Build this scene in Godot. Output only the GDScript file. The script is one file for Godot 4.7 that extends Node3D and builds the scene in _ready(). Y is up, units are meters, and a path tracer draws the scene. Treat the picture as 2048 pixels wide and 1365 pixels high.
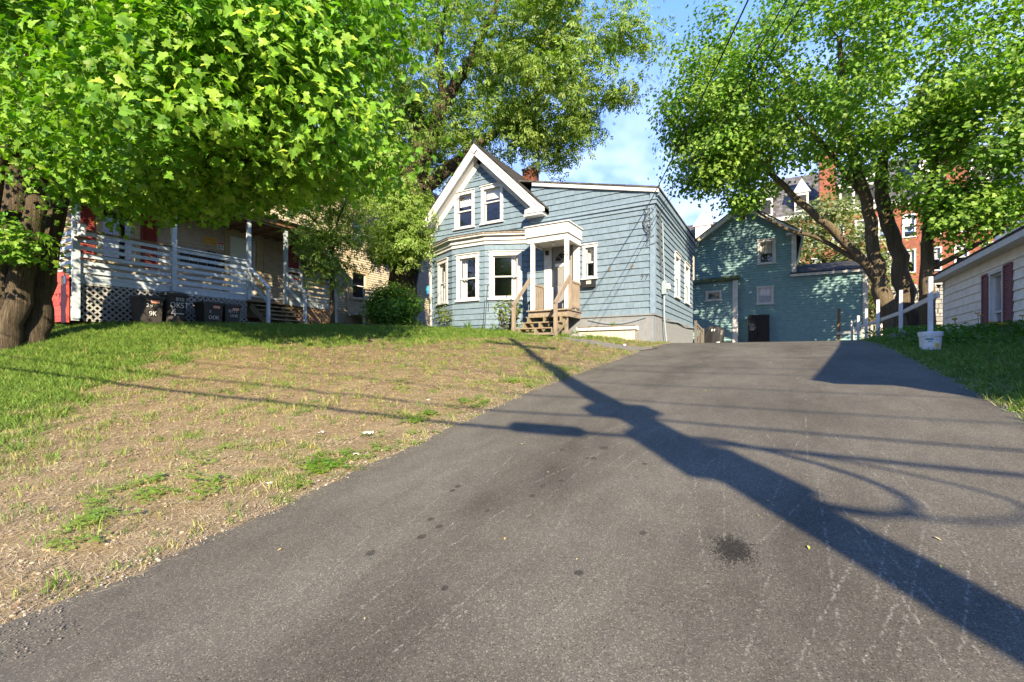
extends Node3D
# World frame: y up, eye level is y = 0, +x runs along the street frontage, -z runs up the driveway.

const CAM_YAW := 30.2
const SUN_AZ := 40.0
const SUN_EL := 26.0

var M := {}
var TX := {}
var rng := RandomNumberGenerator.new()
var used := {}
var noise := FastNoiseLite.new()
var noise2 := FastNoiseLite.new()

class MB:
	var v := PackedVector3Array()
	var n := PackedVector3Array()
	var c := PackedColorArray()
	var uv := PackedVector2Array()
	var uv2 := PackedVector2Array()
	var col := Color.WHITE
	var use_c := false
	var xf := Transform3D.IDENTITY

	func tri(a: Vector3, b: Vector3, d: Vector3) -> void:
		a = xf * a
		b = xf * b
		d = xf * d
		var nn := (b - a).cross(d - a).normalized()
		v.append(a)
		v.append(d)
		v.append(b)
		for i in 3:
			n.append(nn)
			if use_c:
				c.append(col)

	func quad(a: Vector3, b: Vector3, d: Vector3, e: Vector3) -> void:
		tri(a, b, d)
		tri(a, d, e)

	func box(p: Vector3, q: Vector3) -> void:
		var a := Vector3(minf(p.x, q.x), minf(p.y, q.y), minf(p.z, q.z))
		var b := Vector3(maxf(p.x, q.x), maxf(p.y, q.y), maxf(p.z, q.z))
		quad(Vector3(a.x, a.y, b.z), Vector3(b.x, a.y, b.z), Vector3(b.x, b.y, b.z), Vector3(a.x, b.y, b.z))
		quad(Vector3(b.x, a.y, a.z), Vector3(a.x, a.y, a.z), Vector3(a.x, b.y, a.z), Vector3(b.x, b.y, a.z))
		quad(Vector3(b.x, a.y, b.z), Vector3(b.x, a.y, a.z), Vector3(b.x, b.y, a.z), Vector3(b.x, b.y, b.z))
		quad(Vector3(a.x, a.y, a.z), Vector3(a.x, a.y, b.z), Vector3(a.x, b.y, b.z), Vector3(a.x, b.y, a.z))
		quad(Vector3(a.x, b.y, b.z), Vector3(b.x, b.y, b.z), Vector3(b.x, b.y, a.z), Vector3(a.x, b.y, a.z))
		quad(Vector3(a.x, a.y, a.z), Vector3(b.x, a.y, a.z), Vector3(b.x, a.y, b.z), Vector3(a.x, a.y, b.z))

	func bar(a: Vector3, b: Vector3, w: float, h: float, up := Vector3.UP) -> void:
		# rectangular beam from a to b; w across, h along «up»
		var old := xf
		var t := (b - a)
		var len := t.length()
		t = t / len
		var s := t.cross(up)
		if s.length() < 0.01:
			s = t.cross(Vector3.RIGHT)
		s = s.normalized()
		var u := s.cross(t).normalized()
		xf = old * Transform3D(Basis(s, u, -t), a)
		box(Vector3(-w / 2, -h / 2, -len), Vector3(w / 2, h / 2, 0))
		xf = old

	func prism(poly: PackedVector2Array, w0: float, w1: float) -> void:
		var p := poly
		var area := 0.0
		for i in p.size():
			var q := p[(i + 1) % p.size()]
			area += p[i].x * q.y - q.x * p[i].y
		if area < 0:
			p = poly.duplicate()
			p.reverse()
		var k := p.size()
		for i in range(1, k - 1):
			tri(Vector3(p[0].x, p[0].y, w1), Vector3(p[i].x, p[i].y, w1), Vector3(p[i + 1].x, p[i + 1].y, w1))
			tri(Vector3(p[0].x, p[0].y, w0), Vector3(p[i + 1].x, p[i + 1].y, w0), Vector3(p[i].x, p[i].y, w0))
		for i in k:
			var a := p[i]
			var b := p[(i + 1) % k]
			quad(Vector3(a.x, a.y, w0), Vector3(b.x, b.y, w0), Vector3(b.x, b.y, w1), Vector3(a.x, a.y, w1))

	func wedge(poly: PackedVector2Array, v0: float, e: float, wb: float, wt: float, back := 0.0) -> void:
		# a shingle or clapboard: thick at its butt (v0), thin at v0 + e
		var p := poly
		var area := 0.0
		for i in p.size():
			var q := p[(i + 1) % p.size()]
			area += p[i].x * q.y - q.x * p[i].y
		if area < 0:
			p = poly.duplicate()
			p.reverse()
		var f := PackedVector3Array()
		for a in p:
			f.append(Vector3(a.x, a.y, lerpf(wb, wt, clampf((a.y - v0) / e, 0, 1))))
		for i in range(1, f.size() - 1):
			tri(f[0], f[i], f[i + 1])
		for i in f.size():
			var a := f[i]
			var b := f[(i + 1) % f.size()]
			quad(Vector3(a.x, a.y, back), Vector3(b.x, b.y, back), b, a)

	func tube(pts: PackedVector3Array, rad: PackedFloat32Array, sides := 8, cap := true) -> void:
		var m := pts.size()
		var t := (pts[1] - pts[0]).normalized()
		var s := t.cross(Vector3.UP if absf(t.y) < 0.9 else Vector3.RIGHT).normalized()
		var rings := []
		for i in m:
			var tt := (pts[mini(i + 1, m - 1)] - pts[maxi(i - 1, 0)]).normalized()
			s = (s - tt * s.dot(tt)).normalized()
			var u := tt.cross(s)
			var ring := PackedVector3Array()
			for k in sides:
				var a := TAU * k / sides
				ring.append(s * cos(a) + u * sin(a))
			rings.append(ring)
		for i in m - 1:
			for k in sides:
				var k2 := (k + 1) % sides
				var na: Vector3 = rings[i][k]
				var nb: Vector3 = rings[i][k2]
				var nc: Vector3 = rings[i + 1][k2]
				var nd: Vector3 = rings[i + 1][k]
				vert(pts[i] + na * rad[i], na)
				vert(pts[i + 1] + nc * rad[i + 1], nc)
				vert(pts[i] + nb * rad[i], nb)
				vert(pts[i] + na * rad[i], na)
				vert(pts[i + 1] + nd * rad[i + 1], nd)
				vert(pts[i + 1] + nc * rad[i + 1], nc)
		if cap:
			var r0: PackedVector3Array = rings[0]
			var r1: PackedVector3Array = rings[m - 1]
			for k in range(1, sides - 1):
				tri(pts[0] + r0[0] * rad[0], pts[0] + r0[k + 1] * rad[0], pts[0] + r0[k] * rad[0])
				tri(pts[m - 1] + r1[0] * rad[m - 1], pts[m - 1] + r1[k] * rad[m - 1], pts[m - 1] + r1[k + 1] * rad[m - 1])

	func vert(p: Vector3, nn: Vector3) -> void:
		v.append(xf * p)
		n.append((xf.basis * nn).normalized())
		if use_c:
			c.append(col)

	func lathe(prof: PackedVector2Array, sides := 16) -> void:
		# profile of (radius, height) from bottom to top, round the y axis
		for i in prof.size() - 1:
			for k in sides:
				var a := TAU * k / sides
				var b := TAU * (k + 1) / sides
				var p := prof[i]
				var q := prof[i + 1]
				var d := (q - p).normalized()
				var na := Vector3(cos(a) * d.y, -d.x, sin(a) * d.y)
				var nb := Vector3(cos(b) * d.y, -d.x, sin(b) * d.y)
				var p1 := Vector3(cos(a) * p.x, p.y, sin(a) * p.x)
				var p2 := Vector3(cos(b) * p.x, p.y, sin(b) * p.x)
				var q1 := Vector3(cos(a) * q.x, q.y, sin(a) * q.x)
				var q2 := Vector3(cos(b) * q.x, q.y, sin(b) * q.x)
				vert(p1, na)
				vert(p2, nb)
				vert(q2, nb)
				vert(p1, na)
				vert(q2, nb)
				vert(q1, na)

	func mesh() -> ArrayMesh:
		var a := []
		a.resize(Mesh.ARRAY_MAX)
		a[Mesh.ARRAY_VERTEX] = v
		a[Mesh.ARRAY_NORMAL] = n
		if use_c:
			a[Mesh.ARRAY_COLOR] = c
		if uv.size():
			a[Mesh.ARRAY_TEX_UV] = uv
		if uv2.size():
			a[Mesh.ARRAY_TEX_UV2] = uv2
		var m := ArrayMesh.new()
		m.add_surface_from_arrays(Mesh.PRIMITIVE_TRIANGLES, a)
		return m

class Buf:
	var a := PackedFloat32Array()
	func push(b: Basis, o: Vector3, col: Color) -> void:
		a.append_array(PackedFloat32Array([b.x.x, b.y.x, b.z.x, o.x, b.x.y, b.y.y, b.z.y, o.y, b.x.z, b.y.z, b.z.z, o.z, col.r, col.g, col.b, 1.0]))

# ---------- naming and placing ----------
func numbered(s: String) -> String:
	if not used.has(s):
		used[s] = 0
		return s
	used[s] += 1
	return "%s_%03d" % [s, used[s]]

func thing(called: String, label: String, category: String, at := Vector3.ZERO, group := "") -> Node3D:
	var o := Node3D.new()
	o.name = numbered(called)
	add_child(o)
	o.position = at
	o.set_meta("label", label)
	o.set_meta("category", category)
	if group:
		o.set_meta("group", group)
	return o

func part(called: String, mb: MB, m: Material, parent: Node3D, kind := "") -> MeshInstance3D:
	# meshes are built in world coordinates; a child of a top-level thing is moved back by the thing's place
	var o := MeshInstance3D.new()
	o.name = called
	o.mesh = mb.mesh()
	o.material_override = m
	parent.add_child(o, true)
	if parent.get_parent() == self:
		o.position = -parent.position
	if kind:
		o.set_meta("kind", kind)
	return o

func solo(called: String, label: String, category: String, mb: MB, m: Material, group := "") -> MeshInstance3D:
	var o := MeshInstance3D.new()
	o.name = numbered(called)
	o.mesh = mb.mesh()
	o.material_override = m
	add_child(o)
	o.set_meta("label", label)
	o.set_meta("category", category)
	if group:
		o.set_meta("group", group)
	return o

func structure(called: String, mb: MB, m: Material) -> MeshInstance3D:
	var o := MeshInstance3D.new()
	o.name = numbered(called)
	o.mesh = mb.mesh()
	o.material_override = m
	add_child(o)
	o.set_meta("kind", "structure")
	return o

func piece(called: String, mesh: Mesh, m: Material, parent: Node3D, t: Transform3D) -> MeshInstance3D:
	var o := MeshInstance3D.new()
	o.name = called
	o.mesh = mesh
	o.material_override = m
	parent.add_child(o, true)
	o.transform = Transform3D(t.basis, t.origin - (parent.position if parent.get_parent() == self else Vector3.ZERO))
	return o

func scatter(called: String, mesh: Mesh, m: Material, bb: Buf, parent: Node, colors := true) -> MultiMeshInstance3D:
	var mm := MultiMesh.new()
	mm.transform_format = MultiMesh.TRANSFORM_3D
	mm.use_colors = colors
	mm.mesh = mesh
	mm.instance_count = bb.a.size() / 16
	mm.buffer = bb.a
	var o := MultiMeshInstance3D.new()
	o.name = numbered(called) if parent == self else called
	o.multimesh = mm
	o.material_override = m
	parent.add_child(o, true)
	if parent != self and parent.get_parent() == self:
		o.position = -parent.position
	o.set_meta("kind", "stuff")
	return o

func V(x: float, y: float, z: float) -> Vector3:
	return Vector3(x, y, z)

func rect(u0: float, v0: float, u1: float, v1: float) -> PackedVector2Array:
	return PackedVector2Array([Vector2(u0, v0), Vector2(u1, v0), Vector2(u1, v1), Vector2(u0, v1)])

# wall frames: u runs along the wall to the right as seen from outside, v up, w outwards
func facing_z(z: float) -> Transform3D:
	return Transform3D(Basis(V(1, 0, 0), V(0, 1, 0), V(0, 0, 1)), V(0, 0, z))
func facing_back(z: float) -> Transform3D:      # u = -x
	return Transform3D(Basis(V(-1, 0, 0), V(0, 1, 0), V(0, 0, -1)), V(0, 0, z))
func facing_px(x: float) -> Transform3D:        # u = -z
	return Transform3D(Basis(V(0, 0, -1), V(0, 1, 0), V(1, 0, 0)), V(x, 0, 0))
func facing_nx(x: float) -> Transform3D:        # u = z
	return Transform3D(Basis(V(0, 0, 1), V(0, 1, 0), V(-1, 0, 0)), V(x, 0, 0))
func facing_between(a: Vector3, b: Vector3) -> Transform3D:   # u from a to b, both at y 0
	var u := (b - a).normalized()
	return Transform3D(Basis(u, V(0, 1, 0), u.cross(V(0, 1, 0))), a)

# pieces of the rectangle (u0,v0)-(u1,v1) that lie inside the convex outline and outside every opening
func cut(u0: float, v0: float, u1: float, v1: float, outline: PackedVector2Array, openings: Array) -> Array:
	var rects := [[u0, v0, u1, v1]]
	for o in openings:
		var next := []
		for r in rects:
			var a0: float = maxf(r[0], o[0])
			var b0: float = maxf(r[1], o[1])
			var a1: float = minf(r[2], o[2])
			var b1: float = minf(r[3], o[3])
			if a0 >= a1 - 0.001 or b0 >= b1 - 0.001:
				next.append(r)
				continue
			if a0 > r[0] + 0.001: next.append([r[0], r[1], a0, r[3]])
			if a1 < r[2] - 0.001: next.append([a1, r[1], r[2], r[3]])
			if b0 > r[1] + 0.001: next.append([a0, r[1], a1, b0])
			if b1 < r[3] - 0.001: next.append([a0, b1, a1, r[3]])
		rects = next
	var out := []
	for r in rects:
		if outline.is_empty():
			out.append(rect(r[0], r[1], r[2], r[3]))
			continue
		for p in Geometry2D.intersect_polygons(rect(r[0], r[1], r[2], r[3]), outline):
			if p.size() >= 3:
				out.append(p)
	return out

func wall(mb: MB, t: Transform3D, outline: PackedVector2Array, openings: Array, thick := 0.12) -> void:
	var us := []
	var lo := Vector2(1e9, 1e9)
	var hi := Vector2(-1e9, -1e9)
	for p in outline:
		lo = lo.min(p)
		hi = hi.max(p)
	var old := mb.xf
	mb.xf = t
	for p in cut(lo.x, lo.y, hi.x, hi.y, outline, openings):
		mb.prism(p, -thick, 0.0)
	mb.xf = old

func clapboards(mb: MB, t: Transform3D, outline: PackedVector2Array, openings: Array, e: float, butt := 0.016) -> void:
	var lo := Vector2(1e9, 1e9)
	var hi := Vector2(-1e9, -1e9)
	for p in outline:
		lo = lo.min(p)
		hi = hi.max(p)
	var old := mb.xf
	mb.xf = t
	var v0 := lo.y
	while v0 < hi.y - 0.01:
		for p in cut(lo.x, v0, hi.x, minf(v0 + e, hi.y), outline, openings):
			mb.wedge(p, v0, e, butt, 0.003)
		v0 += e
	mb.xf = old

# ---------- materials ----------
func lin(r: float, g: float, b: float) -> Color:
	return Color(r, g, b).linear_to_srgb()

func mat(key: String, c: Color, rough := 0.7, tex := "", scale := V(1, 1, 1), spec := 0.4) -> StandardMaterial3D:
	var m := StandardMaterial3D.new()
	m.resource_name = key
	m.albedo_color = c
	m.roughness = rough
	m.metallic_specular = spec
	m.cull_mode = BaseMaterial3D.CULL_DISABLED
	if tex:
		m.albedo_texture = TX[tex]
		m.uv1_triplanar = true
		m.uv1_world_triplanar = true
		m.uv1_scale = scale
		m.uv1_triplanar_sharpness = 6.0
	M[key] = m
	return m

func relief(m: StandardMaterial3D, tex: String, amount: float) -> void:
	m.heightmap_enabled = true
	m.heightmap_texture = TX[tex]
	m.heightmap_scale = amount

func noise_tex(seed_: int, freq: float, lo: Color, mid: Color, hi: Color, size := 512, oct := 5) -> NoiseTexture2D:
	var f := FastNoiseLite.new()
	f.noise_type = FastNoiseLite.TYPE_SIMPLEX_SMOOTH
	f.seed = seed_
	f.frequency = freq
	f.fractal_octaves = oct
	f.fractal_gain = 0.6
	var t := NoiseTexture2D.new()
	t.width = size
	t.height = size
	t.seamless = true
	t.normalize = true
	t.noise = f
	var g := Gradient.new()
	g.offsets = PackedFloat32Array([0.1, 0.5, 0.9])
	g.colors = PackedColorArray([lo, mid, hi])
	t.color_ramp = g
	return t

func grey(x: float) -> Color:
	return Color(x, x, x)

func img_tex(w: int, h: int, data: PackedByteArray) -> ImageTexture:
	return ImageTexture.create_from_image(Image.create_from_data(w, h, false, Image.FORMAT_RGB8, data))

func grain_texture(size: int, base: int, spread: int, specks: int, dark: int) -> ImageTexture:
	var d := PackedByteArray()
	d.resize(size * size * 3)
	for i in size * size:
		var x := clampi(base + (rng.randi() % spread) - spread / 2, 0, 255)
		d[i * 3] = x
		d[i * 3 + 1] = x
		d[i * 3 + 2] = x
	for k in specks + dark:
		var px := rng.randi() % size
		var py := rng.randi() % size
		var r := 1 + rng.randi() % 3
		var val := (205 + rng.randi() % 50) if k < specks else (85 + rng.randi() % 50)
		var warm := rng.randi() % 16
		for yy in r:
			for xx in r + rng.randi() % 2:
				var i := (((py + yy) % size) * size + (px + xx) % size) * 3
				d[i] = mini(255, val)
				d[i + 1] = maxi(0, val - warm / 2)
				d[i + 2] = maxi(0, val - warm)
	return img_tex(size, size, d)

func straw_texture(size: int) -> ImageTexture:
	var d := PackedByteArray()
	d.resize(size * size * 3)
	for i in size * size:
		var x := 150 + rng.randi() % 44
		d[i * 3] = x
		d[i * 3 + 1] = x - 4
		d[i * 3 + 2] = x - 10
	for k in 9000:
		var p := Vector2(rng.randf() * size, rng.randf() * size)
		var a := rng.randf() * TAU
		var ln := rng.randf_range(8, 38)
		var val := 95 + rng.randi() % 155
		var bend := rng.randf_range(-0.03, 0.03)
		for s in int(ln):
			var i := ((int(p.y) + size) % size * size + (int(p.x) + size) % size) * 3
			d[i] = val
			d[i + 1] = clampi(val - 6, 0, 255)
			d[i + 2] = clampi(val - 22, 0, 255)
			p += Vector2(cos(a), sin(a))
			a += bend
	for k in 900:
		var px := rng.randi() % size
		var py := rng.randi() % size
		var val := 200 + rng.randi() % 50 if rng.randf() < 0.5 else 80 + rng.randi() % 40
		for yy in 2 + rng.randi() % 3:
			for xx in 2 + rng.randi() % 4:
				var i := (((py + yy) % size) * size + (px + xx) % size) * 3
				d[i] = val
				d[i + 1] = val - 4
				d[i + 2] = val - 10
	return img_tex(size, size, d)

func brick_texture() -> ImageTexture:
	# only for walls and chimneys too far off to tell the bricks apart
	var w := 256
	var d := PackedByteArray()
	d.resize(w * w * 3)
	var tint := []
	for k in 600:
		tint.append(rng.randf_range(0.72, 1.0))
	for y in w:
		var row := y / 16
		for x in w:
			var xo := (x + (row % 2) * 16) % w
			var bi := row * 8 + xo / 32
			var c: Color = Color(0.90, 0.68, 0.60) * tint[bi % 600]
			if y % 16 < 2 or xo % 32 < 2:
				c = Color(0.78, 0.72, 0.66)
			var g := rng.randf_range(0.92, 1.0)
			var i := (y * w + x) * 3
			d[i] = int(clampf(c.r * g, 0, 1) * 255)
			d[i + 1] = int(clampf(c.g * g, 0, 1) * 255)
			d[i + 2] = int(clampf(c.b * g, 0, 1) * 255)
	return img_tex(w, w, d)

func roof_texture() -> ImageTexture:
	var w := 512
	var d := PackedByteArray()
	d.resize(w * w * 3)
	var tint := []
	for k in 2000:
		tint.append(rng.randf_range(0.6, 1.0))
	for y in w:
		var row := y / 32
		for x in w:
			var xo := (x + (row * 37) % 64) % w
			var t: float = tint[(row * 16 + xo / 32) % 2000]
			if y % 32 < 3:
				t *= 0.55
			t *= rng.randf_range(0.8, 1.0)
			var i := (y * w + x) * 3
			var q := int(clampf(t, 0, 1) * 235)
			d[i] = q
			d[i + 1] = q
			d[i + 2] = q
	return img_tex(w, w, d)

func streak_texture(size: int, n: int, lo: int) -> ImageTexture:
	# vertical runs of grain and weathering (bark, old boards); v is vertical
	var d := PackedByteArray()
	d.resize(size * size * 3)
	for i in size * size:
		var x := 205 + rng.randi() % 36
		d[i * 3] = x
		d[i * 3 + 1] = x
		d[i * 3 + 2] = x
	for k in n:
		var px := rng.randf() * size
		var py := rng.randi() % size
		var ln := rng.randi_range(size / 14, size / 3)
		var val := lo + rng.randi() % (250 - lo)
		for s in ln:
			px += rng.randf_range(-0.25, 0.25)
			var i := ((py + s) % size * size + (int(px) + size) % size) * 3
			d[i] = val
			d[i + 1] = val
			d[i + 2] = val
	return img_tex(size, size, d)

# ---------- camera, sky, sun ----------
func setup_view() -> void:
	var cam := Camera3D.new()
	cam.name = "camera"
	add_child(cam)
	cam.position = Vector3.ZERO
	cam.rotation_degrees = V(0, CAM_YAW, 0)
	cam.set_frustum(2.0 * 682.5 / 920.0 * 0.05, Vector2(0, 35.5 / 920.0 * 0.05), 0.05, 600.0)
	cam.current = true

	var sky_mat := ProceduralSkyMaterial.new()
	sky_mat.sky_top_color = lin(0.095, 0.24, 0.70)
	sky_mat.sky_horizon_color = lin(0.44, 0.53, 0.77)
	sky_mat.sky_curve = 0.22
	sky_mat.ground_bottom_color = lin(0.16, 0.15, 0.13)
	sky_mat.ground_horizon_color = lin(0.45, 0.52, 0.62)
	sky_mat.ground_curve = 0.05
	sky_mat.sky_cover = cloud_cover()
	sky_mat.sky_cover_modulate = Color(1, 1, 1)
	sky_mat.sun_angle_max = 8.0
	sky_mat.sky_energy_multiplier = 1.0
	var sky := Sky.new()
	sky.sky_material = sky_mat
	var env := Environment.new()
	env.background_mode = Environment.BG_SKY
	env.sky = sky
	env.background_energy_multiplier = 0.66
	env.tonemap_mode = Environment.TONE_MAPPER_LINEAR
	env.tonemap_exposure = 3.65
	env.sdfgi_enabled = true
	env.ssao_enabled = true
	env.ssil_enabled = true
	var we := WorldEnvironment.new()
	we.name = "world_environment"
	we.environment = env
	add_child(we)

	var sun := DirectionalLight3D.new()
	sun.name = "sun"
	add_child(sun)
	var az := deg_to_rad(SUN_AZ)
	var el := deg_to_rad(SUN_EL)
	var to_sun := V(sin(az) * cos(el), sin(el), cos(az) * cos(el))
	sun.look_at_from_position(to_sun * 50.0, Vector3.ZERO, Vector3.UP)
	sun.light_color = Color(1.0, 0.93, 0.80)
	sun.light_energy = 1.34
	sun.light_angular_distance = 0.5
	sun.shadow_enabled = true

func cloud_cover() -> ImageTexture:
	var w := 2048
	var h := 1024
	var f := FastNoiseLite.new()
	f.seed = 5
	f.noise_type = FastNoiseLite.TYPE_SIMPLEX_SMOOTH
	f.fractal_octaves = 6
	f.frequency = 1.0
	var g := FastNoiseLite.new()
	g.seed = 9
	g.noise_type = FastNoiseLite.TYPE_SIMPLEX_SMOOTH
	g.fractal_octaves = 3
	g.frequency = 1.0
	var im := Image.create(w, h, false, Image.FORMAT_RGBA8)
	var d := PackedByteArray()
	d.resize(w * h * 4)
	for y in h / 2:
		var el := PI / 2 - PI * (y + 0.5) / h
		var sy := sin(el)
		for x in w:
			var a := TAU * (x + 0.5) / w
			# sheets of thin cloud on a high plane, so that they flatten towards the horizon
			var k := 1.0 / (sy + 0.16)
			var p := Vector2(cos(a), sin(a)) * cos(el) * k
			var q := f.get_noise_2d(p.x * 3.4 + 3.0, p.y * 4.6)
			var b := g.get_noise_2d(p.x * 0.28 + 11.0, p.y * 0.35 + 4.0)
			var dens := smoothstep(-0.30, 0.55, q * 0.85 + b * 0.45 + 0.16)
			dens *= smoothstep(0.60, 0.34, sy) * 0.92 + 0.04
			var i := (y * w + x) * 4
			d[i] = 235
			d[i + 1] = 232
			d[i + 2] = 226
			d[i + 3] = int(clampf(dens * 0.22, 0, 1) * 255)
	im.set_data(w, h, false, Image.FORMAT_RGBA8, d)
	return ImageTexture.create_from_image(im)

# ---------- materials ----------
func setup_materials() -> void:
	TX.fine = noise_tex(1, 0.09, grey(0.80), grey(0.93), grey(1.0), 512, 5)
	TX.blotch = noise_tex(2, 0.010, grey(0.90), grey(0.965), grey(1.0), 512, 4)
	TX.rough = noise_tex(3, 0.03, grey(0.45), grey(0.78), grey(1.0), 512, 6)
	TX.asphalt = grain_texture(1024, 166, 100, 24000, 7000)
	TX.straw = straw_texture(1024)
	TX.brick = brick_texture()
	TX.roof = roof_texture()
	TX.streak = streak_texture(512, 2600, 110)
	TX.bark = streak_texture(512, 5200, 50)

	var m := mat("white", lin(0.56, 0.55, 0.53), 0.55, "blotch", V(0.7, 0.7, 0.7))
	mat("cream_wood", lin(0.62, 0.56, 0.40), 0.6, "blotch", V(0.9, 0.9, 0.9))
	mat("blue_a", lin(0.140, 0.196, 0.245), 0.75, "blotch", V(0.9, 0.9, 0.9))
	mat("blue_b", lin(0.148, 0.207, 0.257), 0.75, "blotch", V(1.1, 1.1, 1.1))
	mat("blue_c", lin(0.132, 0.186, 0.232), 0.75, "blotch", V(0.8, 0.8, 0.8))
	mat("blue_trim", lin(0.165, 0.23, 0.29), 0.6, "blotch", V(0.8, 0.8, 0.8))
	mat("foundation", lin(0.19, 0.20, 0.21), 0.85, "blotch", V(0.7, 0.7, 0.7))
	m = mat("concrete", lin(0.36, 0.31, 0.25), 0.9, "rough", V(1.2, 1.2, 1.2))
	relief(m, "rough", 0.6)
	m = mat("roof_grey", lin(0.15, 0.145, 0.14), 0.95, "roof", V(0.42, 0.42, 0.42))
	mat("roof_dark", lin(0.07, 0.065, 0.06), 0.95, "roof", V(0.42, 0.42, 0.42))
	mat("moss_roof", lin(0.13, 0.14, 0.05), 0.95, "rough", V(1.5, 1.5, 1.5))
	mat("slate", lin(0.22, 0.21, 0.22), 0.9, "roof", V(0.2, 0.2, 0.2))
	mat("brick", lin(0.42, 0.26, 0.20), 0.9, "brick", V(0.55, 0.55, 0.55))
	mat("brick_near", lin(0.24, 0.155, 0.125), 0.9, "brick", V(0.55, 0.55, 0.55))
	m = mat("old_wood", lin(0.40, 0.32, 0.24), 0.85, "streak", V(1.3, 0.7, 1.3))
	relief(m, "streak", 0.25)
	mat("grey_wood", lin(0.22, 0.20, 0.175), 0.85, "streak", V(1.3, 0.7, 1.3))
	mat("step_wood", lin(0.36, 0.29, 0.18), 0.85, "streak", V(1.3, 0.7, 1.3))
	mat("raw_wood", lin(0.33, 0.20, 0.10), 0.85, "streak", V(1.3, 0.7, 1.3))
	mat("teal", lin(0.21, 0.345, 0.355), 0.75, "blotch", V(0.7, 0.7, 0.7))
	mat("teal_dark", lin(0.19, 0.31, 0.32), 0.75, "blotch", V(0.7, 0.7, 0.7))
	mat("tan", lin(0.44, 0.375, 0.275), 0.75, "blotch", V(0.6, 0.6, 0.6))
	mat("tan_trim", lin(0.44, 0.36, 0.22), 0.7, "blotch", V(0.8, 0.8, 0.8))
	mat("grey_paint", lin(0.44, 0.50, 0.54), 0.6, "blotch", V(0.9, 0.9, 0.9))
	mat("lattice_grey", lin(0.34, 0.34, 0.32), 0.8, "blotch", V(0.9, 0.9, 0.9))
	mat("lattice_brown", lin(0.42, 0.26, 0.14), 0.8, "blotch", V(0.9, 0.9, 0.9))
	mat("red_paint", lin(0.55, 0.075, 0.05), 0.6, "blotch", V(0.9, 0.9, 0.9))
	mat("shutter_red", lin(0.25, 0.045, 0.035), 0.65, "blotch", V(0.9, 0.9, 0.9))
	mat("shutter_plum", lin(0.20, 0.08, 0.08), 0.65, "blotch", V(0.9, 0.9, 0.9))
	mat("beige_a", lin(0.76, 0.71, 0.63), 0.75, "blotch", V(0.5, 0.5, 0.5))
	mat("beige_b", lin(0.74, 0.69, 0.61), 0.75, "blotch", V(0.45, 0.45, 0.45))
	mat("door_white", lin(0.62, 0.68, 0.62), 0.5)
	mat("door_grey", lin(0.26, 0.255, 0.25), 0.45, "fine", V(0.6, 0.6, 0.6))
	mat("black_metal", lin(0.018, 0.018, 0.02), 0.45)
	mat("black_plastic", lin(0.045, 0.040, 0.036), 0.6, "blotch", V(1.5, 1.5, 1.5))
	mat("grey_plastic", lin(0.06, 0.068, 0.075), 0.55, "blotch", V(1.5, 1.5, 1.5))
	m = mat("fridge_black", lin(0.010, 0.009, 0.009), 0.35, "blotch", V(1.2, 1.2, 1.2), 0.25)
	mat("metal_grey", lin(0.40, 0.42, 0.43), 0.4, "fine", V(2, 2, 2))
	M.metal_grey.metallic = 0.5
	mat("wire", lin(0.02, 0.02, 0.02), 0.6)
	mat("wire_grey", lin(0.22, 0.27, 0.30), 0.6)
	mat("wire_dark", lin(0.07, 0.075, 0.08), 0.6)
	mat("curtain", lin(0.60, 0.58, 0.56), 0.9)
	mat("blind", lin(0.62, 0.63, 0.62), 0.8)
	mat("room", lin(0.10, 0.095, 0.09), 0.9)
	mat("paper", lin(0.78, 0.78, 0.76), 0.8)
	mat("chalk", lin(0.50, 0.50, 0.48), 0.9)
	mat("sticker", lin(0.62, 0.28, 0.20), 0.7)
	mat("sign_yellow", lin(0.72, 0.42, 0.02), 0.5)
	mat("sign_white", lin(0.72, 0.72, 0.70), 0.5)
	mat("sign_red", lin(0.55, 0.05, 0.03), 0.5)
	mat("print_black", lin(0.02, 0.02, 0.02), 0.7)
	mat("plastic_white", lin(0.68, 0.68, 0.66), 0.45, "blotch", V(2, 2, 2))
	mat("plastic_blue", lin(0.05, 0.30, 0.50), 0.4)
	mat("tub_blue", lin(0.20, 0.42, 0.50), 0.5)
	mat("print_teal", lin(0.03, 0.22, 0.22), 0.6)
	mat("print_amber", lin(0.62, 0.42, 0.10), 0.6)
	mat("clay", lin(0.45, 0.17, 0.09), 0.85, "rough", V(2, 2, 2))
	mat("stone", lin(0.42, 0.40, 0.37), 0.9, "rough", V(1.6, 1.6, 1.6))
	mat("stone_pale", lin(0.55, 0.53, 0.50), 0.9, "rough", V(1.9, 1.9, 1.9))
	mat("tile_cream", lin(0.60, 0.55, 0.42), 0.55, "fine", V(1, 1, 1))
	m = mat("bark", lin(0.23, 0.175, 0.115), 0.95, "bark", V(1.6, 0.55, 1.6))
	relief(m, "bark", 2.2)
	m = mat("bark_pale", lin(0.32, 0.25, 0.155), 0.95, "bark", V(1.8, 0.6, 1.8))
	relief(m, "bark", 1.6)
	m = mat("pole_wood", lin(0.16, 0.12, 0.085), 0.95, "bark", V(1.6, 0.3, 1.6))

	m = StandardMaterial3D.new()
	m.resource_name = "glass"
	m.transparency = BaseMaterial3D.TRANSPARENCY_ALPHA
	m.albedo_color = Color(0.10, 0.11, 0.11, 0.06)
	m.roughness = 0.02
	m.metallic_specular = 0.5
	m.cull_mode = BaseMaterial3D.CULL_DISABLED
	M.glass = m

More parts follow.
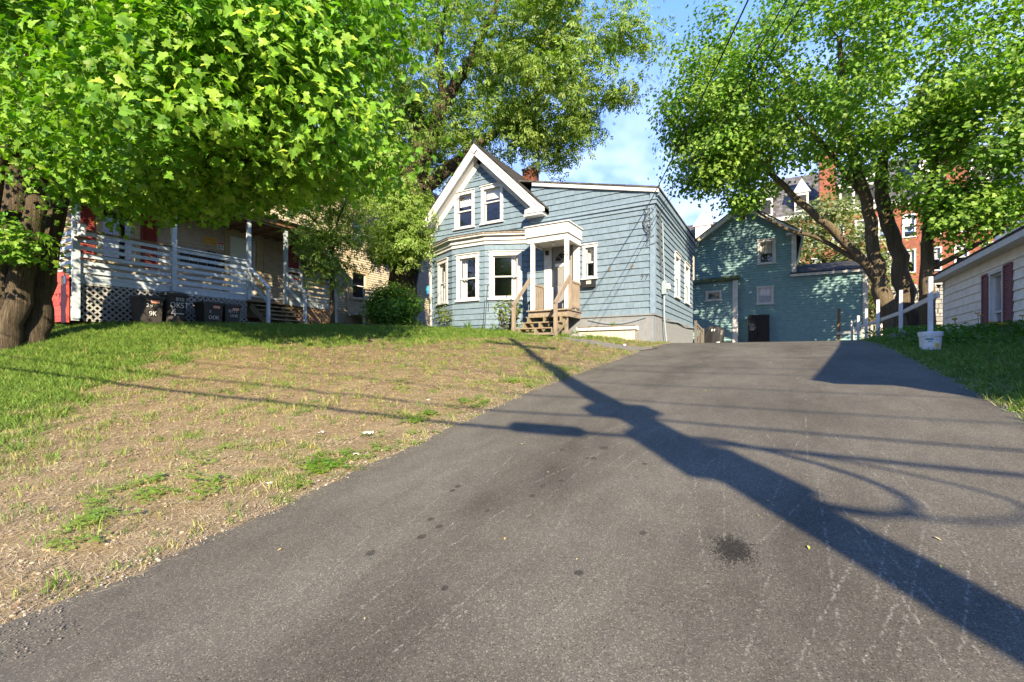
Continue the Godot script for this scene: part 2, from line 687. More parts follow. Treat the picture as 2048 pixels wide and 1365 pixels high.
	for k in [["leaf", Color(0.90, 1.0, 0.40), 0.45], ["grass", Color(0.6, 0.7, 0.3), 0.7], ["petal", Color(0.6, 0.55, 0.2), 0.6]]:
		m = StandardMaterial3D.new()
		m.resource_name = k[0]
		m.vertex_color_use_as_albedo = true
		m.roughness = k[2]
		m.metallic_specular = 0.4
		m.backlight_enabled = true
		m.backlight = k[1]
		m.cull_mode = BaseMaterial3D.CULL_DISABLED
		M[k[0]] = m
	m = StandardMaterial3D.new()
	m.resource_name = "litter"
	m.vertex_color_use_as_albedo = true
	m.roughness = 0.9
	m.cull_mode = BaseMaterial3D.CULL_DISABLED
	M.litter = m

# ---------- ground ----------
const GX := [-60.0, -30.0, -18.0, -14.0, -10.0, -7.0, -5.0, -2.8, 1.7, 2.6, 4.5, 12.0, 60.0]
const GZ := [14.0, 2.0, -1.0, -3.0, -5.0, -8.0, -11.0, -13.8, -20.0, -24.0, -30.0, -40.0, -55.0, -90.0]
const GT := [
	[-1.6, -1.6, -1.6, -1.6, -1.65, -1.7, -1.7, -1.7, -1.7, -1.7, -1.7, -1.6, -1.6],
	[-0.8, -0.8, -0.9, -1.0, -1.1, -1.25, -1.35, -1.42, -1.42, -1.42, -1.4, -1.3, -1.0],
	[-0.1, -0.2, -0.2, -0.35, -0.65, -0.8, -0.95, -1.1, -1.1, -1.08, -1.0, -0.8, -0.5],
	[0.6, 0.5, 0.45, 0.2, -0.2, -0.45, -0.6, -0.8, -0.8, -0.77, -0.7, -0.5, -0.2],
	[1.2, 1.1, 1.05, 0.78, 0.35, 0.0, -0.2, -0.5, -0.5, -0.46, -0.35, -0.2, 0.1],
	[1.3, 1.2, 1.12, 1.0, 0.75, 0.45, 0.2, -0.1, -0.1, -0.06, 0.05, 0.2, 0.5],
	[1.4, 1.3, 1.2, 1.1, 0.95, 0.72, 0.5, 0.25, 0.25, 0.3, 0.38, 0.5, 0.8],
	[1.5, 1.4, 1.25, 1.15, 1.0, 0.85, 0.68, 0.45, 0.45, 0.48, 0.55, 0.7, 1.0],
	[1.6, 1.4, 1.3, 1.15, 1.0, 0.85, 0.65, 0.42, 0.42, 0.46, 0.55, 0.8, 1.2],
	[1.6, 1.4, 1.3, 1.1, 0.9, 0.7, 0.5, 0.3, 0.3, 0.4, 0.6, 0.9, 1.4],
	[2.0, 1.8, 1.5, 1.3, 1.1, 0.9, 0.8, 0.6, 0.6, 0.7, 0.9, 1.2, 2.0],
	[3.0, 3.0, 2.5, 2.3, 2.2, 2.0, 2.0, 2.0, 2.0, 2.0, 2.0, 2.5, 3.0],
	[5.0, 5.0, 5.0, 5.0, 5.0, 5.0, 5.0, 5.0, 5.0, 5.0, 5.0, 5.0, 5.0],
	[7.0, 7.0, 7.0, 7.0, 7.0, 7.0, 7.0, 7.0, 7.0, 7.0, 7.0, 7.0, 7.0]]
const NX := 241
const NZ := 209
var H := PackedFloat32Array()

func setup_heights() -> void:
	H.resize(NX * NZ)
	for i in NX:
		var x := -60.0 + 0.5 * i
		var a := 0
		while a < GX.size() - 2 and x > GX[a + 1]:
			a += 1
		var fx: float = clampf((x - GX[a]) / (GX[a + 1] - GX[a]), 0, 1)
		for j in NZ:
			var z := 14.0 - 0.5 * j
			var b := 0
			while b < GZ.size() - 2 and z < GZ[b + 1]:
				b += 1
			var fz: float = clampf((z - GZ[b]) / (GZ[b + 1] - GZ[b]), 0, 1)
			H[i * NZ + j] = lerpf(lerpf(GT[b][a], GT[b][a + 1], fx), lerpf(GT[b + 1][a], GT[b + 1][a + 1], fx), fz)
	for pass_ in 4:
		var K := H.duplicate()
		for i in range(1, NX - 1):
			for j in range(1, NZ - 1):
				var k := i * NZ + j
				H[k] = (K[k - 1] + K[k + 1] + K[k - NZ] + K[k + NZ] + K[k] * 2.0) / 6.0

func gh(x: float, z: float) -> float:
	var fx := clampf((x + 60.0) * 2.0, 0, NX - 1.01)
	var fz := clampf((14.0 - z) * 2.0, 0, NZ - 1.01)
	var i := int(fx)
	var j := int(fz)
	var k := i * NZ + j
	return lerpf(lerpf(H[k], H[k + NZ], fx - i), lerpf(H[k + 1], H[k + 1 + NZ], fx - i), fz - j)

func drive_left(z: float) -> float:
	var x := -2.78 + 0.16 * smoothstep(-5.0, -9.0, z) + 0.05 * noise.get_noise_2d(z * 4.0, 3.0) + 0.03 * noise.get_noise_2d(z * 22.0, 8.0)
	if z > -0.9:
		x -= 0.45 * (z + 0.9) * (z + 0.9)
	if z < -13.0:
		x += 0.0
	return maxf(x, -9.0)

func drive_right(z: float) -> float:
	var x := 1.66 + 0.05 * noise.get_noise_2d(z * 4.0, 33.0) + 0.03 * noise.get_noise_2d(z * 22.0, 38.0)
	if z > -1.0:
		x += 0.45 * (z + 1.0) * (z + 1.0)
	if z < -14.5:
		x += 0.5 * smoothstep(-14.5, -20.0, z)
	return minf(x, 6.0)

func in_drive(x: float, z: float) -> float:   # distance inside the paving, negative outside
	if z < -24.3 or z > 3.4:
		return -1.0
	return minf(x - drive_left(z), drive_right(z) - x)

const PATH := [[-2.5, -10.3], [-3.2, -10.55], [-4.2, -11.2], [-5.2, -11.55], [-6.3, -11.55]]
func in_path(x: float, z: float) -> float:
	var best := 9.0
	for i in PATH.size() - 1:
		best = minf(best, Vector2(x, z).distance_to(Geometry2D.get_closest_point_to_segment(Vector2(x, z), Vector2(PATH[i][0], PATH[i][1]), Vector2(PATH[i + 1][0], PATH[i + 1][1]))))
	return 0.33 - best

func bump(x: float, z: float) -> float:
	return 0.035 * noise.get_noise_2d(x * 1.3, z * 1.3) + 0.014 * noise.get_noise_2d(x * 6.0, z * 6.0)

func ground_y(x: float, z: float) -> float:
	var y := gh(x, z)
	var d := in_drive(x, z)
	if d > 0:
		return y - 0.07 * smoothstep(0.0, 0.2, d)
	return y + bump(x, z) * smoothstep(0.0, 0.5, -d) * smoothstep(0.0, 0.4, -in_path(x, z)) + 0.015 * smoothstep(0.0, 0.15, -d) * smoothstep(0.0, 0.1, -in_path(x, z))

func lush(x: float, z: float) -> float:
	# 1 where the turf is closed, 0 on the bare worn bank beside the driveway
	if x > 1.0:
		return 1.0
	var b: float
	if z > -3.0: b = lerpf(-8.6, -5.9, clampf((z + 3.0) / 2.0, 0, 1))
	elif z > -4.6: b = lerpf(-9.3, -8.6, (z + 4.6) / 1.6)
	elif z > -7.1: b = lerpf(-7.0, -9.3, (z + 7.1) / 2.5)
	elif z > -9.6: b = lerpf(-5.7, -7.0, (z + 9.6) / 2.5)
	else: b = lerpf(-4.2, -5.7, clampf((z + 12.5) / 2.9, 0, 1))
	return smoothstep(-0.9, 1.3, b - x + 1.6 * noise.get_noise_2d(x * 0.9, z * 0.9) + 0.7 * noise2.get_noise_2d(x * 3.0, z * 3.0))

func build_ground() -> void:
	var xs := []
	var zs := []
	var x := -60.0
	while x < 60.0:
		xs.append(x)
		x += 0.16 if x > -17.0 and x < 6.5 else (0.5 if x > -22 and x < 12 else 3.0)
	xs.append(60.0)
	var z := 14.0
	while z > -90.0:
		zs.append(z)
		z -= 0.16 if z < 2.0 and z > -14.5 else (0.5 if z < 6 and z > -30 else 3.0)
	zs.append(-90.0)
	var mb := MB.new()
	mb.use_c = true
	var nx := xs.size()
	var nz := zs.size()
	var pos := PackedVector3Array()
	var cols := PackedColorArray()
	for i in nx:
		for j in nz:
			var px: float = xs[i]
			var pz: float = zs[j]
			pos.append(V(px, ground_y(px, pz), pz))
			var l := lush(px, pz)
			var k := 0.5 + 0.5 * noise2.get_noise_2d(px * 2.2, pz * 2.2)
			var dirt := Color(0.58, 0.475, 0.31).lerp(Color(0.41, 0.32, 0.195), clampf(k * 1.3 - 0.15, 0, 1))
			var under := Color(0.17, 0.185, 0.07).lerp(Color(0.25, 0.22, 0.11), k)
			var pk := noise.get_noise_2d(px * 5.0 + 40.0, pz * 5.0)
			var e := in_drive(px, pz)
			var cc := dirt.lerp(under, clampf(l * 0.9 + 0.25 * pk + 0.05, 0, 1))
			if e > -0.25 and px < 0.0:
				cc = cc.lerp(Color(0.33, 0.29, 0.235), 0.6 * smoothstep(-0.25, -0.02, e + 0.1 * pk))
			cols.append(cc)
	var norm := PackedVector3Array()
	for i in nx:
		for j in nz:
			var a := pos[mini(i + 1, nx - 1) * nz + j] - pos[maxi(i - 1, 0) * nz + j]
			var b := pos[i * nz + mini(j + 1, nz - 1)] - pos[i * nz + maxi(j - 1, 0)]
			norm.append(a.cross(b).normalized())
	for i in nx - 1:
		for j in nz - 1:
			var q := [i * nz + j, (i + 1) * nz + j, (i + 1) * nz + j + 1, i * nz + j + 1]
			for t in [0, 2, 1, 0, 3, 2]:
				mb.v.append(pos[q[t]])
				mb.n.append(norm[q[t]])
				mb.c.append(cols[q[t]])
	var m := mat("soil", Color.WHITE, 0.97, "straw", V(0.85, 0.85, 0.85), 0.2)
	m.vertex_color_use_as_albedo = true
	relief(m, "straw", 1.2)
	structure("ground", mb, m)

# worn marks, drips and scrapes on the driveway, drawn in driveway metres
const SCRAPES := [[-1.48,-1.26,-1.6,-2.1],[-0.34,-2.43,-0.21,-1.84],[0.32,-1.87,0.6,-2.91],[0.04,-1.7,0.34,-2.67],[-2.13,-0.76,-2.03,-0.96],[-0.79,-1.58,-0.63,-2.15],[-0.58,-3.73,-0.34,-2.42],[-1.04,-1.43,-0.84,-1.86],[0.72,-2.63,0.71,-2.24],[-1.35,-1.15,-1.25,-1.6],[-2.34,-0.61,-2.45,-0.83],[-1.05,-2.56,-0.75,-3.29],[-1.8,-1.0,-1.95,-1.9],[0.15,-1.6,0.45,-2.4],[-0.1,-1.7,-0.02,-2.3],[-1.2,-1.2,-1.05,-2.0]]
const DRIPS := [[-1.88,-2.5,0.025],[-1.87,-2.43,0.02],[-1.49,-2.27,0.02],[-1.74,-2.06,0.02],[-1.64,-2.01,0.025],[-1.66,-1.89,0.03],[-1.8,-1.66,0.03],[-1.26,-2.82,0.022],[-1.34,-2.7,0.022],[-1.34,-2.55,0.022],[-1.25,-3.27,0.02],[-1.2,-3.28,0.025],[-1.21,-3.53,0.05],[-1.51,-3.39,0.025],[-0.83,-3.29,0.02],[-0.6,-2.35,0.022],[-1.26,-1.58,0.02],[-0.77,-1.91,0.022]]

func drive_marks() -> ImageTexture:
	var w := 2048
	var h := 2048
	var d := PackedByteArray()
	d.resize(w * h * 3)
	var f := FastNoiseLite.new()
	f.seed = 21
	f.frequency = 1.0
	f.fractal_octaves = 4
	# coarse wear laid down at a quarter of the size, then filled in
	var q := PackedFloat32Array()
	q.resize(513 * 513)
	for y in 513:
		for x in 513:
			var X := -5.0 + x * 4 / 256.0
			var Z := 2.0 - y * 4 / 128.0
			var t := 0.70 + 0.09 * f.get_noise_2d(X * 0.8, Z * 0.5) + 0.05 * f.get_noise_2d(X * 4.0, Z * 2.0)
			# wheel tracks: rubber-darkened, broken up
			for tr in [-1.35, 0.25]:
				var dx: float = absf(X - tr - 0.1 * sin(Z * 0.5))
				t -= 0.075 * exp(-dx * dx * 14.0) * (0.7 + 0.8 * f.get_noise_2d(X * 3.0 + 9.0, Z * 1.2))
			# old repair and dusty wash along the edges
			q[y * 513 + x] = t
	for y in h:
		var fy := y / 4
		var ty := (y % 4) / 4.0
		for x in w:
			var fx := x / 4
			var tx := (x % 4) / 4.0
			var a := lerpf(q[fy * 513 + fx], q[fy * 513 + fx + 1], tx)
			var b := lerpf(q[(fy + 1) * 513 + fx], q[(fy + 1) * 513 + fx + 1], tx)
			var g := int(clampf(lerpf(a, b, ty), 0, 1) * 255)
			var i := (y * w + x) * 3
			d[i] = g
			d[i + 1] = g - 5
			d[i + 2] = g - 13
	var lines := SCRAPES.duplicate()
	for k in 34:
		var sx := rng.randf_range(-2.5, 1.4)
		var sz := rng.randf_range(-0.9, -3.4)
		var sl := rng.randf_range(0.4, 1.7)
		lines.append([sx, sz, sx + sl * rng.randf_range(-0.25, 0.35), sz - sl])
	for s in lines:
		var ln := Vector2(s[2] - s[0], s[3] - s[1]).length()
		var n := int(ln * 300)
		var off := 0.0
		for k in n:
			var t := float(k) / n
			off = clampf(off + rng.randf_range(-0.0006, 0.0006), -0.006, 0.006)
			if f.get_noise_2d(t * 14.0 + s[0] * 7.0, s[1]) < -0.05 or rng.randf() < 0.35:
				continue
			var px := int((lerpf(s[0], s[2], t) + off + rng.randf_range(-0.004, 0.004) + 5.0) * 256)
			var py := int((2.0 - lerpf(s[1], s[3], t)) * 128)
			for e in 1 + rng.randi() % 2:
				var i := (clampi(py, 0, h - 1) * w + clampi(px + e, 0, w - 1)) * 3
				var g := 196 + rng.randi() % 40
				d[i] = g
				d[i + 1] = g - 4
				d[i + 2] = g - 10
	for s in DRIPS:
		for k in 260:
			var a := rng.randf() * TAU
			var r: float = 0.75 * s[2] * sqrt(rng.randf()) * (1.0 + 0.35 * f.get_noise_2d(cos(a) * 2.0 + s[0] * 9.0, sin(a) * 2.0))
			stain(d, w, h, s[0] + cos(a) * r, s[1] + sin(a) * r * 1.1, 105 + rng.randi() % 40)
	# one oily splash with fingers
	for k in 5200:
		var a := rng.randf() * TAU
		var reach := 0.095 * (1.0 + 0.8 * f.get_noise_2d(cos(a) * 1.3, sin(a) * 1.3 + 5.0))
		var r := reach * absf(rng.randfn()) * 0.62
		stain(d, w, h, -0.19 + cos(a) * r * 0.62, -2.37 + sin(a) * r * 0.95, 66 + rng.randi() % 50)
	return img_tex(w, h, d)

func stain(d: PackedByteArray, w: int, h: int, X: float, Z: float, val: int) -> void:
	var i := (clampi(int((2.0 - Z) * 128), 0, h - 1) * w + clampi(int((X + 5.0) * 256), 0, w - 1)) * 3
	d[i] = val
	d[i + 1] = val - 3
	d[i + 2] = val - 8

func build_driveway() -> void:
	var m := StandardMaterial3D.new()
	m.resource_name = "driveway_asphalt"
	m.albedo_color = lin(0.475, 0.46, 0.405)
	m.albedo_texture = drive_marks()
	m.detail_enabled = true
	m.detail_albedo = TX.asphalt
	m.detail_blend_mode = BaseMaterial3D.BLEND_MODE_MUL
	m.detail_uv_layer = BaseMaterial3D.DETAIL_UV_2
	m.uv2_triplanar = true
	m.uv2_world_triplanar = true
	m.uv2_scale = V(0.62, 0.62, 0.62)
	m.roughness = 0.9
	m.metallic_specular = 0.35
	m.cull_mode = BaseMaterial3D.CULL_DISABLED
	M.asphalt = m
	var mb := MB.new()
	var z := 3.4
	var rows := []
	while z > -24.3:
		var row := []
		var l := drive_left(z)
		var r := drive_right(z)
		for k in 25:
			var x := lerpf(l, r, k / 24.0)
			var y := gh(x, z) + 0.012 + 0.006 * noise.get_noise_2d(x * 1.5, z * 1.5)
			row.append(V(x, y, z))
		rows.append(row)
		z -= 0.12
	for i in rows.size() - 1:
		for k in 24:
			var a: Vector3 = rows[i][k]
			var b: Vector3 = rows[i][k + 1]
			var c: Vector3 = rows[i + 1][k + 1]
			var e: Vector3 = rows[i + 1][k]
			sheet(mb, a, b, c, e)
		for k in [0, 24]:       # the broken edge of the paving
			var a: Vector3 = rows[i][k]
			var c: Vector3 = rows[i + 1][k]
			var dn := V(-0.03 if k == 0 else 0.03, -0.08, 0)
			if k == 0: sheet(mb, a + dn, a, c, c + dn)
			else: sheet(mb, a, a + dn, c + dn, c)
	structure("driveway", mb, m)

	var p := MB.new()
	var pts := []
	var cv := Curve3D.new()
	for q in PATH:
		cv.add_point(V(q[0], 0, q[1]))
	for i in cv.point_count:
		var t0 := cv.get_point_position(maxi(i - 1, 0))
		var t1 := cv.get_point_position(mini(i + 1, cv.point_count - 1))
		cv.set_point_in(i, (t0 - t1) / 6.0)
		cv.set_point_out(i, (t1 - t0) / 6.0)
	var ln := cv.get_baked_length()
	for k in 41:
		var c := cv.sample_baked(ln * k / 40.0)
		var c2 := cv.sample_baked(minf(ln, ln * k / 40.0 + 0.05))
		var c0 := cv.sample_baked(maxf(0, ln * k / 40.0 - 0.05))
		var s := (c2 - c0).normalized().cross(Vector3.UP)
		var wd := 0.36 + 0.05 * noise.get_noise_2d(k * 3.0, 71.0)
		var row := []
		for e in [-1.15, -1.0, 0.0, 1.0, 1.15]:
			var o: Vector3 = c + s * wd * e
			row.append(V(o.x, gh(o.x, o.z) + (0.03 if absf(e) < 1.1 else -0.03), o.z))
		pts.append(row)
	for k in 40:
		for e in 4:
			sheet(p, pts[k][e + 1], pts[k][e], pts[k + 1][e], pts[k + 1][e + 1])
	var pm := mat("path_asphalt", lin(0.34, 0.315, 0.265), 0.92, "asphalt", V(0.7, 0.7, 0.7))
	structure("path", p, pm)

	# the street behind the camera
	var s := MB.new()
	for i in 24:
		var xa := -60.0 + i * 5.0
		s.quad(V(xa, -1.38, 3.4), V(xa, -1.5, 12.0), V(xa + 5, -1.5, 12.0), V(xa + 5, -1.38, 3.4))
	structure("street", s, pm)

func sheet(mb: MB, a: Vector3, b: Vector3, c: Vector3, d: Vector3) -> void:
	var q := [a, b, c, d]
	var nn := (b - a).cross(c - a).normalized()
	if nn.y < 0.0:
		q = [a, d, c, b]
		nn = -nn
	for t in [0, 2, 1, 0, 3, 2]:
		var p: Vector3 = q[t]
		mb.v.append(p)
		mb.n.append(nn)
		mb.uv.append(Vector2((p.x + 5.0) / 8.0, (2.0 - p.z) / 16.0))
		mb.uv2.append(Vector2(p.x, p.z))

# ---------- windows ----------
func window(parent: Node3D, t: Transform3D, o: Array, opt := {}) -> void:
	# o: outer edge of the casing; the wall is open inside it
	var cas: float = opt.get("casing", 0.11)
	var proud: float = opt.get("proud", 0.05)
	var tm: Material = opt.get("trim", M.white)
	var sm: Material = opt.get("sash", M.white)
	var u0: float = o[0]
	var v0: float = o[1]
	var u1: float = o[2]
	var v1: float = o[3]
	var mb := MB.new()
	mb.xf = t
	mb.box(V(u0, v0, 0), V(u0 + cas, v1 - cas, proud))
	mb.box(V(u1 - cas, v0, 0), V(u1, v1 - cas, proud))
	mb.box(V(u0 - 0.012, v1 - cas, 0), V(u1 + 0.012, v1, proud + 0.01))
	mb.box(V(u0 + cas, v0, 0), V(u1 - cas, v0 + cas * 0.45, proud - 0.004))
	if opt.get("cap", true):
		mb.box(V(u0 - 0.03, v1, 0), V(u1 + 0.03, v1 + 0.03, proud + 0.045))
	var w := part("window", mb, tm, parent)
	if opt.get("sill", true):
		var s := MB.new()
		s.xf = t
		s.box(V(u0 - 0.04, v0 - 0.05, 0), V(u1 + 0.04, v0 - 0.001, proud + 0.05))
		part("sill", s, tm, w)
	var a0 := u0 + cas
	var a1 := u1 - cas
	var b0 := v0 + cas * 0.45
	var b1 := v1 - cas
	var mid := lerpf(b0, b1, opt.get("mid", 0.5))
	var st: float = opt.get("stile", 0.045)
	var sashes := [[b0, mid + st * 0.5, -0.06], [mid - st * 0.5, b1, -0.025]] if opt.get("split", true) else [[b0, b1, -0.03]]
	for q in sashes:
		var f := MB.new()
		f.xf = t
		var z0: float = q[2] - 0.03
		var z1: float = q[2]
		f.box(V(a0 + 0.002, q[0], z0), V(a0 + st, q[1], z1))
		f.box(V(a1 - st, q[0], z0), V(a1 - 0.002, q[1], z1))
		f.box(V(a0 + st, q[0], z0), V(a1 - st, q[0] + st, z1))
		f.box(V(a0 + st, q[1] - st, z0), V(a1 - st, q[1], z1))
		part("sash", f, sm, w)
		var g := MB.new()
		g.xf = t
		g.box(V(a0 + st - 0.005, q[0] + st - 0.005, z0 + 0.012), V(a1 - st + 0.005, q[1] - st + 0.005, z0 + 0.016))
		part("pane", g, M.glass, w)
	if opt.has("curtain"):
		for c in opt.curtain:      # [from, to] as shares of the width, [bottom, top] as shares of the height
			var k := MB.new()
			k.xf = t
			var n := 26
			var ua := lerpf(a0, a1, c[0])
			var ub := lerpf(a0, a1, c[1])
			var va := lerpf(b0, b1, c[2])
			var vb := lerpf(b0, b1, c[3])
			for i in n:
				var ta := float(i) / n
				var tb := float(i + 1) / n
				var wa := -0.16 + 0.022 * sin(ta * (ub - ua) * 60.0 + c[0] * 9.0)
				var wb := -0.16 + 0.022 * sin(tb * (ub - ua) * 60.0 + c[0] * 9.0)
				k.quad(V(lerpf(ua, ub, ta), va, wa), V(lerpf(ua, ub, tb), va, wb), V(lerpf(ua, ub, tb), vb, wb), V(lerpf(ua, ub, ta), vb, wa))
			part("curtain", k, opt.get("cloth", M.curtain), w)
	if opt.has("blind"):
		var k := MB.new()
		k.xf = t
		var y: float = lerpf(b0, b1, opt.blind)
		while y < b1:
			k.box(V(a0 + 0.02, y, -0.13), V(a1 - 0.02, y + 0.019, -0.124))
			y += 0.023
		part("blind", k, M.blind, w)

func opening(o: Array, cas := 0.11) -> Array:
	return [o[0] + cas - 0.004, o[1] + cas * 0.45 - 0.004, o[2] - cas + 0.004, o[3] - cas + 0.004]

func louvre_vent(parent: Node3D, t: Transform3D, o: Array, m: Material, slat: Material) -> void:
	var mb := MB.new()
	mb.xf = t
	mb.box(V(o[0], o[1], 0), V(o[0] + 0.035, o[3], 0.05))
	mb.box(V(o[2] - 0.035, o[1], 0), V(o[2], o[3], 0.05))
	mb.box(V(o[0] + 0.035, o[1], 0), V(o[2] - 0.035, o[1] + 0.035, 0.05))
	mb.box(V(o[0] + 0.035, o[3] - 0.035, 0), V(o[2] - 0.035, o[3], 0.05))
	var f := part("gable_vent", mb, m, parent)
	var y: float = o[1] + 0.05
	while y < o[3] - 0.05:
		var s := MB.new()
		s.xf = t
		s.quad(V(o[0] + 0.035, y, 0.045), V(o[2] - 0.035, y, 0.045), V(o[2] - 0.035, y + 0.04, 0.01), V(o[0] + 0.035, y + 0.04, 0.01))
		s.box(V(o[0] + 0.035, y - 0.006, 0.035), V(o[2] - 0.035, y, 0.045))
		part("slat", s, slat, f)
		y += 0.05

func lettering(parent: Node3D, called: String, text: String, size: float, t: Transform3D, m: Material, depth := 0.006, font := "Droid Sans") -> void:
	var tm := TextMesh.new()
	var f := SystemFont.new()
	f.font_names = PackedStringArray([font])
	tm.font = f
	tm.text = text
	tm.font_size = 32
	tm.pixel_size = size / 24.0
	tm.depth = depth
	piece(called, tm, m, parent, t)

# shingles are collected, then the 300 that show largest become parts and the rest one joined part
var shingles := []
func shingle_wall(t: Transform3D, outline: PackedVector2Array, openings: Array, e: float, v_start: float) -> void:
	var lo := Vector2(1e9, 1e9)
	var hi := Vector2(-1e9, -1e9)
	for p in outline:
		lo = lo.min(p)
		hi = hi.max(p)
	var v0 := v_start
	while v0 < hi.y - 0.01:
		var u := lo.x - rng.randf() * 0.25
		while u < hi.x:
			var k := rng.randi() % 4
			var wd: float = [0.225, 0.26, 0.30, 0.335][k]
			var a := maxf(u, lo.x)
			var b := minf(u + wd - 0.004, hi.x)
			if b > a + 0.01:
				var r := cut(a, v0, b, v0 + e, outline, openings)
				for p in r:
					var whole: bool = p.size() == 4 and absf(b - a - wd + 0.004) < 0.0001 and r.size() == 1
					if whole:
						for q in p:
							whole = whole and (absf(q.x - a) < 0.001 or absf(q.x - b) < 0.001) and (absf(q.y - v0) < 0.001 or absf(q.y - v0 - e) < 0.001)
					shingles.append({"t": t, "p": p, "v": v0, "e": e, "k": k if whole else -1, "u": a, "d": (t * V((a + b) / 2, v0, 0)).length(), "m": ["blue_a", "blue_b", "blue_c", "blue_a"][rng.randi() % 4], "lift": rng.randf_range(-0.004, 0.004)})
			u += wd
		v0 += e

func hang_shingles(parent: Node3D, e: float) -> void:
	shingles.sort_custom(func(a, b): return a.d < b.d)
	var kinds := []
	for wd in [0.225, 0.26, 0.30, 0.335]:
		var s := MB.new()
		s.wedge(rect(0, 0, wd - 0.004, e), 0, e, 0.036, 0.004)
		kinds.append(s.mesh())
	var rest := {}
	var n := 0
	for s in shingles:
		var t: Transform3D = s.t
		if s.k >= 0 and n < 300:
			piece("shingle", kinds[s.k], M[s.m], parent, t * Transform3D(Basis(), V(s.u, s.v, s.lift)))
			n += 1
			continue
		if not rest.has(s.m):
			rest[s.m] = MB.new()
		rest[s.m].xf = t
		rest[s.m].wedge(s.p, s.v, s.e, 0.036 + s.lift, 0.004)
	for k in rest:
		part("shingle_courses", rest[k], M[k], parent, "stuff")

func roof_slab(mb: MB, a: Vector3, b: Vector3, c: Vector3, d: Vector3, thick := 0.08) -> void:
	# a-b is the eave, c-d the ridge, counter-clockwise from above
	var dn := V(0, -thick, 0)
	mb.quad(a, b, c, d)
	mb.quad(d + dn, c + dn, b + dn, a + dn)
	mb.quad(a + dn, b + dn, b, a)
	mb.quad(b + dn, c + dn, c, b)
	mb.quad(c + dn, d + dn, d, c)
	mb.quad(d + dn, a + dn, a, d)

func slats(parent: Node3D, called: String, m: Material, list: Array) -> void:
	for q in list:
		var mb := MB.new()
		mb.bar(q[0], q[1], q[2], q[3])
		part(called, mb, m, parent)

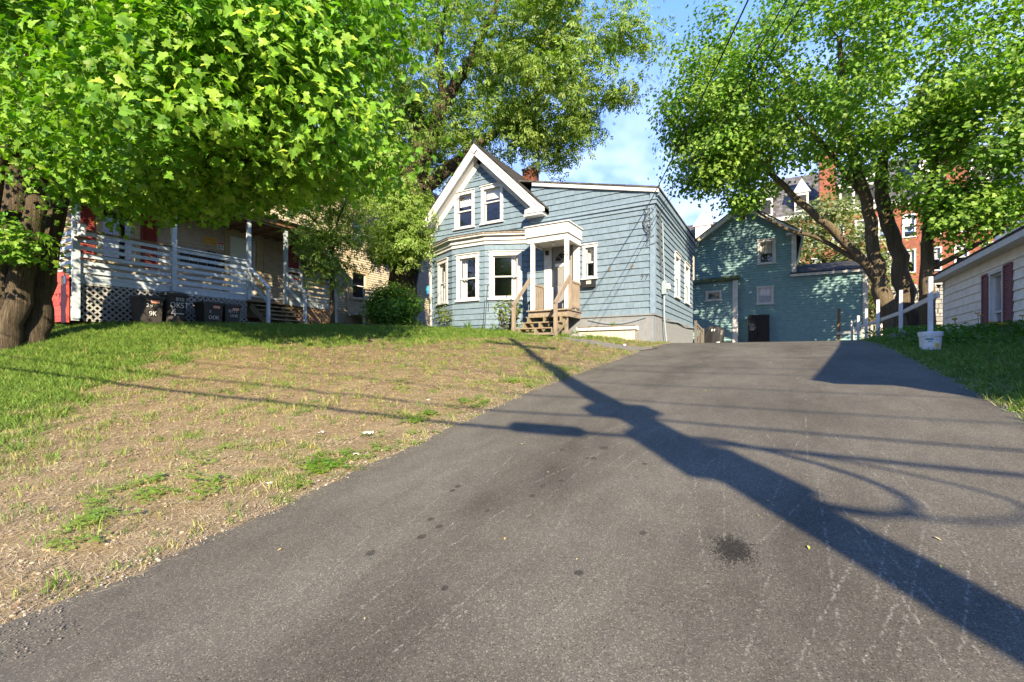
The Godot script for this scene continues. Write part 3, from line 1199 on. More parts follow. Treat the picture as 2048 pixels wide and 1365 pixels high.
# ---------- the blue shingled house ----------
func blue_house() -> void:
	var Z := -13.8
	var h := thing("shingled_house", "blue shingled house with white trim, a steep front gable and a bay window", "house", V(-7.4, gh(-7.4, Z), -17))
	var F := facing_z(Z)
	var gl := [-10.5, 4.83, -9.6, 6.16]
	var gr := [-9.3, 4.85, -8.38, 6.18]
	var sw := [-5.41, 2.55, -4.94, 3.6]
	var dr := [-6.5, 1.55, -5.73, 3.69]
	var gable := PackedVector2Array([Vector2(-11.68, 0.7), Vector2(-7.27, 0.7), Vector2(-7.27, 5.25), Vector2(-9.35, 7.4), Vector2(-11.68, 5.05)])
	var wing := PackedVector2Array([Vector2(-7.27, 0.4), Vector2(-3.2, 0.4), Vector2(-3.2, 4.92), Vector2(-7.27, 5.86)])
	var bay_a := V(-11.47, 0, Z)
	var bay_b := V(-10.15, 0, Z + 0.6)
	var bay_c := V(-8.77, 0, Z + 0.6)
	var bay_d := V(-7.45, 0, Z)
	var bay_hole := [-11.3, 1.3, -7.6, 3.9]
	var w := MB.new()
	wall(w, F, gable, [opening(gl), opening(gr), bay_hole])
	wall(w, F, wing, [opening(sw), dr])
	var S := facing_px(-3.2)
	var s1 := [16.8, 2.2, 17.7, 3.74]
	var s2 := [18.75, 2.2, 19.75, 3.74]
	wall(w, S, rect(13.8 + 0.001, 0.4, 20.8, 4.95), [opening(s1), opening(s2)])
	wall(w, facing_nx(-11.68), rect(-22, 0.7, -13.8, 5.05), [])
	wall(w, facing_back(-22), PackedVector2Array([Vector2(7.27, 0.7), Vector2(11.68, 0.7), Vector2(11.68, 5.05), Vector2(9.35, 7.4), Vector2(7.27, 5.25)]), [])
	wall(w, facing_back(-20.8), PackedVector2Array([Vector2(3.2, 0.4), Vector2(7.27, 0.4), Vector2(7.27, 5.86), Vector2(3.2, 4.92)]), [])
	part("wall", w, M.blue_c, h)
	for q in [[V(-11.5, 1.2, -21.8), V(-7.35, 1.3, -13.95)], [V(-7.2, 1.4, -20.6), V(-3.35, 1.5, -13.95)], [V(-11.5, 4.25, -21.8), V(-7.35, 4.35, -13.95)]]:
		var fl := MB.new()
		fl.box(q[0], q[1])
		part("inside_floor", fl, M.room, h)
	for q in [[V(-11.5, 1.3, -15.9), V(-7.35, 4.25, -15.8)], [V(-11.5, 4.35, -15.9), V(-7.35, 6.0, -15.8)], [V(-7.2, 1.5, -15.7), V(-5.0, 4.8, -15.6)], [V(-5.0, 1.5, -20.6), V(-4.9, 4.8, -15.6)]]:
		var fl := MB.new()
		fl.box(q[0], q[1])
		part("inside_partition", fl, M.room, h)
	var e := 0.197
	shingle_wall(F, PackedVector2Array([Vector2(-11.68, 1.14), Vector2(-7.27, 1.14), Vector2(-7.27, 5.25), Vector2(-9.35, 7.4), Vector2(-11.68, 5.05)]), [[gl[0], gl[1] - 0.05, gl[2], gl[3]], [gr[0], gr[1] - 0.05, gr[2], gr[3]], [-11.3, 0, -7.62, 4.5], [-9.62, 6.55, -9.3, 6.93]], e, 1.14)
	shingle_wall(F, PackedVector2Array([Vector2(-7.27, 1.33), Vector2(-3.3, 1.33), Vector2(-3.3, 4.93), Vector2(-7.27, 5.84)]), [[sw[0], sw[1] - 0.05, sw[2], sw[3]], [-6.77, 1.3, -5.52, 3.8], [-7.27, 4.43, -3.2, 4.68]], e, 1.33)
	shingle_wall(S, rect(13.9, 1.33, 20.7, 4.93), [[s1[0], s1[1] - 0.05, s1[2], s1[3]], [s2[0], s2[1] - 0.05, s2[2], s2[3]], [13, 4.43, 21, 4.68]], e, 1.33)
	# bay window: two canted sides and a front, each with its own window
	var faces := [[bay_a, bay_b, 0.32, 1.12, {"curtain": [[0.0, 0.25, 0, 1]]}], [bay_b, bay_c, 0.20, 1.16, {"curtain": [[0.0, 0.32, 0, 1], [0.78, 1.0, 0, 1]]}], [bay_c, bay_d, 0.16, 1.28, {"curtain": [[0.72, 1.0, 0, 1]]}]]
	var bw := MB.new()
	for q in faces:
		var t := facing_between(q[0], q[1])
		var ln: float = (q[1] - q[0]).length()
		var o := [q[2], 2.06, q[3], 3.66]
		wall(bw, t, rect(0, 0.7, ln, 4.25), [opening(o)], 0.08)
		shingle_wall(t, rect(0, 1.17, ln, 3.93), [[o[0], o[1] - 0.05, o[2], o[3]]], e, 1.17)
		window(h, t, o, {"curtain": q[4].curtain, "casing": 0.13})
	part("bay_wall", bw, M.blue_c, h)
	# bay cornice, frieze and low roof
	for q in [[4.06, 4.2, 0.0, 0.09, "white", "bay_frieze"], [3.93, 3.985, 0.0, 0.06, "white", "bay_moulding"], [4.2, 4.255, 0.0, 0.2, "white", "bay_cornice"], [4.255, 4.30, 0.0, 0.23, "concrete", "bay_gutter"], [3.985, 4.06, 0.0, 0.03, "white", "bay_frieze"]]:
		var b := MB.new()
		ring_bar(b, [bay_a, bay_b, bay_c, bay_d], q[0], q[1], q[2], q[3])
		part(q[5], b, M[q[4]], h)
	var br := MB.new()
	var off := offset_line([bay_a, bay_b, bay_c, bay_d], 0.25)
	var top := [V(-11.0, 4.48, Z), V(-10.1, 4.48, Z), V(-8.85, 4.48, Z), V(-7.9, 4.48, Z)]
	for i in 3:
		var a: Vector3 = off[i] + V(0, 4.315, 0)
		var b: Vector3 = off[i + 1] + V(0, 4.315, 0)
		br.quad(a, b, top[i + 1], top[i])
	br.tri(off[0] + V(0, 4.315, 0), top[0], V(-11.7, 4.315, Z))
	br.tri(off[3] + V(0, 4.315, 0), V(-7.3, 4.315, Z), top[3])
	part("bay_roof", br, M.roof_grey, h)
	var bf := MB.new()
	for q in [[bay_a, bay_b], [bay_b, bay_c], [bay_c, bay_d]]:
		bf.xf = facing_between(q[0], q[1])
		bf.box(V(0, 0.6, -0.1), V((q[1] - q[0]).length(), 1.15, -0.015))
	bf.xf = Transform3D.IDENTITY
	bf.box(V(-11.66, 0.6, Z - 0.2), V(-11.4, 1.13, Z - 0.01))
	part("bay_foundation", bf, M.concrete, h)
	# foundation
	var fd := MB.new()
	fd.box(V(-7.26, 0.0, Z - 0.1), V(-3.205, 1.315, Z + 0.012))
	fd.box(V(-3.3, 0.0, -20.8), V(-3.19, 1.315, Z - 0.1))
	part("foundation", fd, M.foundation, h)
	var wt := MB.new()
	wt.box(V(-7.0, 1.29, Z), V(-3.17, 1.335, Z + 0.05))
	wt.box(V(-3.2, 1.29, -20.8), V(-3.15, 1.335, Z))
	part("water_table", wt, M.foundation, h)
	# corner boards
	for q in [[V(-3.3, 1.34, Z), V(-3.15, 4.93, Z + 0.045)], [V(-3.2, 1.34, -13.92), V(-3.154, 4.93, Z)], [V(-11.72, 1.1, Z), V(-11.6, 5.0, Z + 0.05)], [V(-7.33, 4.4, Z), V(-7.24, 5.3, Z + 0.05)]]:
		var cb := MB.new()
		cb.box(q[0], q[1])
		part("corner_board", cb, M.blue_trim if q[0].x > -11 else M.white, h)
	# moulding bands round the wing
	for q in [[4.55, 4.66, 0.10], [4.66, 4.70, 0.13], [4.44, 4.55, 0.05]]:
		var b := MB.new()
		b.box(V(-7.24, q[0], Z), V(-3.2 + q[2], q[1], Z + q[2]))
		b.box(V(-3.2, q[0], -20.8), V(-3.2 + q[2], q[1], Z))
		part("cornice_band", b, M.blue_trim, h)
	# windows
	window(h, F, gl, {"curtain": [[0.0, 1.0, 0.68, 1.0]]})
	window(h, F, gr, {"blind": 0.72, "mid": 0.6})
	window(h, F, sw, {"casing": 0.085, "curtain": [[0.1, 0.9, 0.55, 0.95]]})
	window(h, S, s1, {"blind": 0.3})
	window(h, S, s2, {"blind": 0.5})
	louvre_vent(h, F, [-9.62, 6.55, -9.32, 6.93], M.blue_trim, M.blue_trim)
	# main roof, steep gable
	var rp := V(-9.35, 7.66, 0)
	var rf := MB.new()
	var zf := Z + 0.42
	var zb := -22.4
	roof_slab(rf, V(-11.98, 4.98, zb), V(-11.98, 4.98, zf), V(-9.35, 7.68, zf), V(-9.35, 7.68, zb), 0.06)
	roof_slab(rf, V(-6.6, 4.98, zf), V(-6.6, 4.98, zb), V(-9.35, 7.68, zb), V(-9.35, 7.68, zf), 0.06)
	part("roof", rf, M.roof_dark, h)
	# rake fascia, soffit and frieze on both slopes
	for sgn in [-1, 1]:
		var ex := -11.98 if sgn < 0 else -6.6
		var a := V(ex, 4.90, zf)
		var b := V(-9.35, 7.60, zf)
		var d := (b - a).normalized()
		var nrm: Vector3 = V(-d.y, d.x, 0) if sgn > 0 else V(d.y, -d.x, 0)
		if nrm.y > 0: nrm = -nrm
		for q in [[0.0, 0.09, 0.012, "rake_moulding"], [0.09, 0.27, -0.01, "rake_fascia"]]:
			var f := MB.new()
			f.prism(PackedVector2Array([xy(a + nrm * q[0]), xy(b + nrm * q[0]), xy(b + nrm * q[1]), xy(a + nrm * q[1])]), zf - 0.05, zf + q[2])
			part(q[3], f, M.white, h)
		var sf := MB.new()
		sf.prism(PackedVector2Array([xy(a + nrm * 0.22), xy(b + nrm * 0.22), xy(b + nrm * 0.25), xy(a + nrm * 0.25)]), Z + 0.04, zf - 0.05)
		part("soffit", sf, M.white, h)
		var fz := MB.new()
		fz.prism(PackedVector2Array([xy(a + nrm * 0.25), xy(b + nrm * 0.25), xy(b + nrm * 0.44), xy(a + nrm * 0.44)]), Z - 0.02, Z + 0.06)
		part("frieze_board", fz, M.white, h)
		# eave return
		var er := MB.new()
		if sgn > 0:
			er.box(V(-7.35, 4.72, Z), V(-6.66, 4.80, zf - 0.02))
			er.box(V(-7.3, 4.80, Z), V(-6.6, 4.93, zf + 0.01))
			er.prism(PackedVector2Array([Vector2(-7.3, 4.93), Vector2(-6.6, 4.93), Vector2(-6.75, 5.05)]), Z, zf)
		else:
			er.box(V(-11.95, 4.78, -22.2), V(-11.68, 4.90, zf - 0.02))
		part("eave_return", er, M.white, h)
		var ef := MB.new()
		ef.box(V(ex, 4.80, zb), V(ex + 0.04 * -sgn, 4.93, zf - 0.06))
		part("eave_fascia", ef, M.white, h)
	var pk := MB.new()
	pk.prism(PackedVector2Array([Vector2(-9.35, 7.612), Vector2(-9.52, 7.44), Vector2(-9.35, 7.26), Vector2(-9.18, 7.44)]), zf - 0.06, zf + 0.016)
	part("rake_peak", pk, M.white, h)
	# wing roof, low slope falling to the right
	var wr := MB.new()
	roof_slab(wr, V(-3.02, 5.02, Z + 0.12), V(-3.02, 5.02, -20.95), V(-7.9, 6.15, -20.95), V(-7.9, 6.15, Z + 0.12), 0.05)
	part("wing_roof", wr, M.roof_grey, h)
	var wf := MB.new()
	wf.prism(PackedVector2Array([Vector2(-3.05, 4.86), Vector2(-3.05, 4.965), Vector2(-7.2, 5.925), Vector2(-7.2, 5.82)]), Z + 0.001, Z + 0.10)
	part("wing_fascia", wf, M.white, h)
	var wf2 := MB.new()
	wf2.box(V(-3.2, 4.80, -20.9), V(-3.055, 4.95, Z))
	part("wing_fascia", wf2, M.blue_trim, h)
	# chimney
	var ch := MB.new()
	ch.box(V(-9.3, 6.6, -17.3), V(-8.76, 7.86, -16.84))
	var cm := part("chimney", ch, M.brick_near, h)
	var cc := MB.new()
	cc.box(V(-9.33, 7.86, -17.33), V(-8.73, 7.93, -16.81))
	cc.box(V(-9.18, 7.93, -17.2), V(-8.88, 8.04, -16.94))
	part("chimney_cap", cc, M.foundation, cm)
	front_door(h, F)
	porch_hood(h)
	for q in [-3.53, -3.40]:
		lettering(h, "house_number", "7", 0.13, F * Transform3D(Basis(Vector3.BACK, -0.12), V(q, 2.41, 0.045)), M.print_black)
	for q in [-4.53, -3.82]:
		var b := MB.new()
		b.xf = F * Transform3D(Basis(Vector3.BACK, -0.3), V(q, 2.77, 0))
		b.box(V(-0.02, -0.05, 0.02), V(0.02, 0.05, 0.05))
		part("wall_bracket", b, M.raw_wood, h)
	hang_shingles(h, e)
	# electric service: mast head, meter and conduit on the side wall near the corner
	var em := thing("electric_meter", "grey electric meter box with conduit on the corner of the blue house", "meter", V(-3.1, 0.6, -14.75))
	var mb := MB.new()
	mb.box(V(-3.155, 2.0, -14.9), V(-3.03, 2.42, -14.62))
	part("meter_box", mb, M.wire_grey, em)
	var mg := MB.new()
	mg.xf = Transform3D(Basis(Vector3.BACK, -PI / 2), V(-3.03, 2.24, -14.76))
	mg.lathe(PackedVector2Array([Vector2(0.10, 0.0), Vector2(0.10, 0.06), Vector2(0.085, 0.10), Vector2(0.0, 0.105)]), 16)
	part("meter_dial", mg, M.plastic_white, em)
	var cd := MB.new()
	cd.tube(PackedVector3Array([V(-3.10, 2.0, -14.72), V(-3.11, 1.3, -14.76), V(-3.08, 0.45, -14.98)]), PackedFloat32Array([0.035, 0.03, 0.03]), 8)
	cd.tube(PackedVector3Array([V(-3.10, 2.42, -14.76), V(-3.12, 4.2, -14.6)]), PackedFloat32Array([0.02, 0.02]), 6)
	part("conduit", cd, M.wire_grey, em)
	# loose cable looped along the foundation
	var lc := MB.new()
	var pts := PackedVector3Array()
	for i in 15:
		var t := i / 14.0
		pts.append(V(lerpf(-5.2, -3.4, t), 1.24 - 0.16 * sin(t * PI), Z + 0.07))
	lc.tube(pts, rads(15, 0.012), 5)
	for q in [0.0, 0.05]:
		var p2 := PackedVector3Array()
		for i in 9:
			p2.append(V(-3.13, 1.27 - 0.03 * sin(i * 1.3 + q * 20), lerpf(-14.9, -20.7, i / 8.0) + q))
		lc.tube(p2, rads(9, 0.014), 5)
	solo("wall_cable", "thin cable drooping along the grey foundation of the blue house", "cable", lc, M.wire_grey)
	var mx := thing("mailbox", "black wall mailbox with a yellow label below the small window", "mailbox", V(-5.18, 2.2, Z))
	var mo := MB.new()
	mo.xf = F
	mo.prism(PackedVector2Array([Vector2(-5.39, 2.24), Vector2(-4.97, 2.24), Vector2(-4.97, 2.46), Vector2(-5.39, 2.46)]), 0.04, 0.17)
	mo.box(V(-5.41, 2.46, 0.04), V(-4.95, 2.485, 0.19))
	part("box", mo, M.black_metal, mx)
	var ml := MB.new()
	ml.xf = F
	ml.box(V(-5.24, 2.34, 0.17), V(-5.08, 2.44, 0.174))
	part("label_plate", ml, M.tile_cream, mx)

func xy(p: Vector3) -> Vector2:
	return Vector2(p.x, p.y)

func rads(n: int, r: float) -> PackedFloat32Array:
	var a := PackedFloat32Array()
	a.resize(n)
	a.fill(r)
	return a

func offset_line(pts: Array, d: float) -> Array:
	# pts from left to right seen from outside; moved outwards by d
	var out := []
	for i in pts.size():
		var na := Vector3.ZERO
		var nb := Vector3.ZERO
		if i > 0: na = (pts[i] - pts[i - 1]).normalized().cross(Vector3.UP)
		if i < pts.size() - 1: nb = (pts[i + 1] - pts[i]).normalized().cross(Vector3.UP)
		if i == 0: na = nb
		if i == pts.size() - 1: nb = na
		var s := (na + nb).normalized()
		out.append(pts[i] + s * (d / maxf(0.3, s.dot(na))))
	return out

func ring_bar(mb: MB, pts: Array, y0: float, y1: float, d0: float, d1: float) -> void:
	var a := offset_line(pts, d0)
	var b := offset_line(pts, d1)
	for i in pts.size() - 1:
		var lo := V(0, y0, 0)
		var hi := V(0, y1, 0)
		mb.quad(b[i] + lo, b[i + 1] + lo, b[i + 1] + hi, b[i] + hi)
		mb.quad(b[i] + hi, b[i + 1] + hi, a[i + 1] + hi, a[i] + hi)
		mb.quad(a[i] + lo, a[i + 1] + lo, b[i + 1] + lo, b[i] + lo)
	mb.quad(a[0] + V(0, y0, 0), b[0] + V(0, y0, 0), b[0] + V(0, y1, 0), a[0] + V(0, y1, 0))
	var k := pts.size() - 1
	mb.quad(b[k] + V(0, y0, 0), a[k] + V(0, y0, 0), a[k] + V(0, y1, 0), b[k] + V(0, y1, 0))

func front_door(h: Node3D, F: Transform3D) -> void:
	var tr := MB.new()
	tr.xf = F
	for q in [[-6.77, 1.5, -6.5, 3.78], [-5.73, 1.5, -5.52, 3.78]]:
		tr.box(V(q[0], q[1], 0), V(q[2], q[3], 0.05))
		tr.box(V(q[0] + 0.03, q[1] + 0.1, 0.05), V(q[2] - 0.03, q[3] - 0.1, 0.062))
	tr.box(V(-6.5, 3.69, 0), V(-5.73, 3.78, 0.05))
	part("door_surround", tr, M.white, h)
	var d := MB.new()
	d.xf = F
	d.box(V(-6.49, 1.53, -0.06), V(-5.74, 3.68, -0.02))
	for q in [[-6.40, 1.68, -6.15, 2.30], [-6.08, 1.68, -5.83, 2.30], [-6.40, 2.42, -6.15, 2.95], [-6.08, 2.42, -5.83, 2.95]]:
		d.box(V(q[0], q[1], -0.02), V(q[2], q[3], -0.008))
		d.box(V(q[0] + 0.04, q[1] + 0.04, -0.008), V(q[2] - 0.04, q[3] - 0.04, -0.002))
	var dm := part("front_door", d, M.door_grey, h)
	# fanlight: four panes in a half circle
	for k in 4:
		var f := MB.new()
		f.xf = F
		var a0 := PI * k / 4.0 + 0.06
		var a1 := PI * (k + 1) / 4.0 - 0.06
		var poly := PackedVector2Array()
		for i in 5:
			var a := lerpf(a0, a1, i / 4.0)
			poly.append(Vector2(-6.115 + cos(a) * 0.27, 3.2 + sin(a) * 0.27))
		for i in 3:
			var a := lerpf(a1, a0, i / 2.0)
			poly.append(Vector2(-6.115 + cos(a) * 0.09, 3.2 + sin(a) * 0.09))
		f.prism(poly, -0.019, -0.012)
		part("fanlight_pane", f, M.black_metal, dm)
	var s := MB.new()
	s.xf = F
	s.box(V(-6.38, 3.02, -0.008), V(-6.02, 3.12, 0.004))
	part("door_sign", s, M.paper, dm)
	var kn := MB.new()
	kn.xf = F * Transform3D(Basis(Vector3.RIGHT, PI / 2), V(-6.42, 2.5, -0.02))
	kn.lathe(PackedVector2Array([Vector2(0.02, 0), Vector2(0.02, 0.03), Vector2(0.035, 0.04), Vector2(0.035, 0.065), Vector2(0, 0.07)]), 10)
	part("door_knob", kn, M.metal_grey, dm)
	var l := MB.new()
	l.xf = F
	l.box(V(-6.68, 3.42, 0.06), V(-6.59, 3.56, 0.16))
	part("wall_lantern", l, M.black_metal, h)

func porch_hood(h: Node3D) -> void:
	var Z := -13.8
	var zf := -12.72
	var c := MB.new()
	c.box(V(-6.90, 3.78, Z), V(-5.44, 4.10, zf + 0.05))
	part("porch_canopy", c, M.white, h)
	var c1 := MB.new()
	c1.box(V(-6.94, 4.10, Z), V(-5.40, 4.13, zf + 0.09))
	part("canopy_roof", c1, M.white, h)
	var c2 := MB.new()
	c2.box(V(-6.84, 3.60, Z), V(-6.76, 3.779, zf))
	c2.box(V(-5.56, 3.60, Z), V(-5.48, 3.779, zf))
	c2.box(V(-6.76, 3.60, zf - 0.08), V(-5.56, 3.779, zf))
	part("canopy_beam", c2, M.white, h)
	var c3 := MB.new()
	c3.box(V(-6.76, 3.66, Z + 0.06), V(-5.56, 3.70, zf - 0.08))
	part("canopy_ceiling", c3, M.white, h)
	var bl := MB.new()
	bl.xf = Transform3D(Basis(), V(-6.15, 3.56, -13.2))
	bl.lathe(PackedVector2Array([Vector2(0.0, 0.0), Vector2(0.06, 0.02), Vector2(0.08, 0.07), Vector2(0.06, 0.099)]), 12)
	part("ceiling_lamp", bl, M.plastic_white, h)
	for x in [-6.68, -5.53]:
		var p := MB.new()
		p.box(V(x - 0.055, 1.50, zf - 0.11), V(x + 0.055, 3.60, zf))
		part("porch_post", p, M.white, h)
	for q in [[-5.56, 3.15], [-5.51, 3.07]]:
		lettering(h, "house_number", "7", 0.12, Transform3D(Basis(Vector3.BACK, -0.3), V(q[0], q[1], zf + 0.002)), M.print_black)
	# deck of boards and its frame
	for k in 8:
		var d := MB.new()
		d.box(V(-6.82, 1.46, Z + 0.06 + k * 0.143), V(-5.42, 1.50, Z + 0.06 + k * 0.143 + 0.137))
		part("deck_board", d, M.old_wood, h)
	var fr := MB.new()
	fr.box(V(-6.78, 1.27, zf + 0.0), V(-5.46, 1.46, zf + 0.04))
	fr.box(V(-5.50, 1.27, Z + 0.06), V(-5.46, 1.46, zf))
	fr.box(V(-6.78, 1.27, Z + 0.06), V(-6.74, 1.46, zf))
	part("deck_frame", fr, M.old_wood, h)
	for q in [[-5.56, zf - 0.1], [-6.68, zf - 0.1]]:
		var p := MB.new()
		p.box(V(q[0] - 0.045, 0.55, q[1] - 0.045), V(q[0] + 0.045, 1.27, q[1] + 0.045))
		part("deck_leg", p, M.old_wood, h)
		var b := MB.new()
		b.prism(PackedVector2Array([Vector2(q[0] - 0.16, 0.5), Vector2(q[0] + 0.16, 0.5), Vector2(q[0] + 0.10, 0.86), Vector2(q[0] - 0.10, 0.86)]), q[1] - 0.12, q[1] + 0.12)
		part("concrete_pier", b, M.concrete, h)
	# stairs
	var n := 3
	for k in n:
		var y := 1.28 - 0.19 * k
		var z := zf + 0.06 + 0.29 * k
		for j in 2:
			var t := MB.new()
			t.box(V(-6.72, y - 0.035, z + j * 0.14), V(-5.44, y, z + j * 0.14 + 0.132))
			part("stair_tread", t, M.step_wood, h)
	var pb := MB.new()
	pb.box(V(-6.75, 0.66, zf + 0.9), V(-5.42, 0.72, zf + 1.35))
	part("stair_landing", pb, M.old_wood, h)
	for x in [-6.62, -6.08, -5.54]:
		var s := MB.new()
		var poly := PackedVector2Array()
		# stringer drawn in (distance from the deck, height)
		var pp := [Vector2(0, 1.24), Vector2(0.06, 1.24), Vector2(0.35, 1.24), Vector2(0.35, 1.05), Vector2(0.64, 1.05), Vector2(0.64, 0.86), Vector2(0.93, 0.86), Vector2(0.93, 0.68), Vector2(0.75, 0.62), Vector2(0.0, 1.0)]
		s.xf = Transform3D(Basis(V(0, 0, 1), V(0, 1, 0), V(-1, 0, 0)), V(x, 0, zf + 0.05))
		for q in [[0, 1, 2, 3, 9], [9, 3, 4, 5], [9, 5, 6, 7], [9, 7, 8]]:
			var pl := PackedVector2Array()
			for i in q: pl.append(pp[i])
			s.prism(pl, -0.02, 0.02)
		part("stair_stringer", s, M.step_wood, h)
	for x in [-6.78, -5.42]:
		var np := MB.new()
		np.box(V(x - 0.045, 0.62, zf + 0.93), V(x + 0.045, 1.56, zf + 1.02))
		part("newel_post", np, M.old_wood, h)
		slats(h, "handrail", M.old_wood, [[V(x, 1.54, zf + 1.03), V(x, 2.46, zf - 0.02), 0.04, 0.13]])
		var wp := MB.new()
		wp.box(V(x - 0.04, 1.5, zf - 0.13), V(x + 0.04, 2.45, zf - 0.04))
		if x > -6: part("rail_post", wp, M.old_wood, h)
	# side balustrades
	for x in [-6.74, -5.47]:
		slats(h, "top_rail", M.old_wood, [[V(x, 2.36, Z + 0.12), V(x, 2.36, zf - 0.12), 0.06, 0.06]])
		slats(h, "bottom_rail", M.old_wood, [[V(x, 1.60, Z + 0.12), V(x, 1.60, zf - 0.12), 0.05, 0.05]])
		for k in 7:
			var z := Z + 0.2 + k * 0.125
			slats(h, "baluster", M.old_wood, [[V(x, 1.55, z), V(x, 2.34, z), 0.036, 0.036]])
	var wpl := MB.new()
	wpl.box(V(-6.74, 1.5, Z + 0.02), V(-6.42, 2.34, Z + 0.10))
	part("white_panel", wpl, M.white, h)

# ---------- the tan house with the long porch ----------
func lattice(mb: MB, x: float, u0: float, v0: float, u1: float, v1: float, step := 0.165, wd := 0.044) -> void:
	# two layers of diagonal strips on the plane X = x, u = -z
	var hgt := v1 - v0
	for layer in 2:
		mb.xf = facing_px(x + 0.008 * layer)
		var c := u0 - hgt
		while c < u1:
			var a := Vector2(c, v0) if layer == 0 else Vector2(c, v1)
			var b := Vector2(c + hgt, v1) if layer == 0 else Vector2(c + hgt, v0)
			var n := (b - a).orthogonal().normalized() * wd * 0.5
			var strip := PackedVector2Array([a + n, b + n, b - n, a - n])
			for p in Geometry2D.intersect_polygons(strip, rect(u0, v0, u1, v1)):
				if p.size() >= 3:
					mb.prism(p, 0.0, 0.007)
			c += step
	mb.xf = Transform3D.IDENTITY

func tan_house() -> void:
	var X := -17.7
	var R := -16.0
	var h := thing("tan_house", "tan clapboard house with red shutters and a long grey front porch", "house", V(X, 1.1, -10))
	var T := facing_px(X)
	var w1 := [5.62, 2.95, 6.72, 4.72]
	var w2 := [12.33, 3.3, 13.32, 4.72]
	var door := [9.5, 2.22, 10.5, 4.6]
	var k1 := [15.08, 5.36, 16.05, 6.75]
	var k2 := [15.08, 2.9, 16.1, 4.25]
	var k3 := [18.3, 2.9, 19.2, 4.25]
	var up := [[6.0, 6.6, 7.0, 8.2], [10.0, 6.6, 11.0, 8.2]]
	var ops := [opening(w1, 0.14), opening(w2, 0.1), door, opening(k1, 0.1), opening(k2, 0.1), opening(k3, 0.1), opening(up[0], 0.1), opening(up[1], 0.1)]
	var w := MB.new()
	var outline := rect(4.45, 1.6, 24.0, 9.6)
	wall(w, T, outline, ops)
	wall(w, facing_z(-4.45), rect(-26, 1.6, X, 9.6), [])
	wall(w, facing_back(-24), rect(-X, 1.6, 26, 9.6), [])
	wall(w, facing_nx(-26), rect(-24, 1.6, -4.45, 9.6), [])
	w.box(V(-25.9, 2.05, -23.9), V(X - 0.13, 2.15, -4.6))
	w.box(V(-25.9, 5.0, -23.9), V(X - 0.13, 5.1, -4.6))
	part("wall", w, M.tan, h)
	var cl := MB.new()
	var blocks := []
	for q in [w1, w2, k1, k2, k3, up[0], up[1]]:
		blocks.append([q[0], q[1] - 0.05, q[2], q[3]])
	blocks.append([9.2, 2.0, 10.8, 4.9])
	blocks.append([14.83, 1.5, 14.97, 9.6])
	clapboards(cl, T, rect(4.45, 2.1, 24.0, 9.6), blocks, 0.112, 0.036)
	part("clapboards", cl, M.tan, h, "stuff")
	var cl2 := MB.new()
	clapboards(cl2, facing_z(-4.45), rect(-26, 2.1, X - 0.02, 9.6), [], 0.112, 0.036)
	part("clapboards", cl2, M.tan, h, "stuff")
	var cb := MB.new()
	cb.xf = T
	cb.box(V(14.83, 2.0, 0), V(14.97, 9.6, 0.05))
	part("corner_board", cb, M.tan_trim, h)
	var rf := MB.new()
	roof_slab(rf, V(-17.2, 9.4, -4.0), V(-17.2, 9.4, -24.4), V(-21.8, 12.2, -24.4), V(-21.8, 12.2, -4.0), 0.15)
	roof_slab(rf, V(-26.4, 9.4, -24.4), V(-26.4, 9.4, -4.0), V(-21.8, 12.2, -4.0), V(-21.8, 12.2, -24.4), 0.15)
	rf.prism(PackedVector2Array([Vector2(-26, 9.5), Vector2(-17.7, 9.5), Vector2(-21.8, 12.1)]), -4.6, -4.5)
	part("roof", rf, M.roof_grey, h)
	window(h, T, w1, {"casing": 0.14, "trim": M.tan_trim, "sash": M.white, "split": false, "curtain": []})
	window(h, T, w2, {"casing": 0.1, "trim": M.tan_trim})
	window(h, T, k1, {"casing": 0.1, "trim": M.tan_trim})
	window(h, T, k2, {"casing": 0.1, "trim": M.tan_trim})
	window(h, T, k3, {"casing": 0.1, "trim": M.white, "blind": 0.2})
	for q in up:
		window(h, T, q, {"casing": 0.1, "trim": M.tan_trim})
	for q in [[5.18, 2.95, 5.6, 4.72], [6.74, 2.95, 7.18, 4.72], [11.86, 3.3, 12.31, 4.72], [13.42, 3.3, 13.84, 4.72]]:
		shutter(h, T, q, M.shutter_red)
	# door
	var tr := MB.new()
	tr.xf = T
	tr.box(V(9.3, 2.2, 0), V(9.5, 4.6, 0.05))
	tr.box(V(10.5, 2.2, 0), V(10.7, 4.6, 0.05))
	tr.box(V(9.3, 4.6, 0), V(10.7, 4.82, 0.052))
	part("door_surround", tr, M.tan_trim, h)
	var d := MB.new()
	d.xf = T
	d.box(V(9.51, 2.22, -0.06), V(10.36, 4.59, -0.015))
	var dm := part("front_door", d, M.door_white, h)
	var d2 := MB.new()
	d2.xf = T
	d2.box(V(10.38, 2.22, -0.03), V(10.49, 4.59, 0.0))
	part("door_jamb", d2, M.white, dm)
	var kn := MB.new()
	kn.xf = T
	kn.box(V(9.58, 3.2, -0.015), V(9.63, 3.3, 0.04))
	part("door_handle", kn, M.metal_grey, dm)
	# porch floor, beam and roof
	for k in 12:
		var b := MB.new()
		var x := X + 0.02 + k * 0.142
		b.box(V(x, 2.17, -12.85), V(x + 0.136, 2.21, -4.72))
		part("deck_board", b, M.grey_paint, h)
	var fr := MB.new()
	fr.box(V(R - 0.03, 2.02, -9.2), V(R + 0.01, 2.24, -4.72))
	fr.box(V(R - 0.03, 2.02, -12.85), V(R + 0.01, 2.24, -10.55))
	part("deck_fascia", fr, M.grey_paint, h)
	var js := MB.new()
	js.box(V(R - 0.04, 2.02, -10.55), V(R - 0.01, 2.16, -9.2))
	part("stair_header", js, M.step_wood, h)
	var pr := MB.new()
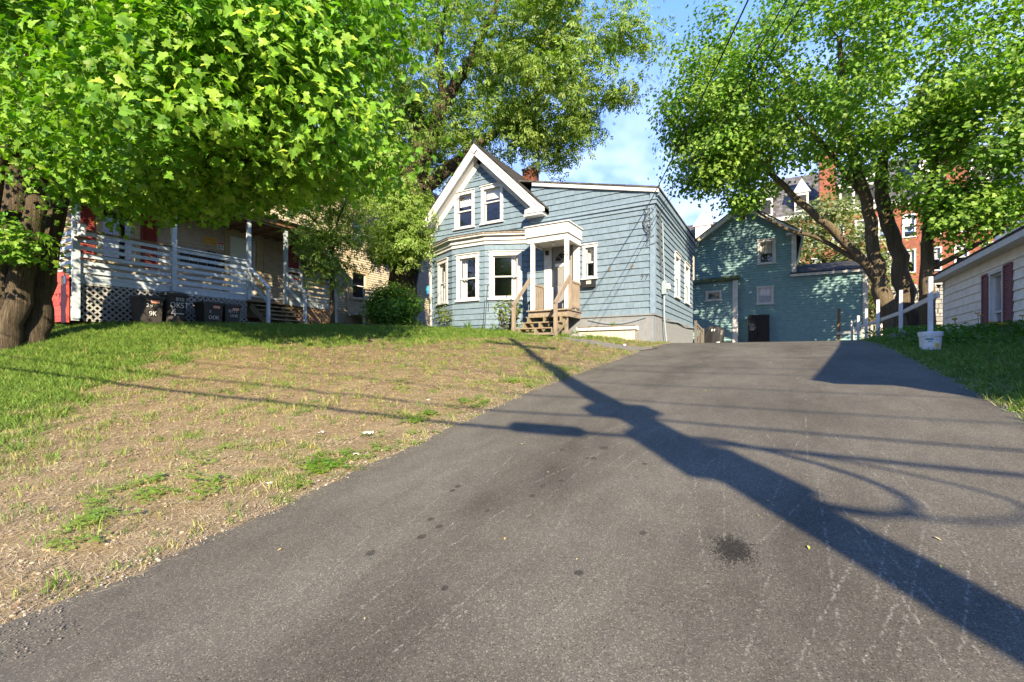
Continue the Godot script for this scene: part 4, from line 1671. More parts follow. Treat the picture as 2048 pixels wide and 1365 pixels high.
	pr.box(V(X, 4.86, -13.0), V(R + 0.25, 4.92, -4.5))
	for k in 18:
		pr.box(V(X, 4.76, -4.6 - k * 0.48), V(R + 0.1, 4.86, -4.64 - k * 0.48))
	part("porch_ceiling", pr, M.raw_wood, h)
	var pf := MB.new()
	pf.box(V(R + 0.1, 4.80, -13.05), V(R + 0.14, 5.05, -4.4))
	part("porch_fascia", pf, M.tan_trim, h)
	var pp := MB.new()
	roof_slab(pp, V(R + 0.3, 5.08, -4.3), V(R + 0.3, 5.08, -13.1), V(X, 5.4, -13.1), V(X, 5.4, -4.3), 0.06)
	part("porch_roof", pp, M.roof_dark, h)
	for q in [[-4.66, 1.05], [-6.92, 2.05], [-9.2, 2.05], [-10.58, 2.05], [-12.8, 1.5]]:
		var p := MB.new()
		var hw := 0.075 if q[0] > -5 else 0.06
		p.box(V(R + 0.012, q[1], q[0] - hw), V(R + 0.12, 4.80 if q[0] > -12 else 3.5, q[0] + hw))
		part("porch_post", p, M.grey_paint, h)
	var pst := MB.new()
	pst.box(V(R - 0.02, 1.0, -4.72), V(R + 0.09, 1.64, -4.58))
	part("post_base", pst, M.grey_paint, h)
	# rails: horizontal boards, each its own
	for seg in [[-4.74, -6.86], [-6.98, -9.14], [-10.64, -12.74]]:
		var n := 6
		for k in n:
			var y: float = 2.35 + k * 0.196
			slats(h, "rail_board", M.grey_paint, [[V(R + 0.035, y, seg[0]), V(R + 0.035, y, seg[1]), 0.025, 0.10 if k > 0 else 0.13]])
		slats(h, "rail_cap", M.raw_wood if seg[0] > -5 else M.grey_paint, [[V(R + 0.035, 3.41, seg[0]), V(R + 0.035, 3.41, seg[1]), 0.12, 0.035]])
	for y in [2.35, 2.55, 2.75, 2.95, 3.15, 3.33]:     # side return
		slats(h, "rail_board", M.grey_paint, [[V(X + 0.05, y, -4.62), V(R - 0.0, y, -4.62), 0.025, 0.10]])
	slats(h, "rail_post", M.grey_paint, [[V(R + 0.06, 2.0, -11.25), V(R + 0.06, 3.45, -11.25), 0.05, 0.09]])
	# lattice skirts
	var la := MB.new()
	lattice(la, R - 0.03, 4.75, 1.0, 9.2, 2.06)
	part("lattice_skirt", la, M.lattice_grey, h)
	var lb := MB.new()
	lattice(lb, R - 0.03, 10.6, 1.1, 12.86, 2.06)
	part("lattice_skirt", lb, M.lattice_brown, h)
	# scalloped trim along the top of the grey lattice
	for k in 30:
		var u := 4.82 + k * 0.148
		if u > 9.1: break
		var s := MB.new()
		s.xf = facing_px(R - 0.01)
		var poly := PackedVector2Array()
		for i in 7:
			var a := PI * i / 6.0
			poly.append(Vector2(u + 0.06 * cos(a), 1.965 + 0.055 * sin(a)))
		s.prism(poly, 0.0, 0.012)
		part("scallop", s, M.lattice_grey, h)
	# side skirt painted red
	var sk := MB.new()
	for k in 9:
		sk.box(V(X, 1.0 + k * 0.15, -4.6), V(R - 0.45, 1.142 + k * 0.15, -4.57 + 0.01 * (k % 2)))
	part("side_skirt", sk, M.red_paint, h)
	var bk := MB.new()
	bk.xf = Transform3D(Basis(Vector3.UP, 0.0), V(0, 0, 0))
	bk.box(V(R - 0.42, 0.95, -4.55), V(R + 0.0, 2.18, -4.50))
	part("bulkhead_door", bk, M.red_paint, h)
	# stairs down to the lawn
	for k in 5:
		var y := 2.02 - 0.165 * k
		var x := R + 0.02 + 0.25 * k
		for j in 2:
			var t := MB.new()
			t.box(V(x + j * 0.13, y - 0.04, -10.55), V(x + j * 0.13 + 0.122, y, -9.22))
			part("stair_tread", t, M.step_wood, h)
	for z in [-9.3, -9.9, -10.48]:
		var s := MB.new()
		s.bar(V(R, 1.86, z), V(R + 1.2, 1.07, z), 0.04, 0.22)
		part("stair_stringer", s, M.step_wood, h)
	for z in [-9.2, -10.58]:
		slats(h, "newel_post", M.grey_paint, [[V(R + 1.2, 1.0, z), V(R + 1.2, 2.32, z), 0.09, 0.09]])
		slats(h, "handrail", M.grey_paint, [[V(R + 0.06, 3.2, z), V(R + 1.28, 2.34, z), 0.11, 0.05], [V(R + 0.06, 2.72, z), V(R + 1.2, 1.9, z), 0.03, 0.1]])
	# foundation and rear deck
	var fd := MB.new()
	fd.box(V(X - 0.2, 0.4, -24), V(X - 0.03, 2.1, -4.5))
	part("foundation", fd, M.brick_near, h)
	var rd := MB.new()
	rd.box(V(X, 2.05, -19.0), V(-16.72, 2.2, -14.98))
	part("rear_deck", rd, M.grey_paint, h)
	for k in 5:
		slats(h, "rail_board", M.grey_paint, [[V(-16.7, 2.32 + k * 0.19, -15.0), V(-16.7, 2.32 + k * 0.19, -19.0), 0.025, 0.09]])
	slats(h, "rail_cap", M.foundation, [[V(-16.7, 3.22, -15.0), V(-16.7, 3.22, -19.0), 0.1, 0.05]])
	for z in [-15.05, -16.9, -18.95]:
		slats(h, "rail_post", M.grey_paint, [[V(-16.75, 1.3, z), V(-16.75, 3.2, z), 0.08, 0.08]])
	var lc := MB.new()
	lattice(lc, -16.74, 15.0, 1.15, 19.0, 2.06)
	part("lattice_skirt", lc, M.lattice_brown, h)

	# things on the porch wall and rail
	var sy := thing("warning_sign", "yellow sign with black lettering on the tan wall beside the door", "sign", V(X + 0.03, 4.1, -8.83))
	var b := MB.new()
	b.xf = T
	b.box(V(8.6, 4.10, 0.022), V(9.03, 4.34, 0.028))
	part("board", b, M.sign_yellow, sy)
	lettering(sy, "lettering", "POSTED", 0.075, T * Transform3D(Basis(), V(8.815, 4.27, 0.029)), M.print_black, 0.002)
	lettering(sy, "lettering", "KEEP OUT", 0.075, T * Transform3D(Basis(), V(8.815, 4.16, 0.029)), M.print_black, 0.002)
	var sw := thing("notice_sign", "white notice with a red heading on the tan wall next to the door", "sign", V(X + 0.03, 4.0, -9.2))
	b = MB.new()
	b.xf = T
	b.box(V(9.05, 3.99, 0.022), V(9.29, 4.26, 0.028))
	part("board", b, M.sign_white, sw)
	b = MB.new()
	b.xf = T
	b.box(V(9.06, 4.18, 0.028), V(9.28, 4.25, 0.030))
	part("heading", b, M.sign_red, sw)
	b = MB.new()
	b.xf = T
	for q in [[9.08, 4.12, 9.17], [9.20, 4.12, 9.26], [9.08, 4.05, 9.16], [9.18, 4.05, 9.25]]:
		b.box(V(q[0], q[1], 0.028), V(q[2], q[1] + 0.03, 0.030))
	part("print", b, M.print_black, sw)
	for k in 5:
		var mx := thing("wall_mailbox", "black porch mailbox, %s from the white door" % ["fifth", "fourth", "third", "second", "first"][k], "mailbox", V(X + 0.1, 3.3, -8.0 - k * 0.29), "mailboxes on the porch wall")
		var q := MB.new()
		q.xf = T
		var u := 7.86 + k * 0.29
		q.box(V(u, 3.28, 0.02), V(u + 0.22, 3.56, 0.11))
		q.box(V(u - 0.01, 3.56, 0.02), V(u + 0.23, 3.60, 0.13))
		part("box", q, M.black_metal, mx)
	var dn := thing("doorbell_plate", "small black framed plate above the porch mailboxes", "plate", V(X + 0.02, 3.7, -8.8))
	b = MB.new()
	b.xf = T
	b.box(V(8.72, 3.70, 0.02), V(9.0, 3.86, 0.035))
	part("frame", b, M.black_metal, dn)
	b = MB.new()
	b.xf = T
	b.box(V(8.77, 3.73, 0.035), V(8.93, 3.82, 0.04))
	part("plate", b, M.sign_white, dn)
	# hanging bird feeder at the corner post
	var f := thing("bird_feeder", "white bird feeder with red rims hanging at the porch corner post", "bird feeder", V(-15.72, 3.1, -4.72))
	b = MB.new()
	b.xf = Transform3D(Basis(), V(-15.72, 3.13, -4.72))
	b.lathe(PackedVector2Array([Vector2(0.07, 0.03), Vector2(0.085, 0.08), Vector2(0.085, 0.36), Vector2(0.07, 0.38)]), 16)
	part("tube", b, M.plastic_white, f)
	b = MB.new()
	b.xf = Transform3D(Basis(), V(-15.72, 3.13, -4.72))
	b.lathe(PackedVector2Array([Vector2(0.0, -0.01), Vector2(0.15, 0.0), Vector2(0.16, 0.03), Vector2(0.14, 0.03), Vector2(0.0, 0.02)]), 18)
	part("tray", b, M.clay, f)
	b = MB.new()
	b.xf = Transform3D(Basis(), V(-15.72, 3.13, -4.72))
	b.lathe(PackedVector2Array([Vector2(0.0, 0.43), Vector2(0.07, 0.42), Vector2(0.10, 0.385), Vector2(0.0, 0.38)]), 16)
	part("lid", b, M.clay, f)
	b = MB.new()
	b.tube(PackedVector3Array([V(-15.72, 3.55, -4.72), V(-15.75, 3.68, -4.7), V(-15.9, 3.72, -4.66)]), rads(3, 0.008), 5)
	part("hanger", b, M.black_metal, f)
	for q in [["meter_tag", 0, M.sign_yellow, "yellow tag stuck on the red bulkhead under the porch"], ["paper_tag", 1, M.sign_white, "white paper tag stuck on the red bulkhead under the porch"]]:
		b = MB.new()
		var x: float = R - 0.38 + q[1] * 0.17
		b.box(V(x, 1.93 + q[1] * 0.03, -4.499), V(x + 0.14, 2.13 + q[1] * 0.03, -4.495))
		solo("paper_tag", q[3], "tag", b, q[2])

func shutter(h: Node3D, t: Transform3D, o: Array, m: Material) -> void:
	var mb := MB.new()
	mb.xf = t
	var st := 0.05
	mb.box(V(o[0], o[1], 0.02), V(o[0] + st, o[3], 0.06))
	mb.box(V(o[2] - st, o[1], 0.02), V(o[2], o[3], 0.06))
	mb.box(V(o[0] + st, o[1], 0.02), V(o[2] - st, o[1] + st, 0.06))
	mb.box(V(o[0] + st, o[3] - st, 0.02), V(o[2] - st, o[3], 0.06))
	mb.box(V(o[0] + st, o[1] + st, 0.02), V(o[2] - st, o[3] - st, 0.024))
	var s := part("shutter", mb, m, h)
	var y: float = o[1] + st
	var e := 0.058
	var proto := MB.new()
	proto.wedge(rect(0, 0, o[2] - o[0] - 2 * st, e), 0, e, 0.03, 0.004)
	var pm := proto.mesh()
	while y + e < o[3] - st + 0.01:
		var p := piece("slat", pm, m, s, t * Transform3D(Basis(), V(o[0] + st, y, 0.024)))
		y += e

# ---------- the teal house at the end of the driveway ----------
func teal_house() -> void:
	var Z := -24.4
	var h := thing("teal_house", "teal clapboard house with a low side wing at the driveway's end", "house", V(-1.0, 0.4, Z))
	var F := facing_z(Z)
	var w1 := [-0.89, 4.43, -0.15, 5.53]
	var w2 := [-0.92, 2.57, -0.24, 3.37]
	var vent := [-1.66, 6.55, -1.36, 6.9]
	var main := PackedVector2Array([Vector2(-3.67, 0.1), Vector2(0.6, 0.1), Vector2(0.6, 5.78), Vector2(-1.5, 7.2), Vector2(-3.67, 5.74)])
	var lean := rect(0.6, 0.1, 3.18, 3.72)
	var w := MB.new()
	wall(w, F, main, [opening(w1, 0.1), opening(w2, 0.07)])
	wall(w, F, lean, [])
	wall(w, facing_px(0.6), rect(24.41, 3.0, 31.4, 5.75), [])
	wall(w, facing_px(3.18), rect(24.41, 0.1, 28.5, 3.7), [])
	wall(w, facing_nx(-3.67), rect(-31.4, 0.1, -24.41, 5.74), [])
	wall(w, facing_back(-31.4), PackedVector2Array([Vector2(3.67, 0.1), Vector2(3.67, 5.74), Vector2(1.5, 7.2), Vector2(-0.6, 5.78), Vector2(-0.6, 0.1)]), [])
	wall(w, facing_back(-28.5), rect(-3.18, 0.1, -0.6, 4.6), [])
	part("wall", w, M.teal_dark, h)
	var cl := MB.new()
	clapboards(cl, F, PackedVector2Array([Vector2(-3.67, 0.45), Vector2(0.6, 0.45), Vector2(0.6, 5.78), Vector2(-1.5, 7.2), Vector2(-3.67, 5.74)]), [w1, w2, vent, [0.47, 3.8, 0.62, 5.8], [-3.7, 0, -1.72, 3.7]], 0.118, 0.046)
	clapboards(cl, F, rect(0.6, 0.45, 3.05, 3.72), [], 0.118, 0.046)
	clapboards(cl, facing_px(0.6), rect(24.5, 3.6, 31.4, 5.75), [[27.0, 4.3, 27.5, 5.3]], 0.118, 0.046)
	clapboards(cl, facing_px(3.18), rect(24.5, 0.45, 28.5, 3.7), [], 0.118, 0.046)
	part("clapboards", cl, M.teal, h, "stuff")
	window(h, F, w1, {"casing": 0.1, "proud": 0.065, "curtain": [[0, 1, 0.45, 1]]})
	window(h, F, w2, {"casing": 0.07, "proud": 0.065, "mid": 0.48, "curtain": [[0, 1, 0.55, 1]], "cap": false})
	louvre_vent(h, F, vent, M.white, M.raw_wood)
	for q in [[V(0.47, 3.9, Z), V(0.62, 5.75, Z + 0.06)], [V(0.6, 3.9, Z - 0.1), V(0.66, 5.75, Z)], [V(3.05, 0.3, Z), V(3.20, 3.7, Z + 0.06)], [V(3.18, 0.3, Z - 0.12), V(3.24, 3.7, Z)]]:
		var c := MB.new()
		c.box(q[0], q[1])
		part("corner_board", c, M.white, h)
	# roofs
	var rf := MB.new()
	var zf := Z + 0.3
	roof_slab(rf, V(0.92, 5.66, zf), V(0.92, 5.66, -31.7), V(-1.5, 7.36, -31.7), V(-1.5, 7.36, zf), 0.09)
	roof_slab(rf, V(-4.0, 5.6, -31.7), V(-4.0, 5.6, zf), V(-1.5, 7.36, zf), V(-1.5, 7.36, -31.7), 0.09)
	part("roof", rf, M.roof_dark, h)
	for sgn in [-1, 1]:
		var a := Vector2(0.92, 5.60) if sgn > 0 else Vector2(-4.0, 5.54)
		var b := Vector2(-1.5, 7.28)
		var f := MB.new()
		f.prism(PackedVector2Array([a, b, b + Vector2(0, -0.2), a + Vector2(0, -0.2)]), zf - 0.05, zf + 0.012)
		part("rake_board", f, M.cream_wood if sgn < 0 else M.white, h)
		var sf := MB.new()
		sf.prism(PackedVector2Array([a + Vector2(0, -0.15), b + Vector2(0, -0.15), b + Vector2(0, -0.17), a + Vector2(0, -0.17)]), Z + 0.02, zf - 0.05)
		part("soffit", sf, M.white, h)
	var er := MB.new()
	er.box(V(0.25, 5.58, Z), V(0.95, 5.66, zf + 0.02))
	part("eave_return", er, M.white, h)
	var ge := MB.new()
	ge.box(V(0.86, 5.50, -31.7), V(0.95, 5.60, zf))
	part("gutter", ge, M.white, h)
	var lr := MB.new()
	roof_slab(lr, V(0.42, 3.86, Z + 0.2), V(3.4, 3.86, Z + 0.2), V(3.4, 4.62, -26.7), V(0.42, 4.62, -26.7), 0.05)
	roof_slab(lr, V(3.4, 3.9, -28.8), V(0.42, 3.9, -28.8), V(0.42, 4.62, -26.7), V(3.4, 4.62, -26.7), 0.05)
	part("wing_roof", lr, M.roof_dark, h)
	var lf := MB.new()
	lf.box(V(0.42, 3.70, Z + 0.14), V(3.4, 3.84, Z + 0.19))
	part("wing_fascia", lf, M.white, h)
	var gt := MB.new()
	gt.bar(V(3.42, 3.5, -24.1), V(3.75, 3.7, -24.2), 0.09, 0.09)
	part("downspout", gt, M.white, h)
	# projecting entry on the left with a mossy roof
	var zb := Z + 0.55
	var B := facing_z(zb)
	var w3 := [-3.08, 2.80, -2.38, 3.24]
	var bw := MB.new()
	wall(bw, B, rect(-3.7, 0.3, -1.72, 3.66), [opening(w3, 0.07)])
	wall(bw, facing_px(-1.72), rect(-zb, 0.3, -Z, 3.72), [])
	part("entry_wall", bw, M.teal_dark, h)
	var bc := MB.new()
	clapboards(bc, B, rect(-3.7, 0.86, -1.88, 3.64), [w3], 0.118, 0.046)
	clapboards(bc, facing_px(-1.72), rect(-zb, 0.86, -Z, 3.64), [], 0.118, 0.046)
	part("clapboards", bc, M.teal, h, "stuff")
	window(h, B, w3, {"casing": 0.07, "proud": 0.065, "split": false, "cap": false})
	var c := MB.new()
	c.box(V(-1.9, 0.55, zb), V(-1.68, 3.66, zb + 0.07))
	part("corner_board", c, M.white, h)
	var bf := MB.new()
	for r in 5:
		for k in 8:
			var x := -3.7 + k * 0.25 + (0.125 if r % 2 else 0.0)
			if x > -1.75: continue
			bf.box(V(x, 0.3 + r * 0.105, zb - 0.1), V(minf(x + 0.242, -1.72), 0.398 + r * 0.105, zb - 0.0))
	bf.box(V(-1.80, 0.3, Z), V(-1.715, 0.84, zb - 0.1))
	part("brick_base", bf, M.clay, h, "stuff")
	var mr := MB.new()
	roof_slab(mr, V(-3.8, 3.66, zb + 0.15), V(-1.6, 3.72, zb + 0.15), V(-1.6, 3.98, Z), V(-3.8, 3.92, Z), 0.06)
	part("entry_roof", mr, M.moss_roof, h)

	# black side-by-side refrigerator against the wall
	var y0 := gh(-0.8, -24) + 0.0
	var g := thing("refrigerator", "black side-by-side refrigerator standing against the teal wall", "refrigerator", V(-0.82, y0, -24.05))
	var b := MB.new()
	b.box(V(-1.24, y0, Z + 0.05), V(-0.40, 2.0, Z + 0.72))
	part("cabinet", b, M.black_plastic, g)
	for q in [[-1.235, -0.895], [-0.885, -0.405]]:
		b = MB.new()
		b.box(V(q[0], y0 + 0.08, Z + 0.73), V(q[1], 1.99, Z + 0.79))
		var dd := part("door", b, M.fridge_black, g)
		var x: float = q[1] - 0.05 if q[0] < -1 else q[0] + 0.05
		b = MB.new()
		b.tube(PackedVector3Array([V(x, 1.72, Z + 0.79), V(x, 1.68, Z + 0.84), V(x, 1.0, Z + 0.84), V(x, 0.96, Z + 0.79)]), rads(4, 0.012), 6)
		part("handle", b, M.black_metal, dd)
		if q[0] < -1:
			b = MB.new()
			b.box(V(-1.19, 1.3, Z + 0.79), V(-0.97, 1.6, Z + 0.795))
			b.box(V(-1.19, 1.5, Z + 0.795), V(-0.97, 1.6, Z + 0.80))
			part("dispenser", b, M.grey_plastic, dd)
	# covered grill, propane tank, bags, rail fragment
	var gx := -2.72
	var gz := zb + 0.55
	var gy := gh(gx, gz)
	var gr := thing("covered_grill", "barbecue grill under a wrinkled black cover beside the teal house", "grill", V(gx, gy, gz))
	b = MB.new()
	var prof := [[0.0, 0.42, 0.26], [0.35, 0.44, 0.28], [0.75, 0.50, 0.30], [0.98, 0.46, 0.29], [1.12, 0.30, 0.24], [1.18, 0.08, 0.10]]
	var rings := []
	for q in prof:
		var ring := PackedVector3Array()
		for k in 24:
			var a := TAU * k / 24.0
			var sc := 1.0 + 0.10 * noise.get_noise_2d(k * 9.0, q[0] * 14.0)
			var cx := signf(cos(a)) * pow(absf(cos(a)), 0.6)
			var cz := signf(sin(a)) * pow(absf(sin(a)), 0.6)
			ring.append(V(gx + cx * q[1] * sc + 0.06 * q[0], gy + q[0] + 0.02 * sin(k * 2.0), gz + cz * q[2] * sc))
		rings.append(ring)
	for i in rings.size() - 1:
		for k in 24:
			var k2 := (k + 1) % 24
			b.quad(rings[i][k2], rings[i][k], rings[i + 1][k], rings[i + 1][k2])
	part("cover", b, M.black_metal, gr)
	for q in [-0.3, 0.32]:
		b = MB.new()
		b.box(V(gx + q - 0.03, gy - 0.05, gz + 0.2), V(gx + q + 0.03, gy + 0.3, gz + 0.26))
		part("leg", b, M.black_metal, gr)
	for q in [0.02, 0.12]:
		b = MB.new()
		b.xf = Transform3D(Basis(Vector3.BACK, -0.35), V(gx + 0.0 + q, gy + 0.98, gz + 0.285))
		b.box(V(-0.02, -0.05, 0), V(0.025, 0.05, 0.012))
		part("patch", b, M.paper, gr)
	var px := -2.42
	var pz := gz + 0.55
	var py := gh(px, pz)
	var pt := thing("propane_tank", "white propane tank on the asphalt in front of the covered grill", "propane tank", V(px, py, pz))
	b = MB.new()
	b.xf = Transform3D(Basis(), V(px, py, pz))
	b.lathe(PackedVector2Array([Vector2(0.11, 0.0), Vector2(0.11, 0.03), Vector2(0.15, 0.08), Vector2(0.155, 0.22), Vector2(0.13, 0.29), Vector2(0.0, 0.32)]), 18)
	part("cylinder_body", b, M.plastic_white, pt)
	b = MB.new()
	b.xf = Transform3D(Basis(), V(px, py, pz))
	b.lathe(PackedVector2Array([Vector2(0.085, 0.29), Vector2(0.085, 0.42), Vector2(0.075, 0.42), Vector2(0.075, 0.30)]), 14)
	part("collar", b, M.plastic_white, pt)
	b = MB.new()
	b.xf = Transform3D(Basis(), V(px, py, pz))
	b.box(V(-0.09, 0.12, 0.135), V(0.06, 0.22, 0.162))
	part("label", b, M.plastic_blue, pt)
	b = MB.new()
	var bx := -1.55
	var bz := Z + 0.5
	var by := gh(bx, bz)
	var pts := []
	for i in 7:
		var ring := PackedVector3Array()
		for k in 16:
			var a := TAU * k / 16.0
			var rr := cos(i / 6.0 * PI / 2) * (1.0 + 0.35 * noise.get_noise_2d(k * 17.0, i * 21.0))
			ring.append(V(bx + cos(a) * 0.36 * rr, by + sin(i / 6.0 * PI / 2) * (0.34 + 0.07 * noise.get_noise_2d(k * 13.0, 5.0)), bz + sin(a) * 0.22 * rr))
		pts.append(ring)
	for i in 6:
		for k in 16:
			var k2 := (k + 1) % 16
			b.quad(pts[i][k2], pts[i][k], pts[i + 1][k], pts[i + 1][k2])
	solo("tarp_bundle", "crumpled grey bundle on the ground left of the refrigerator", "bundle", b, M.stone)
	# weathered rail between the blue and the teal house
	var rl := thing("wooden_rail", "weathered grey wooden stair rail behind the corner of the blue house", "railing", V(-3.1, gh(-3.0, -22), -22))
	var ry := gh(-3.0, -21.6)
	for q in [[-3.15, -21.3, 1.25], [-2.98, -22.2, 0.95]]:
		slats(rl, "post", M.grey_wood, [[V(q[0], ry - 0.05, q[1]), V(q[0], ry + q[2], q[1]), 0.1, 0.1]])
	slats(rl, "rail", M.grey_wood, [[V(-3.15, ry + 1.15, -21.3), V(-2.98, ry + 0.85, -22.2), 0.05, 0.09], [V(-3.15, ry + 0.3, -21.3), V(-2.98, ry + 0.15, -22.2), 0.04, 0.09]])
	for k in 4:
		var t := (k + 0.7) / 4.6
		slats(rl, "baluster", M.grey_wood, [[V(lerpf(-3.15, -2.98, t), ry + 0.2, lerpf(-21.3, -22.2, t)), V(lerpf(-3.15, -2.98, t), ry + 1.1 - 0.3 * t, lerpf(-21.3, -22.2, t)), 0.04, 0.04]])

# ---------- the beige house on the right ----------
func beige_house() -> void:
	var X := 4.35
	var h := thing("beige_house", "beige lap-sided house with plum shutters along the right of the driveway", "house", V(X, 0, -10))
	var T := facing_nx(X)
	var za := -18.75
	var zb := -2.6
	var w1 := [-15.16, 0.42, -14.36, 2.04]
	var w2 := [-8.6, 0.42, -7.8, 2.04]
	var w := MB.new()
	wall(w, T, rect(za, -1.0, zb, 2.5), [opening(w1, 0.07), opening(w2, 0.07)])
	wall(w, facing_z(zb), rect(X, -1.2, 12.0, 2.5), [])
	wall(w, facing_back(za), rect(-12.0, -1.0, -X, 2.5), [])
	wall(w, facing_px(12.0), rect(-zb, -1.0, -za, 2.5), [])
	w.box(V(X + 0.13, 0.0, za + 0.1), V(11.9, 0.1, zb - 0.1))
	w.box(V(X + 0.13, 2.5, za + 0.1), V(11.9, 2.6, zb - 0.1))
	part("wall", w, M.beige_b, h)
	var k := 0
	var v0 := -0.76
	var e := 0.2215
	while v0 < 2.3:
		for p in cut(za, v0, zb, minf(v0 + e, 2.36), PackedVector2Array(), [[w1[0], w1[1] - 0.03, w1[2], w1[3]], [w2[0], w2[1] - 0.03, w2[2], w2[3]]]):
			var b := MB.new()
			b.xf = T
			b.wedge(p, v0, e, 0.028, 0.004)
			part("lap_board", b, M.beige_a if k % 2 == 0 else M.beige_b, h)
			k += 1
		v0 += e
	var cb := MB.new()
	cb.xf = T
	cb.box(V(za - 0.03, -0.9, -0.1), V(za + 0.05, 2.36, 0.035))
	part("corner_board", cb, M.beige_a, h)
	window(h, T, w1, {"casing": 0.07, "split": true, "mid": 0.42, "blind": 0.45, "cap": false})
	window(h, T, w2, {"casing": 0.07, "split": true, "blind": 0.3, "cap": false})
	for q in [[-15.6, 0.46, -15.22, 2.05], [-14.34, 0.46, -13.93, 2.08], [-9.05, 0.46, -8.66, 2.05], [-7.76, 0.46, -7.36, 2.05]]:
		shutter(h, T, q, M.shutter_plum)
	# hipped roof with boxed eaves
	var ex := X - 0.32
	var ez0 := zb + 0.32
	var ez1 := za - 0.32
	var rx := (ex + 12.3) / 2.0
	var ry := 2.55 + (rx - ex) * 0.40
	var zi := rx - ex
	var rf := MB.new()
	var A := V(ex, 2.55, ez1)
	var B := V(ex, 2.55, ez0)
	var C := V(12.3, 2.55, ez0)
	var D := V(12.3, 2.55, ez1)
	var R0 := V(rx, ry, ez0 - zi)
	var R1 := V(rx, ry, ez1 + zi)
	rf.quad(A, B, R0, R1)
	rf.tri(B, C, R0)
	rf.quad(C, D, R1, R0)
	rf.tri(D, A, R1)
	var dn := V(0, -0.04, 0)
	rf.quad(A + dn, B + dn, B, A)
	rf.quad(B + dn, C + dn, C, B)
	rf.quad(D + dn, A + dn, A, D)
	rf.quad(A + dn, D + dn, C + dn, B + dn)
	part("roof", rf, M.roof_grey, h)
	var fs := MB.new()
	fs.box(V(ex + 0.02, 2.36, ez1 + 0.02), V(ex + 0.05, 2.50, ez0 - 0.02))
	fs.box(V(ex + 0.05, 2.36, ez0 - 0.05), V(12.2, 2.50, ez0 - 0.02))
	fs.box(V(ex + 0.05, 2.36, ez1 + 0.02), V(12.2, 2.50, ez1 + 0.05))
	part("fascia", fs, M.white, h)
	var sf := MB.new()
	sf.box(V(ex + 0.05, 2.362, ez1 + 0.05), V(X, 2.375, ez0 - 0.05))
	part("soffit", sf, M.beige_a, h)
	var fl := thing("flood_light", "small dark floodlight under the eave corner of the beige house", "floodlight", V(X - 0.1, 2.2, za + 0.1))
	var b := MB.new()
	b.xf = Transform3D(Basis(Vector3.BACK, 0.9), V(X - 0.12, 2.2, za + 0.06))
	b.lathe(PackedVector2Array([Vector2(0.02, 0.1), Vector2(0.035, 0.06), Vector2(0.07, 0.0), Vector2(0.0, 0.01)]), 12)
	part("lamp_head", b, M.black_metal, fl)
	b = MB.new()
	b.box(V(X - 0.06, 2.2, za + 0.02), V(X, 2.28, za + 0.1))
	part("bracket", b, M.plastic_white, fl)

